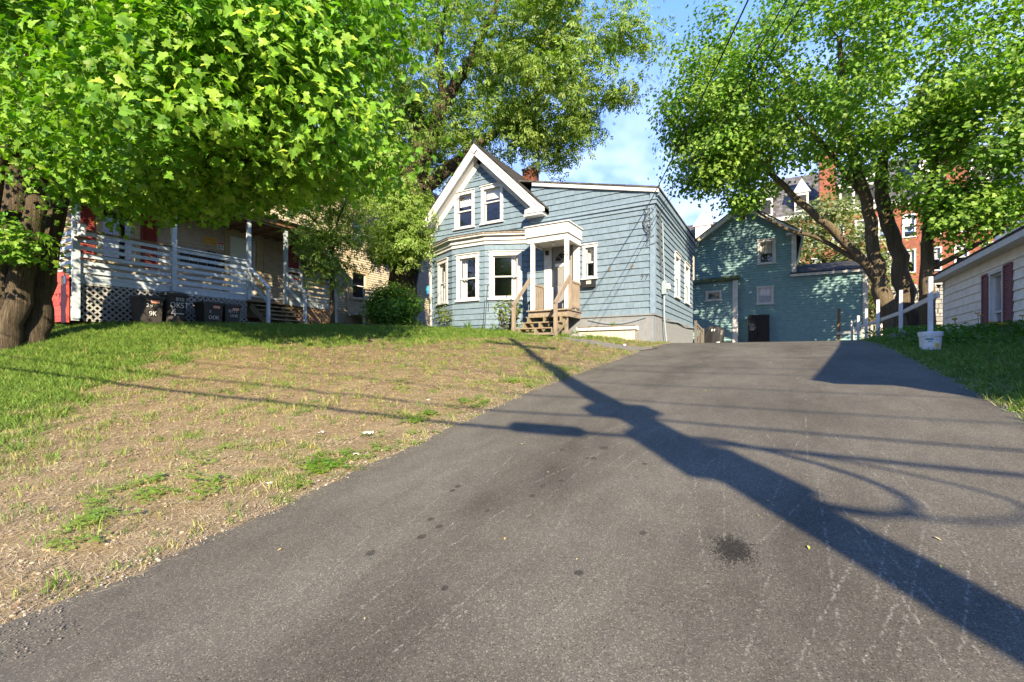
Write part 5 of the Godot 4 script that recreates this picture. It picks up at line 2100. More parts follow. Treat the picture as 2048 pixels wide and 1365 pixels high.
# ---------- far buildings ----------
func far_buildings() -> void:
	# brick institution with a slate mansard on the hill
	var Z := -54.0
	var h := thing("brick_building", "large red brick building with a slate roof and white dormers behind the maple", "building", V(9, 5, Z))
	var F := facing_z(Z)
	var wins := []
	for r in 3:
		for k in 12:
			var u := -2.6 + k * 1.75
			wins.append([u, 4.6 + r * 3.2, u + 0.95, 6.7 + r * 3.2])
	var ops := []
	for q in wins: ops.append(opening(q, 0.12))
	var w := MB.new()
	wall(w, F, rect(-3.6, 2.0, 19.0, 14.0), ops, 0.3)
	wall(w, facing_px(19.0), rect(54.0, 2.0, 66.0, 14.0), [], 0.3)
	wall(w, facing_nx(-3.6), rect(-66.0, 2.0, -54.0, 14.0), [], 0.3)
	wall(w, facing_back(-66), rect(-19, 2, 3.6, 14), [], 0.3)
	part("wall", w, M.brick, h)
	for q in wins:
		window(h, F, q, {"casing": 0.12, "cap": false, "blind": 0.5})
	var c := MB.new()
	c.box(V(-3.8, 13.9, Z - 0.2), V(19.2, 14.3, Z + 0.3))
	part("cornice", c, M.white, h)
	var r := MB.new()
	r.quad(V(-3.7, 14.3, Z + 0.1), V(19.1, 14.3, Z + 0.1), V(17.0, 19.6, Z - 4.2), V(-1.6, 19.6, Z - 4.2))
	r.quad(V(-3.7, 14.3, -66), V(-3.7, 14.3, Z + 0.1), V(-1.6, 19.6, Z - 4.2), V(-1.6, 19.6, -62))
	r.quad(V(19.1, 14.3, Z + 0.1), V(19.1, 14.3, -66), V(17, 19.6, -62), V(17, 19.6, Z - 4.2))
	r.quad(V(-1.6, 19.6, Z - 4.2), V(17, 19.6, Z - 4.2), V(17, 19.6, -62), V(-1.6, 19.6, -62))
	r.quad(V(19.1, 14.3, -66), V(-3.7, 14.3, -66), V(-1.6, 19.6, -62), V(17, 19.6, -62))
	part("roof", r, M.slate, h)
	for x in [-1.2, 1.9, 5.6, 7.6, 11.2, 14.8]:
		var d := MB.new()
		d.box(V(x - 0.6, 14.6, Z - 2.6), V(x + 0.6, 16.6, Z - 0.25))
		d.prism(PackedVector2Array([Vector2(x - 0.8, 16.6), Vector2(x + 0.8, 16.6), Vector2(x, 18.0)]), Z - 3.2, Z - 0.15)
		var dm := part("dormer", d, M.white, h)
		d = MB.new()
		d.box(V(x - 0.42, 14.9, Z - 0.25), V(x + 0.42, 16.35, Z - 0.22))
		part("pane", d, M.black_metal, dm)
	for x in [4.0, 13.2]:
		var d := MB.new()
		d.box(V(x - 0.65, 14.0, Z - 0.6), V(x + 0.65, 19.8, Z + 0.4))
		d.box(V(x - 0.75, 19.8, Z - 0.7), V(x + 0.75, 20.2, Z + 0.5))
		part("chimney", d, M.brick, h)

	# slate roofed house between the blue and the teal one
	h = thing("far_house", "distant house with a dark roof and a white gable between the blue and teal houses", "house", V(-10, 4, -56))
	w = MB.new()
	w.box(V(-14, 2, -64), V(-6.5, 13.3, -55))
	part("wall", w, M.tan, h)
	r = MB.new()
	roof_slab(r, V(-14.4, 13.2, -54.6), V(-6.1, 13.2, -54.6), V(-6.1, 16.3, -59.5), V(-14.4, 16.3, -59.5), 0.2)
	roof_slab(r, V(-6.1, 13.2, -64.4), V(-14.4, 13.2, -64.4), V(-14.4, 16.3, -59.5), V(-6.1, 16.3, -59.5), 0.2)
	part("roof", r, M.roof_grey, h)
	for x in [-7.4, -10.6]:
		var d := MB.new()
		d.box(V(x - 0.8, 13.4, -57.6), V(x + 0.8, 14.9, -55.2))
		d.prism(PackedVector2Array([Vector2(x - 1.1, 14.9), Vector2(x + 1.1, 14.9), Vector2(x, 16.5)]), -58.5, -55.1)
		part("dormer", d, M.white, h)
	# tall pale house far right, only its gable shows above the beige roof
	h = thing("pale_house", "tall pale house whose gable shows above the beige roof at the right", "house", V(16, 1, -38))
	w = MB.new()
	wall(w, facing_nx(11.6), PackedVector2Array([Vector2(-40, 0.5), Vector2(-32, 0.5), Vector2(-32, 10.0), Vector2(-36, 13.0), Vector2(-40, 10.0)]), [[-37.4, 6.5, -36.4, 8.3], [-34.6, 6.5, -33.6, 8.3]], 0.2)
	wall(w, facing_z(-32), rect(11.61, 0.5, 22, 10), [], 0.2)
	wall(w, facing_back(-40), rect(-22, 0.5, -11.61, 10), [], 0.2)
	part("wall", w, M.beige_a, h)
	for o in [[-37.5, 6.4, -36.3, 8.4], [-34.7, 6.4, -33.5, 8.4]]:
		window(h, facing_nx(11.6), o, {"casing": 0.104})
	r = MB.new()
	roof_slab(r, V(11.2, 9.75, -31.6), V(22, 9.75, -31.6), V(22, 13.1, -36), V(11.2, 13.1, -36), 0.2)
	roof_slab(r, V(22, 9.75, -40.4), V(11.2, 9.75, -40.4), V(11.2, 13.1, -36), V(22, 13.1, -36), 0.2)
	part("roof", r, M.roof_grey, h)

	# old stone wall behind the beige house
	h = thing("stone_wall", "old pale stone wall beyond the beige house corner", "wall", V(6, 0.7, -26.4))
	w = MB.new()
	w.box(V(4.3, 0.3, -26.8), V(8.5, 3.1, -26.5))
	part("core", w, M.stone, h)
	var y := 0.45
	while y < 3.1:
		var x := 4.3 + rng.randf() * 0.1
		var hh := rng.randf_range(0.12, 0.22)
		while x < 8.4:
			var ww := rng.randf_range(0.2, 0.5)
			var b := MB.new()
			b.box(V(x, y, -26.52), V(x + ww - 0.025, y + hh - 0.02, -26.4 + rng.randf_range(0, 0.06)))
			part("stone", b, M.stone_pale if rng.randf() < 0.5 else M.stone, h)
			x += ww
		y += hh

# ---------- leaves ----------
func leaf_mesh(outline: Array, fold := 0.18, droop := 0.25) -> ArrayMesh:
	# half outline from stalk to tip as (x, z); mirrored, folded along the midrib
	var mb := MB.new()
	var k := outline.size()
	for side in [-1, 1]:
		for i in k - 1:
			var a: Vector2 = outline[i]
			var b: Vector2 = outline[i + 1]
			var mid := Vector2(0, outline[k - 1].y * 0.35)
			var p := [lp(Vector2(0, mid.y), side, fold, droop), lp(a, side, fold, droop), lp(b, side, fold, droop)]
			if side > 0: mb.tri(p[0], p[2], p[1])
			else: mb.tri(p[0], p[1], p[2])
	return mb.mesh()

func lp(q: Vector2, side: int, fold: float, droop: float) -> Vector3:
	return V(q.x * side, q.x * fold - q.y * q.y * droop, q.y)

func maple_leaf() -> ArrayMesh:
	return leaf_mesh([Vector2(0, 0.02), Vector2(0.17, -0.06), Vector2(0.30, 0.02), Vector2(0.29, 0.20), Vector2(0.50, 0.40), Vector2(0.40, 0.46), Vector2(0.44, 0.58), Vector2(0.20, 0.55), Vector2(0.22, 0.74), Vector2(0.12, 0.76), Vector2(0, 1.0)], 0.32, 0.42)

func small_maple() -> ArrayMesh:
	return leaf_mesh([Vector2(0, 0.0), Vector2(0.28, 0.0), Vector2(0.50, 0.42), Vector2(0.26, 0.54), Vector2(0.2, 0.74), Vector2(0, 1.0)])

func leaflet_spray() -> ArrayMesh:
	# a drooping stalk with narrow leaflets, as box elder and ash carry them
	var mb := MB.new()
	for q in [[0.25, 1.0], [0.25, -1.0], [0.55, 0.85], [0.55, -0.85], [0.8, 0.0], [0.05, 0.4]]:
		var base := V(0, -0.10 * q[0], q[0] * 0.75)
		var dir := V(q[1] * 0.8, -0.35, 0.45 if q[1] != 0.0 else 1.0).normalized()
		var side := dir.cross(V(0, 1, 0)).normalized()
		var ln := 0.42
		var a := base + dir * ln * 0.45 + side * 0.085
		var b := base + dir * ln * 0.45 - side * 0.085
		var tip := base + dir * ln + V(0, -0.08, 0)
		mb.tri(base, a, tip)
		mb.tri(base, tip, b)
	return mb.mesh()

func oval_leaf() -> ArrayMesh:
	return leaf_mesh([Vector2(0, 0), Vector2(0.2, 0.25), Vector2(0.22, 0.55), Vector2(0, 1.0)])

func leaf_basis(nrm: Vector3, size: float, r: RandomNumberGenerator) -> Basis:
	var t := V(r.randf_range(-1, 1), r.randf_range(-0.7, 0.2), r.randf_range(-1, 1))
	var z := (t - nrm * t.dot(nrm)).normalized()
	var x := nrm.cross(z).normalized()
	return Basis(x * size, nrm * size, z * size)

# ---------- trees ----------
# limbs: arrays of [x, y, z, radius]; blobs: [centre, radii, clumps]; keep: where foliage may hang
func tree(called: String, label: String, limbs: Array, blobs: Array, o: Dictionary) -> Node3D:
	var r := RandomNumberGenerator.new()
	r.seed = o.seed
	var at: Array = limbs[0][0]
	var h := thing(called, label, o.get("category", "tree"), V(at[0], at[1], at[2]), o.get("group", ""))
	var nodes := PackedVector3Array()
	var nrad := PackedFloat32Array()
	var trunk := MB.new()
	for l in limbs:
		var cv := Curve3D.new()
		for q in l:
			cv.add_point(V(q[0], q[1], q[2]))
		for i in cv.point_count:
			var d := cv.get_point_position(mini(i + 1, cv.point_count - 1)) - cv.get_point_position(maxi(i - 1, 0))
			cv.set_point_in(i, -d / 6.0)
			cv.set_point_out(i, d / 6.0)
		var pts := PackedVector3Array()
		var rd := PackedFloat32Array()
		for i in l.size() - 1:
			for k in 6:
				if k == 0 and i > 0: continue
				var t := k / 5.0
				var p := cv.sample(i, t)
				p += V(noise.get_noise_2d(p.y * 2.0, p.x), 0, noise.get_noise_2d(p.y * 2.0, p.z + 50)) * lerpf(l[i][3], l[i + 1][3], t) * 0.5
				pts.append(p)
				rd.append(lerpf(l[i][3], l[i + 1][3], t) * (1.0 + 0.12 * noise.get_noise_2d(p.y * 3.0, p.x * 3.0)))
		trunk.tube(pts, rd, 12 if rd[0] > 0.1 else 8)
		for i in range(pts.size() / 3, pts.size()):
			if rd[i] < o.get("bear", 0.22):
				nodes.append(pts[i])
				nrad.append(rd[i])
	part("trunk", trunk, o.get("bark", M.bark), h)
	# clump centres through the crown
	var clumps := []
	for b in blobs:
		var made := 0
		var tries := 0
		while made < b[2] and tries < b[2] * 30:
			tries += 1
			var p := V(r.randf_range(-1, 1), r.randf_range(-1, 1), r.randf_range(-1, 1))
			var ln := p.length()
			if ln > 1.0 or ln < b[3] * r.randf():
				continue
			var c: Vector3 = b[0] + p * b[1]
			if noise2.get_noise_3d(c.x * 0.9, c.y * 0.9, c.z * 0.9) < o.get("gap", -0.25):
				continue
			if o.has("keep") and not o.keep.call(c):
				continue
			clumps.append([c, p])
			made += 1
	# twigs: each clump grows from the nearest wood there is already
	var order := []
	for i in clumps.size():
		var best := 1e9
		for k in range(0, nodes.size(), 2):
			best = minf(best, nodes[k].distance_squared_to(clumps[i][0]))
		order.append([best, i])
	order.sort_custom(func(a, b): return a[0] < b[0])
	var twigs := MB.new()
	for q in order:
		var c: Vector3 = clumps[q[1]][0]
		var bi := 0
		var best := 1e9
		for k in nodes.size():
			var d := nodes[k].distance_squared_to(c)
			# prefer wood below and nearer the trunk
			if nodes[k].y > c.y: d *= 1.5
			if d < best:
				best = d
				bi = k
		var a := nodes[bi]
		var ln := a.distance_to(c)
		var r0 := minf(nrad[bi] * 0.75, 0.012 + 0.014 * ln)
		var mid := a.lerp(c, 0.5) + V(r.randf_range(-0.1, 0.1), r.randf_range(0.0, 0.16), r.randf_range(-0.1, 0.1)) * ln
		var pts := PackedVector3Array()
		var rd := PackedFloat32Array()
		for k in 5:
			var t := k / 4.0
			pts.append(a.lerp(mid, t).lerp(mid.lerp(c, t), t))
			rd.append(lerpf(r0, 0.006, t))
		twigs.tube(pts, rd, 5, false)
		for k in range(1, 5):
			nodes.append(pts[k])
			nrad.append(rd[k])
	if clumps.size():
		part("branches", twigs, o.get("bark", M.bark), h)
	# leaves
	var buf := Buf.new()
	var singles := []
	var cols: Array = o.colors
	var sp: float = o.spread
	for cl in clumps:
		var c: Vector3 = cl[0]
		var tint: float = r.randf_range(0.85, 1.15)
		var base: Color = cols[r.randi() % cols.size()]
		for k in o.per:
			var d := V(r.randfn(), r.randfn() * 0.55, r.randfn()) * sp
			var p := c + d
			if o.has("keep") and not o.keep.call(p - V(0, 0.15, 0)):
				continue
			var nrm: Vector3 = (V(0, 0.75, 0) + d.normalized() * 0.55 + cl[1] * 0.5 + V(r.randf_range(-1, 1), r.randf_range(-1, 1), r.randf_range(-1, 1)) * 0.65).normalized()
			var bs := leaf_basis(nrm, r.randf_range(o.size[0], o.size[1]), r)
			var col := base.lerp(cols[r.randi() % cols.size()], 0.4) * (tint * r.randf_range(0.8, 1.2))
			if o.get("single", 0) > 0:
				singles.append([p.length(), bs, p, col])
			else:
				buf.push(bs, p, col)
	if o.get("single", 0) > 0:
		singles.sort_custom(func(a, b): return a[0] < b[0])
		var tints := []
		for k in 6:
			var m: StandardMaterial3D = M.leaf.duplicate()
			m.vertex_color_use_as_albedo = false
			m.resource_name = "leaf_tone"
			m.albedo_color = (cols[k % cols.size()] * (0.85 + 0.06 * k)).linear_to_srgb()
			tints.append(m)
		for i in singles.size():
			var s: Array = singles[i]
			if i < o.single:
				piece("leaf", o.mesh, tints[r.randi() % 6], h, Transform3D(s[1], s[2]))
			else:
				buf.push(s[1], s[2], s[3])
	if buf.a.size():
		scatter("crown", o.mesh, M.leaf, buf, h)
	return h

func trees() -> void:
	var greens := [Color(0.145, 0.32, 0.03), Color(0.18, 0.35, 0.035), Color(0.11, 0.26, 0.03), Color(0.25, 0.39, 0.05)]
	# big maple on the lawn, several stems from one base
	var g := gh(-14.08, -2.85)
	var x := -14.08
	var z := -2.85
	tree("maple_tree", "multi-stemmed maple overhanging the lawn in front of the tan house", [
		[[x - 0.1, g - 0.25, z, 0.40], [x - 0.08, g + 0.4, z, 0.28], [x - 0.02, g + 1.4, z - 0.1, 0.25], [x + 0.2, g + 2.6, z - 0.2, 0.22], [x + 0.3, g + 4.0, z - 0.3, 0.2], [x + 0.7, g + 6.0, z - 0.5, 0.13], [x + 1.4, g + 8.5, z - 0.8, 0.06]],
		[[x - 0.5, g - 0.2, z + 0.3, 0.30], [x - 0.62, g + 0.8, z + 0.35, 0.24], [x - 0.45, g + 2.2, z + 0.45, 0.19], [x - 0.25, g + 3.3, z + 0.6, 0.16], [x + 0.1, g + 6.0, z + 0.9, 0.11], [x + 0.6, g + 8.5, z + 1.2, 0.05]],
		[[x + 0.2, g - 0.2, z - 0.15, 0.26], [x + 0.36, g + 0.8, z - 0.2, 0.21], [x + 0.66, g + 1.9, z - 0.3, 0.19], [x + 0.95, g + 2.7, z - 0.35, 0.175], [x + 1.3, g + 4.5, z - 0.4, 0.15], [x + 2.4, g + 7.0, z - 0.8, 0.08]],
		[[x + 0.1, g + 0.0, z - 0.5, 0.28], [x + 0.15, g + 1.2, z - 0.65, 0.22], [x + 0.4, g + 2.8, z - 0.8, 0.17], [x + 0.7, g + 5.0, z - 1.3, 0.1]],
		[[x + 0.3, g + 2.7, z + 0.1, 0.13], [x + 1.6, g + 3.6, z + 0.2, 0.115], [x + 3.6, g + 4.6, z - 0.4, 0.095], [x + 5.6, g + 5.4, z - 1.0, 0.065], [x + 8.0, g + 5.9, z - 1.4, 0.03]],
		[[x + 0.8, g + 3.6, z - 0.3, 0.12], [x + 3.0, g + 4.6, z - 1.2, 0.10], [x + 5.5, g + 5.6, z - 2.2, 0.07], [x + 8.0, g + 6.4, z - 3.0, 0.03]],
		[[x + 0.0, g + 4.2, z + 0.6, 0.11], [x + 2.2, g + 5.6, z + 1.3, 0.085], [x + 4.6, g + 6.6, z + 1.3, 0.05]],
		[[x + 0.5, g + 5.0, z - 0.4, 0.11], [x + 2.4, g + 7.2, z - 0.6, 0.085], [x + 5.0, g + 8.8, z - 1.2, 0.04]]],
		[[V(-9.4, 6.2, -4.0), V(5.2, 3.6, 3.4), 330, 0.55], [V(-6.5, 4.3, -4.2), V(2.6, 2.4, 2.1), 150, 0.3], [V(-11.2, 3.6, -4.2), V(3.0, 1.3, 1.8), 80, 0.2], [V(-13.0, 5.5, -3.2), V(3.5, 3.5, 2.5), 90, 0.4], [V(-13.1, 2.3, -2.9), V(0.6, 0.7, 0.5), 10, 0.0], [V(-8.6, 3.0, -4.6), V(2.6, 0.9, 1.6), 60, 0.1], [V(-7.3, 3.3, -3.1), V(2.7, 1.0, 1.2), 55, 0.1]],
		{"seed": 11, "mesh": maple_leaf(), "size": [0.075, 0.15], "per": 80, "spread": 0.40, "colors": greens, "single": 300, "gap": -0.09,
		"keep": func(p: Vector3) -> bool: return p.y > 2.28 + 0.075 * maxf(0.0, -p.x - 6.0) + 0.42 * maxf(0.0, -p.z - 4.6) + 0.5 * noise.get_noise_2d(p.x * 1.6, p.z * 1.6) or (p.x < -12.3 and p.y > 1.7 and p.z > -3.6)})

	# tall tree between the tan and the blue house
	var fine := [Color(0.20, 0.31, 0.05), Color(0.24, 0.35, 0.065), Color(0.16, 0.26, 0.045), Color(0.31, 0.39, 0.11)]
	tree("shade_tree", "tall spreading tree rising behind the gable of the blue house", [
		[[-13.9, 0.9, -14.5, 0.75], [-13.8, 2.6, -14.5, 0.62], [-13.55, 5.6, -14.6, 0.56], [-13.4, 7.9, -14.8, 0.52]],
		[[-13.4, 7.6, -14.8, 0.36], [-13.2, 9.2, -14.9, 0.32], [-13.1, 10.4, -14.6, 0.26], [-13.9, 11.8, -14.4, 0.2], [-14.3, 13.6, -14.0, 0.12], [-14.8, 16.0, -13.6, 0.05]],
		[[-13.3, 7.4, -14.9, 0.40], [-12.7, 9.4, -15.1, 0.33], [-12.3, 10.6, -15.2, 0.27], [-11.2, 12.2, -15.6, 0.21], [-10.6, 13.6, -15.9, 0.15], [-9.6, 15.6, -16.2, 0.06]],
		[[-13.0, 7.2, -15.0, 0.30], [-11.8, 8.3, -15.6, 0.24], [-10.4, 9.4, -16.2, 0.18], [-8.6, 11.0, -17.0, 0.12], [-6.4, 11.9, -17.4, 0.04]],
		[[-13.7, 6.6, -14.6, 0.22], [-14.5, 7.8, -14.4, 0.18], [-15.4, 8.3, -14.2, 0.13], [-17.0, 9.6, -14.0, 0.05]],
		[[-13.6, 6.8, -14.7, 0.24], [-14.6, 8.4, -15.2, 0.19], [-15.6, 10.4, -15.6, 0.12], [-16.8, 12.4, -16.0, 0.05]],
		[[-12.2, 10.8, -15.2, 0.18], [-11.6, 12.0, -14.2, 0.13], [-10.6, 13.0, -13.4, 0.06]],
		[[-11.2, 12.2, -15.6, 0.14], [-8.9, 12.6, -16.2, 0.10], [-7.2, 13.4, -16.6, 0.04]]],
		[[V(-12.0, 13.2, -15.2), V(6.0, 5.2, 4.8), 380, 0.6], [V(-7.6, 12.0, -16.4), V(3.8, 3.3, 3.0), 130, 0.3], [V(-8.2, 9.6, -17.2), V(2.6, 1.6, 2.0), 60, 0.2], [V(-14.6, 9.0, -14.6), V(2.8, 2.6, 2.2), 90, 0.3], [V(-13.2, 5.2, -13.9), V(1.5, 1.9, 0.7), 50, 0.2], [V(-12.3, 4.6, -13.0), V(0.8, 0.9, 0.4), 22, 0.1]],
		{"seed": 12, "mesh": leaflet_spray(), "size": [0.26, 0.42], "per": 36, "spread": 0.40, "colors": fine, "gap": -0.05})
	# low drooping branches of a young tree in front of the tan house
	tree("young_tree", "young tree with drooping fine foliage before the tan house porch", [
		[[-14.6, 1.1, -11.6, 0.10], [-14.5, 2.4, -11.5, 0.085], [-14.3, 4.2, -11.3, 0.07], [-14.0, 6.0, -11.0, 0.04]],
		[[-14.4, 3.6, -11.4, 0.05], [-13.6, 4.8, -11.0, 0.035], [-12.9, 5.2, -10.7, 0.02]],
		[[-14.3, 4.4, -11.3, 0.05], [-14.9, 5.4, -10.6, 0.035], [-15.0, 5.6, -9.9, 0.02]]],
		[[V(-14.0, 5.2, -10.9), V(1.7, 1.5, 1.5), 60, 0.3], [V(-14.2, 3.6, -11.2), V(0.9, 1.0, 0.7), 18, 0.2]],
		{"seed": 15, "mesh": leaflet_spray(), "size": [0.18, 0.30], "per": 40, "spread": 0.30, "colors": fine, "gap": -0.3})

	# Norway maple over the white fence
	var deep := [Color(0.165, 0.31, 0.04), Color(0.20, 0.345, 0.045), Color(0.13, 0.26, 0.035), Color(0.28, 0.40, 0.075)]
	tree("maple_tree", "broad maple with pale forked limbs beside the white fence", [
		[[3.5, 0.3, -20.1, 0.44], [3.35, 1.3, -20.0, 0.33], [3.0, 2.4, -19.9, 0.24], [2.8, 3.5, -19.7, 0.19], [2.53, 5.3, -19.3, 0.17], [2.2, 6.4, -19.0, 0.15], [1.9, 8.0, -18.8, 0.12], [1.7, 10.5, -18.4, 0.06]],
		[[3.0, 2.5, -19.9, 0.16], [2.0, 3.9, -19.3, 0.135], [0.6, 5.4, -18.6, 0.11], [-0.4, 6.6, -18.2, 0.085], [-1.0, 7.4, -18.0, 0.075], [-1.9, 7.8, -17.8, 0.04]],
		[[2.8, 3.0, -19.7, 0.09], [1.2, 4.2, -19.3, 0.075], [0.2, 4.6, -19.0, 0.06], [-0.9, 5.5, -18.8, 0.03]],
		[[-0.35, 6.5, -18.2, 0.08], [-0.3, 7.4, -18.2, 0.06], [-0.5, 9.0, -18.2, 0.03]],
		[[3.85, 0.3, -20.4, 0.42], [3.75, 1.6, -20.4, 0.30], [3.52, 3.45, -20.2, 0.23], [3.05, 5.3, -19.9, 0.20], [3.0, 6.6, -19.7, 0.17], [3.6, 7.8, -19.6, 0.13], [4.4, 9.6, -19.6, 0.06]],
		[[4.1, 0.3, -20.2, 0.34], [4.17, 1.6, -20.0, 0.22], [4.18, 4.2, -19.8, 0.15], [4.3, 6.2, -19.6, 0.09], [4.6, 8.2, -19.4, 0.04]],
		[[4.2, 2.9, -20.0, 0.09], [4.9, 3.3, -19.6, 0.08], [5.8, 3.9, -19.2, 0.06], [7.0, 5.0, -18.6, 0.03]],
		[[2.05, 7.2, -18.9, 0.12], [0.6, 9.0, -18.2, 0.08], [-0.6, 10.6, -17.6, 0.04]],
		[[2.5, 5.4, -19.3, 0.11], [1.0, 7.4, -18.2, 0.085], [-0.3, 9.2, -17.4, 0.04]],
		[[3.4, 7.4, -19.6, 0.10], [5.2, 8.6, -18.8, 0.07], [7.0, 9.6, -18.2, 0.03]]],
		[[V(2.0, 9.6, -18.8), V(6.2, 3.9, 4.6), 450, 0.55], [V(-1.9, 8.4, -17.8), V(1.9, 2.6, 2.4), 110, 0.2], [V(5.4, 6.2, -18.6), V(2.8, 2.4, 2.2), 150, 0.3], [V(-2.1, 6.5, -17.6), V(0.9, 0.8, 1.0), 18, 0.1], [V(4.6, 4.3, -18.9), V(1.5, 0.9, 1.0), 34, 0.1], [V(-1.6, 5.55, -18.3), V(0.7, 0.45, 0.6), 9, 0.0]],
		{"seed": 13, "mesh": small_maple(), "size": [0.085, 0.155], "per": 92, "spread": 0.34, "colors": deep, "bark": M.bark_pale, "gap": -0.10})

	# flowering shrubs and pale trees behind the teal house
	var pale := [Color(0.24, 0.28, 0.13), Color(0.29, 0.31, 0.17), Color(0.20, 0.25, 0.10)]
	tree("pale_tree", "pale green flowering tree rising behind the teal house roof", [
		[[2.6, 0.8, -33.5, 0.22], [2.5, 3.0, -33.5, 0.18], [2.3, 5.5, -33.5, 0.1], [2.2, 8.0, -33.4, 0.05]]],
		[[V(2.2, 6.6, -33.4), V(3.0, 3.2, 2.0), 130, 0.4], [V(4.4, 4.2, -33.0), V(2.0, 2.6, 1.6), 60, 0.3]],
		{"seed": 21, "mesh": oval_leaf(), "size": [0.18, 0.30], "per": 60, "spread": 0.42, "colors": pale, "gap": -0.4})
	var pink := [Color(0.16, 0.20, 0.06), Color(0.36, 0.24, 0.20), Color(0.20, 0.22, 0.08), Color(0.44, 0.30, 0.27)]
	tree("flowering_shrub", "pink flowering shrub between the teal wing and the maple trunk", [
		[[4.2, 0.6, -27.2, 0.08], [4.2, 1.6, -27.2, 0.06], [4.1, 2.6, -27.2, 0.03]], [[4.3, 0.6, -27.1, 0.06], [4.9, 1.8, -27.0, 0.04], [5.2, 2.6, -27.0, 0.02]]],
		[[V(4.3, 2.2, -27.0), V(1.3, 1.9, 0.8), 70, 0.3]],
		{"seed": 22, "mesh": oval_leaf(), "size": [0.12, 0.2], "per": 60, "spread": 0.26, "colors": pink, "gap": -0.5, "category": "shrub"})

# trees on the far side of the street, behind the camera: the front windows mirror them
func street_trees() -> void:
	var g := [Color(0.10, 0.20, 0.03), Color(0.13, 0.24, 0.03), Color(0.08, 0.16, 0.025)]
	var k := 0
	for q in [[-17.0, 17.0, 10.5, "nearest to the driveway"], [-25.0, 19.0, 12.5, "in the middle"], [-33.0, 17.0, 11.0, "farthest along the street"]]:
		var y := gh(q[0], q[1])
		var t: float = q[2]
		tree("street_tree", "leafy tree across the street from the houses, %s" % q[3], [[[q[0], y - 0.2, q[1], 0.4], [q[0] + 0.2, y + t * 0.3, q[1], 0.32], [q[0] - 0.1, y + t * 0.6, q[1], 0.2], [q[0], y + t * 0.9, q[1], 0.07]]],
			[[V(q[0], y + t * 0.62, q[1]), V(4.4, t * 0.42, 3.6), 150, 0.5]],
			{"seed": 90 + k, "mesh": small_maple(), "size": [0.3, 0.5], "per": 34, "spread": 0.6, "colors": g, "gap": -0.2, "group": "trees across the street"})
		k += 1

# ---------- shrubs, border plants ----------
func shrub(called: String, label: String, at: Vector3, rad: Vector3, clumps: int, o: Dictionary) -> void:
	var limbs := []
	var r := RandomNumberGenerator.new()
	r.seed = o.seed
	for k in o.get("stems", 5):
		var a: float = TAU * k / float(o.get("stems", 5)) + r.randf()
		var d := V(cos(a), 0, sin(a))
		limbs.append([[at.x + d.x * 0.05, at.y - 0.1, at.z + d.z * 0.05, 0.022], [at.x + d.x * rad.x * 0.4, at.y + rad.y * 0.7, at.z + d.z * rad.z * 0.4, 0.014], [at.x + d.x * rad.x * 0.6, at.y + rad.y * 1.3, at.z + d.z * rad.z * 0.6, 0.007]])
	o.category = o.get("category", "shrub")
	tree(called, label, limbs, [[at + V(0, rad.y * o.get("lift", 1.0), 0), rad, clumps, 0.4]], o)

func blades(called: String, label: String, cat: String, at: Vector3, n: int, ln: float, wd: float, cols: Array, seed_: int) -> void:
	# arching strap leaves from one crown, each its own part
	var r := RandomNumberGenerator.new()
	r.seed = seed_
	var h := thing(called, label, cat, at, "border plants before the blue house")
	for k in n:
		var mb := MB.new()
		mb.use_c = true
		mb.col = cols[r.randi() % cols.size()] * r.randf_range(0.8, 1.2)
		mb.col.a = 1.0
		var a := r.randf() * TAU
		var d := V(cos(a), 0, sin(a))
		var s := V(-sin(a), 0, cos(a))
		var l := ln * r.randf_range(0.6, 1.1)
		var lean := r.randf_range(0.25, 0.8)
		var prev := at + d * 0.04 * r.randf()
		var pw := wd
		for i in 4:
			var t := (i + 1) / 4.0
			var p := at + d * (l * lean * t) + V(0, l * (t - 0.62 * lean * t * t), 0)
			var w := wd * (1.0 - t * t * 0.95)
			mb.quad(prev - s * pw, prev + s * pw, p + s * w, p - s * w)
			prev = p
			pw = w
		part("leaf", mb, M.leaf, h)

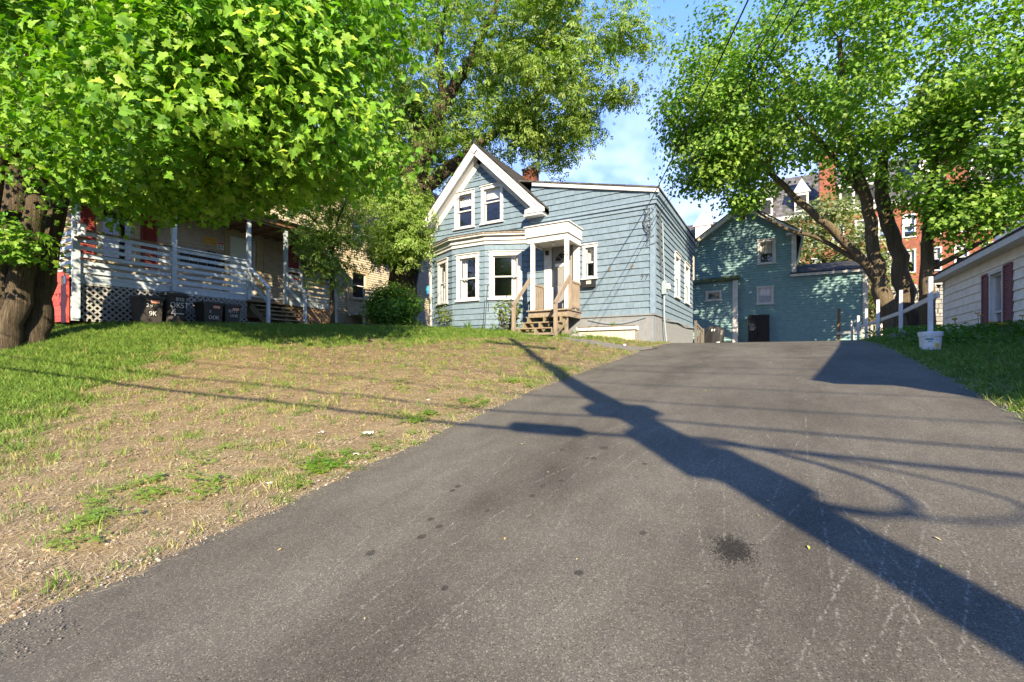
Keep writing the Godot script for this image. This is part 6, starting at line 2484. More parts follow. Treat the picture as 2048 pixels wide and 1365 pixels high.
func border_plants() -> void:
	var green := [Color(0.09, 0.20, 0.025), Color(0.13, 0.26, 0.03), Color(0.16, 0.30, 0.04)]
	shrub("leafy_bush", "large dense green bush at the left corner of the blue house", V(-12.75, gh(-12.75, -12.9), -12.9), V(1.15, 0.85, 0.8), 120, {"seed": 31, "mesh": oval_leaf(), "size": [0.07, 0.13], "per": 90, "spread": 0.20, "colors": green, "gap": -0.6})
	shrub("garden_shrub", "small yellowish shrub below the left bay window of the blue house", V(-10.1, gh(-10.1, -12.7) + 0.02, -12.75), V(0.35, 0.26, 0.3), 10, {"seed": 32, "mesh": oval_leaf(), "size": [0.07, 0.12], "per": 22, "spread": 0.12, "colors": [Color(0.18, 0.22, 0.03), Color(0.12, 0.17, 0.03)], "gap": -0.9, "lift": 2.0, "stems": 3})
	shrub("garden_shrub", "leggy rhododendron left of the wooden front steps", V(-7.35, gh(-7.35, -12.3) + 0.02, -12.35), V(0.55, 0.48, 0.4), 22, {"seed": 33, "mesh": oval_leaf(), "size": [0.09, 0.16], "per": 16, "spread": 0.14, "colors": [Color(0.10, 0.16, 0.03), Color(0.16, 0.20, 0.04), Color(0.20, 0.17, 0.07)], "gap": -0.9, "lift": 1.3, "stems": 6})
	var strap := [Color(0.13, 0.25, 0.05), Color(0.18, 0.30, 0.08), Color(0.10, 0.2, 0.04)]
	var spots := [[-9.0, -12.55, 34, 0.55, "arching daylily clump below the middle bay window"], [-11.3, -12.7, 30, 0.6, "daylily clump between the bush and the bay window"], [-8.5, -12.6, 18, 0.34, "low strap-leaved clump near the right bay window"], [-5.3, -12.9, 14, 0.4, "narrow green clump beside the concrete pier of the steps"], [-9.75, -12.6, 16, 0.35, "short strap-leaved clump under the yellowish shrub"]]
	for k in spots.size():
		var q: Array = spots[k]
		blades("daylily", q[4], "plant", V(q[0], gh(q[0], q[1]), q[1]), q[2], q[3], 0.014, strap, 40 + k)
	blades("weed_plant", "green weed growing from the top of the cream planter", "plant", V(-4.35, 0.93, -13.55), 20, 0.26, 0.012, strap, 50)
	# right-hand border: leafy ground cover and yellow poppies
	var buf := Buf.new()
	var r := RandomNumberGenerator.new()
	r.seed = 61
	for k in 5200:
		var z := r.randf_range(-18.5, -6.0)
		var x := 4.3 - absf(r.randfn()) * 0.55
		if x < 2.5: continue
		if noise.get_noise_2d(x * 3.0, z * 2.0) < -0.25: continue
		var y := gh(x, z) + r.randf() * 0.28 * smoothstep(2.6, 3.6, x)
		buf.push(leaf_basis(V(r.randf_range(-0.6, 0.6), 1, r.randf_range(-0.6, 0.6)).normalized(), r.randf_range(0.06, 0.13), r), V(x, y, z), [Color(0.06, 0.13, 0.03), Color(0.09, 0.17, 0.04), Color(0.12, 0.2, 0.05)][r.randi() % 3] * r.randf_range(0.8, 1.2))
	for k in 2600:     # round the fence posts
		var z := r.randf_range(-16.0, -10.1)
		var x := 2.5 + r.randfn() * 0.3
		if x < 1.85: continue
		var y := gh(x, z) + r.randf() * 0.3
		buf.push(leaf_basis(V(r.randf_range(-0.6, 0.6), 1, r.randf_range(-0.6, 0.6)).normalized(), r.randf_range(0.05, 0.11), r), V(x, y, z), [Color(0.07, 0.15, 0.03), Color(0.1, 0.2, 0.04), Color(0.13, 0.22, 0.05)][r.randi() % 3] * r.randf_range(0.8, 1.2))
	var gc := scatter("ground_cover", oval_leaf(), M.leaf, buf, self)
	gc.set_meta("label", "leafy ground cover along the beige house and the white fence")
	gc.set_meta("category", "ground cover")
	# poppies: stem, petals
	var fl := [[3.35, -12.3, 0.42], [3.5, -12.9, 0.46], [3.2, -13.1, 0.36], [3.25, -9.3, 0.42], [3.05, -10.0, 0.33], [3.55, -11.2, 0.38], [3.15, -11.0, 0.3], [3.5, -14.2, 0.4]]
	var words := ["nearest the second shutter", "in the middle of the border", "lowest by the bucket side", "standing tallest at the front of the border", "beside the tallest one", "before the window", "just left of the window", "farthest along the wall"]
	for k in fl.size():
		var q: Array = fl[k]
		var y := gh(q[0], q[1])
		var h := thing("yellow_poppy", "yellow poppy by the beige house, %s" % words[k], "flower", V(q[0], y, q[1]), "yellow poppies along the beige house")
		var s := MB.new()
		var top := V(q[0] + r.randf_range(-0.06, 0.06), y + q[2], q[1] + r.randf_range(-0.06, 0.06))
		s.use_c = true
		s.col = Color(0.10, 0.18, 0.05)
		s.tube(PackedVector3Array([V(q[0], y - 0.02, q[1]), V(q[0], y, q[1]).lerp(top, 0.5) + V(0.02, 0, 0), top]), rads(3, 0.004), 5)
		part("stem", s, M.leaf, h)
		for i in 5:
			var a := TAU * i / 5.0
			var p := MB.new()
			p.use_c = true
			p.col = Color(0.75, 0.45, 0.01)
			var d := V(cos(a), 0, sin(a))
			var e := V(-sin(a), 0, cos(a))
			p.quad(top, top + d * 0.035 - e * 0.032 + V(0, 0.015, 0), top + d * 0.06 + V(0, 0.03, 0), top + d * 0.035 + e * 0.032 + V(0, 0.012, 0))
			part("petal", p, M.petal, h)
		for i in 3:
			var a := r.randf() * TAU
			var p := MB.new()
			p.use_c = true
			p.col = Color(0.11, 0.18, 0.06)
			var d := V(cos(a), 0, sin(a))
			var e := V(-sin(a), 0, cos(a))
			var b := V(q[0], y, q[1])
			p.quad(b, b + d * 0.1 - e * 0.02 + V(0, 0.1, 0), b + d * 0.2 + V(0, 0.13, 0), b + d * 0.1 + e * 0.02 + V(0, 0.1, 0))
			part("leaf", p, M.leaf, h)

# ---------- lawn ----------
func tuft(n: int, ln: float, wd: float, lean: float, seed_: int) -> ArrayMesh:
	var r := RandomNumberGenerator.new()
	r.seed = seed_
	var mb := MB.new()
	for k in n:
		var a := r.randf() * TAU
		var d := V(cos(a), 0, sin(a))
		var s := V(-sin(a + r.randf()), 0, cos(a + r.randf())) * wd
		var b := V(r.randf_range(-0.05, 0.05), -0.01, r.randf_range(-0.05, 0.05))
		var l := ln * r.randf_range(0.5, 1.15)
		var m := b + d * l * lean * r.randf_range(0.2, 0.5) + V(0, l * 0.6, 0)
		var t := b + d * l * lean * r.randf_range(0.6, 1.2) + V(0, l * r.randf_range(0.75, 1.0), 0)
		mb.quad(b - s, b + s, m + s * 0.8, m - s * 0.8)
		mb.tri(m - s * 0.8, m + s * 0.8, t)
	return mb.mesh()

func weed_mesh(seed_: int) -> ArrayMesh:
	# a low rosette: short stalks that each end in a rounded leaf
	var r := RandomNumberGenerator.new()
	r.seed = seed_
	var mb := MB.new()
	for k in 16:
		var a := r.randf() * TAU
		var d := V(cos(a), 0, sin(a))
		var s := V(-sin(a), 0, cos(a))
		var reach := r.randf_range(0.015, 0.07)
		var l := r.randf_range(0.022, 0.045)
		var c := d * reach + V(0, r.randf_range(0.02, 0.06), 0)
		var o := V(0, 0.004, 0)
		mb.tri(o - s * 0.0015, o + s * 0.0015, c)
		var up := V(0, r.randf_range(-0.004, 0.014), 0)
		mb.quad(c, c + d * l * 0.35 + s * l * 0.42 + up, c + d * l * 0.8 + s * l * 0.25, c + d * l)
		mb.quad(c, c + d * l, c + d * l * 0.8 - s * l * 0.25, c + d * l * 0.35 - s * l * 0.42 + up)
	return mb.mesh()

func straw_mesh(seed_: int) -> ArrayMesh:
	var r := RandomNumberGenerator.new()
	r.seed = seed_
	var mb := MB.new()
	for k in 9:
		var a := r.randf() * TAU
		var d := V(cos(a), 0, sin(a))
		var s := V(-sin(a), 0, cos(a)) * 0.0013
		var b := V(r.randf_range(-0.09, 0.09), r.randf_range(0.0, 0.012), r.randf_range(-0.09, 0.09))
		var e := b + d * r.randf_range(0.02, 0.09) + V(0, r.randf_range(-0.004, 0.02), 0)
		mb.quad(b - s, b + s, e + s, e - s)
	return mb.mesh()

func lawn() -> void:
	var r := RandomNumberGenerator.new()
	r.seed = 71
	var kinds := [tuft(11, 0.075, 0.0032, 0.8, 1), tuft(12, 0.10, 0.0034, 0.9, 2), tuft(9, 0.14, 0.0036, 1.0, 3), tuft(13, 0.06, 0.003, 0.7, 4)]
	var bufs := [Buf.new(), Buf.new(), Buf.new(), Buf.new()]
	var cols := [Color(0.115, 0.20, 0.028), Color(0.15, 0.24, 0.035), Color(0.09, 0.165, 0.024), Color(0.24, 0.26, 0.07), Color(0.32, 0.29, 0.11)]
	var n := 0
	for k in 150000:
		var x := r.randf_range(-17.0, 4.4)
		var z := r.randf_range(1.0, -13.6)
		if x > -2.0 and x < 1.4: continue
		var e := maxf(in_drive(x, z), in_path(x, z))
		if e > 0.02: continue
		if x < -2.0 and z > -1.0 and r.randf() < 0.5: continue
		var l := lush(x, z)
		var dist := sqrt(x * x + z * z)
		# closed turf is dense, the worn bank carries scattered tufts in colonies
		var colony := smoothstep(0.12, 0.42, noise2.get_noise_2d(x * 1.9 + 7.0, z * 1.9)) * smoothstep(-0.2, 0.25, noise.get_noise_2d(x * 6.0, z * 6.0))
		var p := l * (0.95 if dist > 7.0 else 0.85) + (1.0 - l) * (0.95 * colony + 0.11)
		if x < -2.0:
			p += 0.35 * smoothstep(-0.28, -0.06, e) * smoothstep(0.0, 0.4, noise.get_noise_2d(x * 3.0 + 60.0, z * 3.0)) 
		if r.randf() > p: continue
		var s := r.randf_range(0.7, 1.25) * (1.0 if l > 0.5 else 0.68)
		var dry := r.randf() < 0.5 * (1.0 - l) + 0.05
		var c: Color = cols[3 + r.randi() % 2] if dry else cols[r.randi() % 3]
		if x > 1.4:
			c = c * 0.95
			s *= 0.8
		bufs[r.randi() % 4].push(Basis(Vector3.UP, r.randf() * TAU).scaled(V(s, s * r.randf_range(0.7, 1.2), s)), V(x, ground_y(x, z), z), c * r.randf_range(0.8, 1.2))
		n += 1
	for k in 4:
		var o := scatter("grass", kinds[k], M.grass, bufs[k], self)
		o.set_meta("label", ["short green lawn grass on the bank and terrace", "medium lawn grass on the bank and terrace", "longer grass tufts on the bank and terrace", "fine low grass on the bank and terrace"][k])
		o.set_meta("category", "grass")
	# dead thatch on the worn bank
	var sb := [Buf.new(), Buf.new()]
	for k in 90000:
		var x := r.randf_range(-11.0, -2.3)
		var z := r.randf_range(0.8, -13.0)
		if maxf(in_drive(x, z), in_path(x, z)) > 0.05: continue
		if r.randf() < lush(x, z) * 0.8: continue
		var g := [Color(0.46, 0.36, 0.22), Color(0.36, 0.26, 0.155), Color(0.25, 0.175, 0.105), Color(0.52, 0.43, 0.27)]
		sb[k % 2].push(Basis(Vector3.UP, r.randf() * TAU).scaled(Vector3.ONE * r.randf_range(0.4, 0.95)), V(x, ground_y(x, z) + 0.004, z), g[r.randi() % 4] * r.randf_range(0.75, 1.15))
	for k in 2:
		var o := scatter("dead_grass", straw_mesh(80 + k), M.litter, sb[k], self)
		o.set_meta("label", ["dry straw lying over the worn bank", "dead grass stems lying over the worn bank"][k])
		o.set_meta("category", "dead grass")
	# stones and grit along the paving edges
	var st := MB.new()
	for i in 6:
		for j in 5:
			var a0 := TAU * i / 6.0
			var a1 := TAU * (i + 1) / 6.0
			var b0 := PI * j / 5.0 - PI / 2
			var b1 := PI * (j + 1) / 5.0 - PI / 2
			st.quad(sph(a0, b0), sph(a0, b1), sph(a1, b1), sph(a1, b0))
	var gb := Buf.new()
	for k in 4200:
		var z := r.randf_range(1.0, -14.0)
		var left := r.randf() < 0.6
		var x := drive_left(z) - absf(r.randfn()) * 0.12 + 0.03 if left else drive_right(z) + absf(r.randfn()) * 0.10 - 0.03
		var s := r.randf_range(0.002, 0.007) * (1.6 if r.randf() < 0.08 else 1.0)
		var c := Color(0.27, 0.24, 0.20) * r.randf_range(0.6, 1.25)
		if not left and r.randf() < 0.35: c = Color(0.45, 0.44, 0.42)
		gb.push(Basis(V(r.randf_range(-1, 1), r.randf_range(-1, 1), r.randf_range(-1, 1)).normalized(), r.randf() * TAU).scaled(V(s, s * 0.7, s)), V(x, ground_y(x, z) + s * 0.3 + 0.012, z), c)
	for k in 1800:     # the crumbled corner by the street
		var z := r.randf_range(-0.75, 0.6)
		var x := drive_left(z) - r.randf_range(-0.35, 0.45)
		var s := r.randf_range(0.0015, 0.0042) * (1.7 if r.randf() < 0.06 else 1.0)
		gb.push(Basis(V(r.randf_range(-1, 1), r.randf_range(-1, 1), r.randf_range(-1, 1)).normalized(), r.randf() * TAU).scaled(V(s, s * 0.7, s)), V(x, gh(x, z) + 0.018, z), Color(0.15, 0.135, 0.115) * r.randf_range(0.5, 1.5))
	var gr := scatter("gravel", st.mesh(), M.litter, gb, self)
	gr.set_meta("label", "grit and small stones along the driveway edges")
	gr.set_meta("category", "gravel")
	# clods of dry soil and brown leaf flakes on the worn bank
	var cb := Buf.new()
	var kb := Buf.new()
	for k in 42000:
		var x := r.randf_range(-9.5, -2.5)
		var z := r.randf_range(0.6, -11.5)
		if in_drive(x, z) > -0.02 or in_path(x, z) > 0.0: continue
		if r.randf() < lush(x, z) * 0.9: continue
		if noise.get_noise_2d(x * 2.5 + 5.0, z * 2.5) < r.randf_range(-0.5, 0.3): continue
		var sp := Basis(V(r.randf_range(-1, 1), r.randf_range(-1, 1), r.randf_range(-1, 1)).normalized(), r.randf() * TAU)
		if k % 2 == 0:
			var s := r.randf_range(0.004, 0.013)
			cb.push(sp.scaled(V(s, s * 0.6, s)), V(x, ground_y(x, z) + s * 0.2, z), [Color(0.30, 0.235, 0.15), Color(0.22, 0.165, 0.10), Color(0.36, 0.29, 0.19)][r.randi() % 3] * r.randf_range(0.7, 1.1))
		else:
			kb.push(leaf_basis(V(r.randf_range(-0.7, 0.7), 1, r.randf_range(-0.7, 0.7)).normalized(), r.randf_range(0.012, 0.034), r), V(x, ground_y(x, z) + 0.008, z), [Color(0.24, 0.14, 0.07), Color(0.34, 0.23, 0.12), Color(0.18, 0.12, 0.07), Color(0.30, 0.23, 0.12)][r.randi() % 4] * r.randf_range(0.7, 1.1))
	var co := scatter("soil_clods", st.mesh(), M.litter, cb, self)
	co.set_meta("label", "dry soil clods on the worn bank")
	co.set_meta("category", "soil")
	var ko := scatter("leaf_litter", oval_leaf(), M.litter, kb, self)
	ko.set_meta("label", "brown leaf flakes on the worn bank")
	ko.set_meta("category", "leaf litter")
	# a few fallen leaves and bud scales on the paving
	var fb := Buf.new()
	for k in 90:
		var z := r.randf_range(-0.8, -11.0)
		var x := r.randf_range(-2.5, 1.5)
		fb.push(leaf_basis(V(r.randf_range(-0.3, 0.3), 1, r.randf_range(-0.3, 0.3)).normalized(), r.randf_range(0.012, 0.035), r), V(x, gh(x, z) + 0.02, z), [Color(0.30, 0.34, 0.06), Color(0.34, 0.22, 0.08), Color(0.20, 0.27, 0.05), Color(0.42, 0.33, 0.16)][r.randi() % 4])
	var fo := scatter("fallen_leaves", oval_leaf(), M.litter, fb, self)
	fo.set_meta("label", "few small fallen leaves scattered on the driveway")
	fo.set_meta("category", "fallen leaves")
	# broad-leaved weeds along the paving and on the bank
	var wm := [weed_mesh(91), weed_mesh(92), weed_mesh(93)]
	var patches := [[520, 3.05, -2.62, "dark clover patch at the driveway edge"], ]
	var spots := [[-3.02, -2.35, 1.0, 9, "dark green clover patch at the edge of the asphalt"], [-2.98, -2.95, 0.8, 5, "pale weed rosette just up the driveway from the dark clover"], [-3.25, -3.7, 0.9, 6, "weed patch at the asphalt edge halfway up the bank"], [-3.1, -4.3, 0.8, 6, "leafy weed patch where the pole shadow leaves the bank"], [-3.5, -1.8, 0.9, 4, "pale weed rosette lowest on the bank beside the asphalt"], [-3.9, -1.55, 1.0, 4, "pale weed rosette among straw at the foot of the bank"], [-3.7, -1.25, 0.9, 3, "small pale weed at the foot of the bank"], [-4.15, -2.1, 0.7, 3, "weed sprig in the bare middle of the bank"], [-3.05, -5.6, 1.0, 5, "weed patch beside the splayed shadow end on the bank"], [-2.95, -6.9, 0.9, 5, "weed patch at the upper asphalt edge"], [-4.4, -4.6, 0.8, 4, "weed cluster under the wire shadow on the bank"], [-3.4, -1.0, 0.8, 3, "weed sprig by the crumbled asphalt corner"]]
	for k in spots.size():
		var q: Array = spots[k]
		var h := thing("weed_plant", q[4], "weed", V(q[0], ground_y(q[0], q[1]), q[1]), "weeds on the bank")
		for i in q[3] * 3:
			var x: float = q[0] + r.randfn() * 0.13
			var z: float = q[1] + r.randfn() * 0.16
			var m: StandardMaterial3D = leaf_tone([lin(0.06, 0.15, 0.03), lin(0.10, 0.20, 0.04), lin(0.17, 0.25, 0.09), lin(0.13, 0.22, 0.06)][(k + i) % 2 if k in [0, 2, 3] else 2 + (i % 2)])
			piece("rosette", wm[i % 3], m, h, Transform3D(Basis(Vector3.UP, r.randf() * TAU).scaled(Vector3.ONE * q[2] * r.randf_range(0.7, 1.1)), V(x, ground_y(x, z) + 0.005, z)))
	# scraps of paper
	var sc := [[-3.32, -3.05, 0.045, "crumpled white paper scrap in the grass tuft on the bank"], [-3.75, -2.85, 0.025, "small white scrap beside the crumpled paper on the bank"], [-3.0, -2.62, 0.025, "white scrap lying in the dark clover"], [-3.12, -1.95, 0.02, "tiny white scrap in the straw by the asphalt"], [-3.6, -4.2, 0.02, "tiny white scrap higher on the bank"], [-3.25, -10.9, 0.06, "white litter beside the path near the blue house corner"]]
	for q in sc:
		var b := MB.new()
		var y := ground_y(q[0], q[1]) + 0.02
		var pts := []
		for i in 5:
			for j in 4:
				pts.append(V(q[0] + (i - 2) * q[2] * 0.5 + r.randf_range(-0.3, 0.3) * q[2], y + r.randf_range(0, 0.7) * q[2], q[1] + (j - 1.5) * q[2] * 0.5 + r.randf_range(-0.2, 0.2) * q[2]))
		for i in 4:
			for j in 3:
				b.quad(pts[i * 4 + j], pts[i * 4 + j + 1], pts[i * 4 + j + 5], pts[i * 4 + j + 4])
		solo("paper_scrap", q[3], "litter", b, M.paper, "litter on the bank")

var tones := {}
func leaf_tone(c: Color) -> StandardMaterial3D:
	if not tones.has(c):
		var m: StandardMaterial3D = M.leaf.duplicate()
		m.vertex_color_use_as_albedo = false
		m.resource_name = "weed_tone"
		m.albedo_color = c
		tones[c] = m
	return tones[c]

func sph(a: float, b: float) -> Vector3:
	return V(cos(a) * cos(b), sin(b), sin(a) * cos(b))

# ---------- bins, fence, planter, hooks ----------
func bins() -> void:
	var specs := [
		[-6.0, 0.60, 0.74, "grey black wheeled bin with a red sticker at the left end of the bins", [["29", 0.10, 0.52, -0.05], ["9K", 0.12, 0.30, 0.02]], true, 0.0],
		[-6.66, 0.66, 0.92, "tallest round black bin with large white lettering before the lattice", [["810", 0.10, 0.72, 0.02], ["OKST", 0.15, 0.55, 0.0], ["4", 0.2, 0.34, -0.14]], false, 0.0],
		[-7.62, 0.60, 0.66, "black wheeled bin with a red sticker right of the tallest bin", [["X", 0.08, 0.40, -0.1], ["OOK", 0.11, 0.22, 0.0]], true, 0.0],
		[-8.22, 0.52, 0.62, "small black bin with white numbers at the right end of the bins", [["8111", 0.10, 0.44, 0.0], ["OOK", 0.09, 0.30, 0.03]], true, 0.0]]
	for s in specs:
		var x := -15.35
		var y := gh(x, s[0]) + 0.03
		var h := thing("trash_bin", s[3], "trash bin", V(x, y, s[0]), "bins in front of the porch lattice")
		var T := Transform3D(Basis(V(0, 0, -1), V(0, 1, 0), V(1, 0, 0)), V(x, y, s[0]))   # u along the row, w towards the lawn
		var w: float = s[1]
		var t: float = s[2]
		if s[5]:
			var b := MB.new()
			b.xf = T
			var b0 := w * 0.40
			var b1 := w * 0.47
			for k in 1:
				var lo := [V(-b0, 0, -b0), V(b0, 0, -b0), V(b0, 0, b0), V(-b0, 0, b0)]
				var hi := [V(-b1, t, -b1), V(b1, t, -b1), V(b1, t, b1), V(-b1, t, b1)]
				for i in 4:
					var j := (i + 1) % 4
					b.quad(lo[j], lo[i], hi[i], hi[j])
				b.quad(lo[0], lo[1], lo[2], lo[3])
			b.box(V(-b1 - 0.02, t - 0.05, -b1 - 0.02), V(b1 + 0.02, t - 0.01, b1 + 0.02))
			part("body", b, M.black_plastic, h)
			b = MB.new()
			b.xf = T
			b.box(V(-b1 - 0.03, t, -b1 - 0.03), V(b1 + 0.03, t + 0.035, b1 + 0.04))
			b.box(V(-b1 * 0.8, t + 0.035, -b1 * 0.8), V(b1 * 0.8, t + 0.06, b1 * 0.8))
			part("lid", b, M.grey_plastic, h)
			b = MB.new()
			b.xf = T
			b.box(V(-0.02, t - 0.15, b1 + 0.012), V(0.18, t - 0.07, b1 + 0.016))
			part("sticker", b, M.sticker, h)
		else:
			var b := MB.new()
			b.xf = T
			b.lathe(PackedVector2Array([Vector2(0, 0), Vector2(w * 0.38, 0), Vector2(w * 0.40, 0.1), Vector2(w * 0.46, t - 0.12), Vector2(w * 0.46, t - 0.1), Vector2(w * 0.52, t - 0.1), Vector2(w * 0.52, t - 0.05)]), 20)
			part("body", b, M.black_plastic, h)
			b = MB.new()
			b.xf = T
			b.lathe(PackedVector2Array([Vector2(w * 0.53, t - 0.05), Vector2(w * 0.54, t - 0.02), Vector2(w * 0.4, t + 0.03), Vector2(0.1, t + 0.05), Vector2(0, t + 0.05)]), 20)
			part("lid", b, M.grey_plastic, h)
			b = MB.new()
			b.xf = T
			b.box(V(-0.12, 0.30, w * 0.43), V(0.14, 0.32, w * 0.45))
			part("handle_bar", b, M.chalk, h)
		var front := w * (0.455 if s[5] else 0.465)
		for q in s[4]:
			lettering(h, "lettering", q[0], q[1], T * Transform3D(Basis(Vector3.RIGHT, 0.0), V(q[3], q[2], front + 0.012)), M.chalk, 0.01)
		for k in [-1, 1]:
			var b := MB.new()
			b.xf = T * Transform3D(Basis(Vector3.BACK, PI / 2), V(k * w * 0.34 + 0.02, 0.1, -w * 0.42))
			b.lathe(PackedVector2Array([Vector2(0, 0), Vector2(0.1, 0), Vector2(0.1, 0.04), Vector2(0, 0.04)]), 12)
			if s[5]: part("wheel", b, M.black_metal, h)
	var tb := MB.new()
	var bx := -14.95
	var bz := -8.75
	var by := gh(bx, bz) + 0.02
	tb.xf = Transform3D(Basis(V(0.96, 0, 0.28), V(0.05, 1, 0), V(-0.28, 0, 0.96)).orthonormalized(), V(bx, by, bz))
	tb.box(V(-0.2, 0, -0.15), V(0.2, 0.012, 0.15))
	for q in [[-0.2, -0.19, -0.15, 0.15], [0.19, 0.2, -0.15, 0.15]]:
		tb.box(V(q[0], 0.012, q[2]), V(q[1], 0.11, q[3]))
	for q in [[-0.15, -0.14], [0.14, 0.15]]:
		tb.box(V(-0.19, 0.012, q[0]), V(0.19, 0.11, q[1]))
	solo("plastic_tub", "pale blue plastic tub on the grass beside the porch stairs", "tub", tb, M.tub_blue)

func yard_things() -> void:
	# planter with a white top board and cream tiled front, along the blue house
	var y := gh(-4.6, -13.3)
	var h := thing("planter_box", "low planter with white top board and cream tiles along the blue house", "planter", V(-4.6, y, -13.4))
	var b := MB.new()
	b.box(V(-5.44, 0.86, -13.72), V(-3.62, 0.89, -13.30))
	b.box(V(-5.44, 0.89, -13.34), V(-3.62, 0.97, -13.30))
	b.box(V(-3.66, 0.89, -13.72), V(-3.62, 0.97, -13.34))
	part("top_board", b, M.white, h)
	b = MB.new()
	b.box(V(-5.38, 0.97, -13.36), V(-3.6, 0.985, -13.27))
	part("edge_strip", b, M.old_wood, h)
	b = MB.new()
	b.box(V(-5.4, 0.40, -13.72), V(-3.66, 0.86, -13.40))
	part("core", b, M.stone, h)
	for k in 12:
		b = MB.new()
		b.box(V(-5.40 + k * 0.146, 0.56, -13.40), V(-5.40 + k * 0.146 + 0.138, 0.855, -13.365))
		part("tile", b, M.tile_cream, h)
	# shepherd's hooks
	for q in [[-10.85, -12.75, 1.9, "tall black garden hook before the left bay window", 0.0], [-8.35, -12.55, 1.45, "leaning black garden hook before the right bay window", 0.12]]:
		var gy := gh(q[0], q[1])
		var pts := PackedVector3Array([V(q[0], gy - 0.1, q[1]), V(q[0] + q[4] * 0.5, gy + q[2] * 0.5, q[1]), V(q[0] + q[4], gy + q[2], q[1])])
		for i in 7:
			var a := PI * (1.0 - i / 6.0)
			pts.append(V(q[0] + q[4] + 0.08 + 0.08 * cos(a), gy + q[2] + 0.09 * sin(a), q[1]))
		pts.append(V(q[0] + q[4] + 0.16, gy + q[2] - 0.28, q[1]))
		b = MB.new()
		b.tube(pts, rads(pts.size(), 0.011), 6)
		solo("garden_hook", q[3], "garden hook", b, M.black_metal, "garden hooks before the bay window")
	# stone beside the path
	b = MB.new()
	for i in 12:
		for j in 8:
			var a0 := TAU * i / 12.0
			var a1 := TAU * (i + 1) / 12.0
			var c0 := PI * j / 8.0 - PI / 2
			var c1 := PI * (j + 1) / 8.0 - PI / 2
			var f := func(a: float, c: float) -> Vector3:
				var p := sph(a, c)
				p *= 1.0 + 0.35 * noise.get_noise_3d(p.x * 60.0, p.y * 60.0, p.z * 60.0)
				return V(-5.0 + p.x * 0.28, gh(-5.0, -12.3) + 0.04 + p.y * 0.10, -12.3 + p.z * 0.18)
			b.quad(f.call(a0, c0), f.call(a0, c1), f.call(a1, c1), f.call(a1, c0))
	solo("flat_stone", "flat grey stone beside the path at the front steps", "stone", b, M.stone)
	# something blue hung behind the bush
	b = MB.new()
	b.xf = Transform3D(Basis(), V(-12.05, 2.55, -14.3))
	b.lathe(PackedVector2Array([Vector2(0, 0), Vector2(0.2, 0.02), Vector2(0.24, 0.18), Vector2(0.2, 0.34), Vector2(0.1, 0.38), Vector2(0, 0.38)]), 16)
	b.box(V(-0.02, -1.5, -0.02), V(0.02, 0.02, 0.02))
	solo("blue_feeder", "bright blue plastic feeder on a stake behind the bush", "feeder", b, M.plastic_blue)

	# white post-and-rail fence beside the driveway; its first post stands in a bucket
	h = thing("rail_fence", "white post and rail fence running up to the maple", "fence", V(2.2, 0.3, -14))
	var posts := [[2.07, -9.65, 0.20, 1.30, 0.034], [2.28, -12.9, 0.30, 1.49, 0.037], [2.31, -15.8, 0.36, 1.60, 0.045], [2.37, -18.2, 0.36, 1.58, 0.045], [2.37, -19.9, 0.38, 1.50, 0.045], [2.38, -21.6, 0.36, 1.48, 0.045]]
	for q in posts:
		slats(h, "post", M.white, [[V(q[0], q[2], q[1]), V(q[0], q[3], q[1]), q[4] * 2, q[4] * 1.6]])
	for i in 5:
		var p: Array = posts[i]
		var q: Array = posts[i + 1]
		slats(h, "rail", M.white, [[V(p[0] + 0.07, 1.0 + 0.03 * i, p[1] + (0.12 if i == 0 else 0.0)), V(q[0] + 0.07, 1.03 + 0.03 * i, q[1]), 0.03, 0.085]])
	for i in 5:
		var p: Array = posts[i]
		var q: Array = posts[i + 1]
		if i > 0: slats(h, "bottom_rail", M.white, [[V(p[0] + 0.07, 0.56, p[1]), V(q[0] + 0.07, 0.56, q[1]), 0.04, 0.1]])
	for i in [1, 2, 3]:
		var p: Array = posts[i]
		b = MB.new()
		b.box(V(p[0] - 0.16, gh(p[0], p[1]) - 0.1, p[1] - 0.16), V(p[0] + 0.16, gh(p[0], p[1]) + 0.14, p[1] + 0.16))
		part("block", b, M.stone, h)
	# picket fence across the end
	h = thing("picket_fence", "low white picket fence between the teal house and the maple trunk", "fence", V(3, 0.4, -23))
	for k in 17:
		var x := 2.5 + k * 0.135
		b = MB.new()
		var z := -22.6 + 0.08 * k
		var gy := gh(x, z)
		b.prism(PackedVector2Array([Vector2(x, gy + 0.05), Vector2(x + 0.07, gy + 0.05), Vector2(x + 0.07, gy + 0.80), Vector2(x + 0.035, gy + 0.86), Vector2(x, gy + 0.80)]), z, z + 0.02)
		part("picket", b, M.white, h)
	slats(h, "rail", M.white, [[V(2.45, 0.72, -22.62), V(4.75, 0.82, -21.3), 0.03, 0.07], [V(2.45, 1.02, -22.62), V(4.75, 1.12, -21.3), 0.03, 0.07]])
	# brown post and white board in front of the teal wing
	h = thing("wooden_post", "weathered brown post with a short white board before the teal wing", "post", V(2.2, 0.3, -23.6))
	slats(h, "post", M.raw_wood, [[V(2.14, 0.25, -23.6), V(2.16, 2.1, -23.6), 0.12, 0.1]])
	slats(h, "board", M.white, [[V(2.08, 1.06, -23.5), V(2.75, 1.1, -23.1), 0.03, 0.11]])
	# bucket
	var bx := 2.07
	var bz := -9.65
	var by := gh(bx, bz) + 0.02
	h = thing("paint_bucket", "white plastic bucket with teal and amber print holding the first fence post", "bucket", V(bx, by, bz))
	b = MB.new()
	b.xf = Transform3D(Basis(), V(bx, by, bz))
	b.lathe(PackedVector2Array([Vector2(0, 0), Vector2(0.125, 0), Vector2(0.143, 0.26)]), 24)
	part("body", b, M.plastic_white, h)
	b = MB.new()
	b.xf = Transform3D(Basis(), V(bx, by, bz))
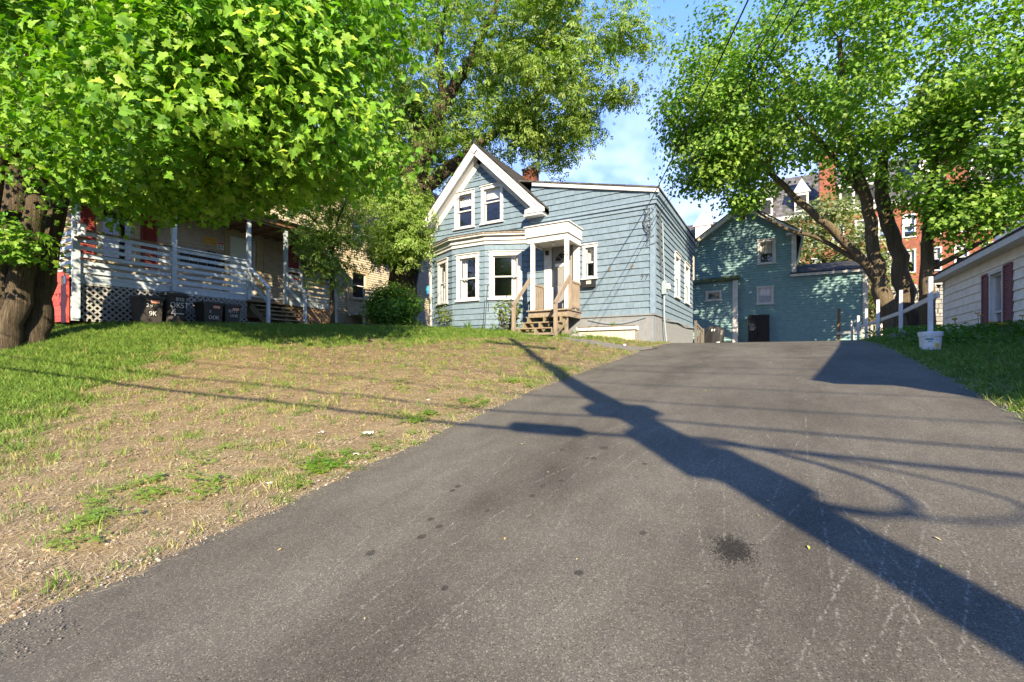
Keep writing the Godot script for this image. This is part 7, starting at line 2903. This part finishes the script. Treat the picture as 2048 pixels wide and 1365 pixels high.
	b.lathe(PackedVector2Array([Vector2(0.143, 0.22), Vector2(0.152, 0.22), Vector2(0.156, 0.285), Vector2(0.15, 0.29), Vector2(0.05, 0.285), Vector2(0, 0.285)]), 24)
	part("rim", b, M.plastic_white, h)
	for q in [[2.35, 3.05, 0.16, 0.185, M.print_teal], [2.5, 2.85, 0.13, 0.142, M.print_teal], [1.75, 2.2, 0.04, 0.11, M.print_amber]]:
		b = MB.new()
		b.xf = Transform3D(Basis(), V(bx, by, bz))
		for i in 6:
			var a0: float = lerpf(q[0], q[1], i / 6.0) - 0.85
			var a1: float = lerpf(q[0], q[1], (i + 1) / 6.0) - 0.85
			var r0: float = 0.1255 + 0.018 * q[2] / 0.26 + 0.0015
			var r1: float = 0.1255 + 0.018 * q[3] / 0.26 + 0.0015
			b.quad(V(cos(a1) * r0, q[2], sin(a1) * r0), V(cos(a0) * r0, q[2], sin(a0) * r0), V(cos(a0) * r1, q[3], sin(a0) * r1), V(cos(a1) * r1, q[3], sin(a1) * r1))
		part("print", b, q[4], h)

# ---------- utility pole behind the camera; its shadow and its wires are in the picture ----------
func wire_line(a: Vector3, b: Vector3, sag: float, r: float) -> MB:
	var mb := MB.new()
	var pts := PackedVector3Array()
	for i in 33:
		var t := i / 32.0
		pts.append(a.lerp(b, t) + V(0, -sag * 4.0 * t * (1.0 - t), 0))
	mb.tube(pts, rads(33, r), 5)
	return mb

func utility_pole() -> void:
	var px := 4.4
	var pz := 2.3
	var gy := gh(px, pz)
	var h := thing("utility_pole", "wooden utility pole whose shadow falls across the driveway", "utility pole", V(px, gy, pz))
	var b := MB.new()
	b.tube(PackedVector3Array([V(px, gy - 0.3, pz), V(px, 3.0, pz), V(px, 8.2, pz)]), PackedFloat32Array([0.14, 0.12, 0.09]), 12)
	part("post", b, M.pole_wood, h)
	b = MB.new()
	b.box(V(px - 0.9, 7.3, pz - 0.06), V(px + 0.9, 7.42, pz + 0.06))
	part("crossarm", b, M.pole_wood, h)
	b = MB.new()
	b.box(V(px - 0.27, 2.75, pz - 0.2), V(px - 0.08, 3.4, pz + 0.08))
	part("terminal_box", b, M.wire_grey, h)
	b = MB.new()
	b.box(V(px + 0.08, 2.6, pz - 0.16), V(px + 0.24, 3.1, pz + 0.08))
	b.box(V(px - 0.3, 3.75, pz - 0.2), V(px + 0.28, 4.0, pz + 0.12))
	part("bracket", b, M.metal_grey, h)
	b = MB.new()
	b.tube(PackedVector3Array([V(px + 0.12, gy, pz - 0.08), V(px + 0.12, 3.0, pz - 0.08), V(px + 0.11, 6.0, pz - 0.08)]), rads(3, 0.04), 6)
	part("riser", b, M.wire_grey, h)
	# coils of spare cable hung on the strand
	for q in [[0.40, 2.95, 0.46, 0.40, 0.026], [0.66, 2.92, 0.72, 0.34, 0.015]]:
		b = MB.new()
		var pts := PackedVector3Array()
		for i in 33:
			var a := TAU * i / 32.0
			pts.append(V(px + q[0] + cos(a) * q[2], q[1] + sin(a) * q[3], pz + 0.05 * sin(a * 2.0)))
		b.tube(pts, rads(33, q[4]), 6)
		part("cable_coil", b, M.wire, h)
	# span wires along the street
	var spans := [[3.30, 0.028, "lowest thick telephone cable on the pole"], [3.72, 0.018, "second telephone cable up the pole"], [4.30, 0.012, "thin cable at the middle of the pole"], [5.07, 0.010, "thin wire above the middle of the pole"], [5.95, 0.010, "lower of the two wires below the crossarm"], [6.4, 0.010, "upper of the two wires below the crossarm"], [7.45, 0.010, "power line on the crossarm"]]
	for s in spans:
		var y: float = s[0]
		var mb := wire_line(V(-34, y + 0.4, pz), V(px, y, pz), 0.7, s[1])
		var mb2 := wire_line(V(px, y, pz), V(40, y + 0.4, pz), 0.7, s[1])
		mb.v.append_array(mb2.v)
		mb.n.append_array(mb2.n)
		solo("span_wire", s[2], "wire", mb, M.wire, "wires along the street")
	b = MB.new()
	b.tube(PackedVector3Array([V(2.9, 3.27, pz), V(2.96, 3.26, pz), V(3.6, 3.27, pz), V(3.68, 3.27, pz)]), PackedFloat32Array([0.04, 0.10, 0.10, 0.04]), 12)
	solo("splice_case", "black splice case on the lowest cable beside the pole", "splice case", b, M.wire)
	# service drops to the blue house
	var drops := [[V(px, 7.5, pz), V(-3.28, 4.62, -13.72), 0.35, 0.013, "thick twisted service cable to the corner of the blue house"], [V(px - 0.2, 5.6, pz), V(-3.12, 4.5, -14.2), 0.3, 0.008, "upper thin telephone drop to the blue house corner"], [V(px, 5.2, pz), V(-3.12, 4.42, -14.3), 0.3, 0.008, "lower thin telephone drop to the blue house corner"]]
	for d in drops:
		solo("service_wire", d[4], "wire", wire_line(d[0], d[1], d[2], d[3]), M.wire, "service drops to the blue house")
	# tangle at the corner of the house
	b = MB.new()
	var r := RandomNumberGenerator.new()
	r.seed = 77
	for k in 6:
		var pts := PackedVector3Array()
		var y := 4.5 - 0.1 * k
		for i in 10:
			var t := i / 9.0
			pts.append(V(-3.42 + 0.22 * t + 0.08 * sin(t * 9.0 + k), y - 0.25 * sin(t * PI) - 0.12 * k * t, -13.68 + 0.05 * sin(t * 7 + k)))
		b.tube(pts, rads(10, 0.009), 5)
	for k in 3:
		b.tube(PackedVector3Array([V(-3.10, 4.4, -14.05 - 0.1 * k), V(-3.12, 3.4, -14.1 - 0.12 * k), V(-3.12, 2.4, -14.6)]), rads(3, 0.010), 5)
	solo("wire_bundle", "tangle of service wires on the corner of the blue house", "wires", b, M.wire_dark)

func _ready() -> void:
	rng.seed = 4
	noise.seed = 3
	noise.frequency = 1.0
	noise.fractal_octaves = 3
	noise2.seed = 17
	noise2.frequency = 0.5
	noise2.fractal_octaves = 3
	setup_view()
	setup_materials()
	setup_heights()
	build_ground()
	build_driveway()
	blue_house()
	tan_house()
	teal_house()
	beige_house()
	far_buildings()
	trees()
	street_trees()
	bins()
	yard_things()
	utility_pole()
	border_plants()
	lawn()
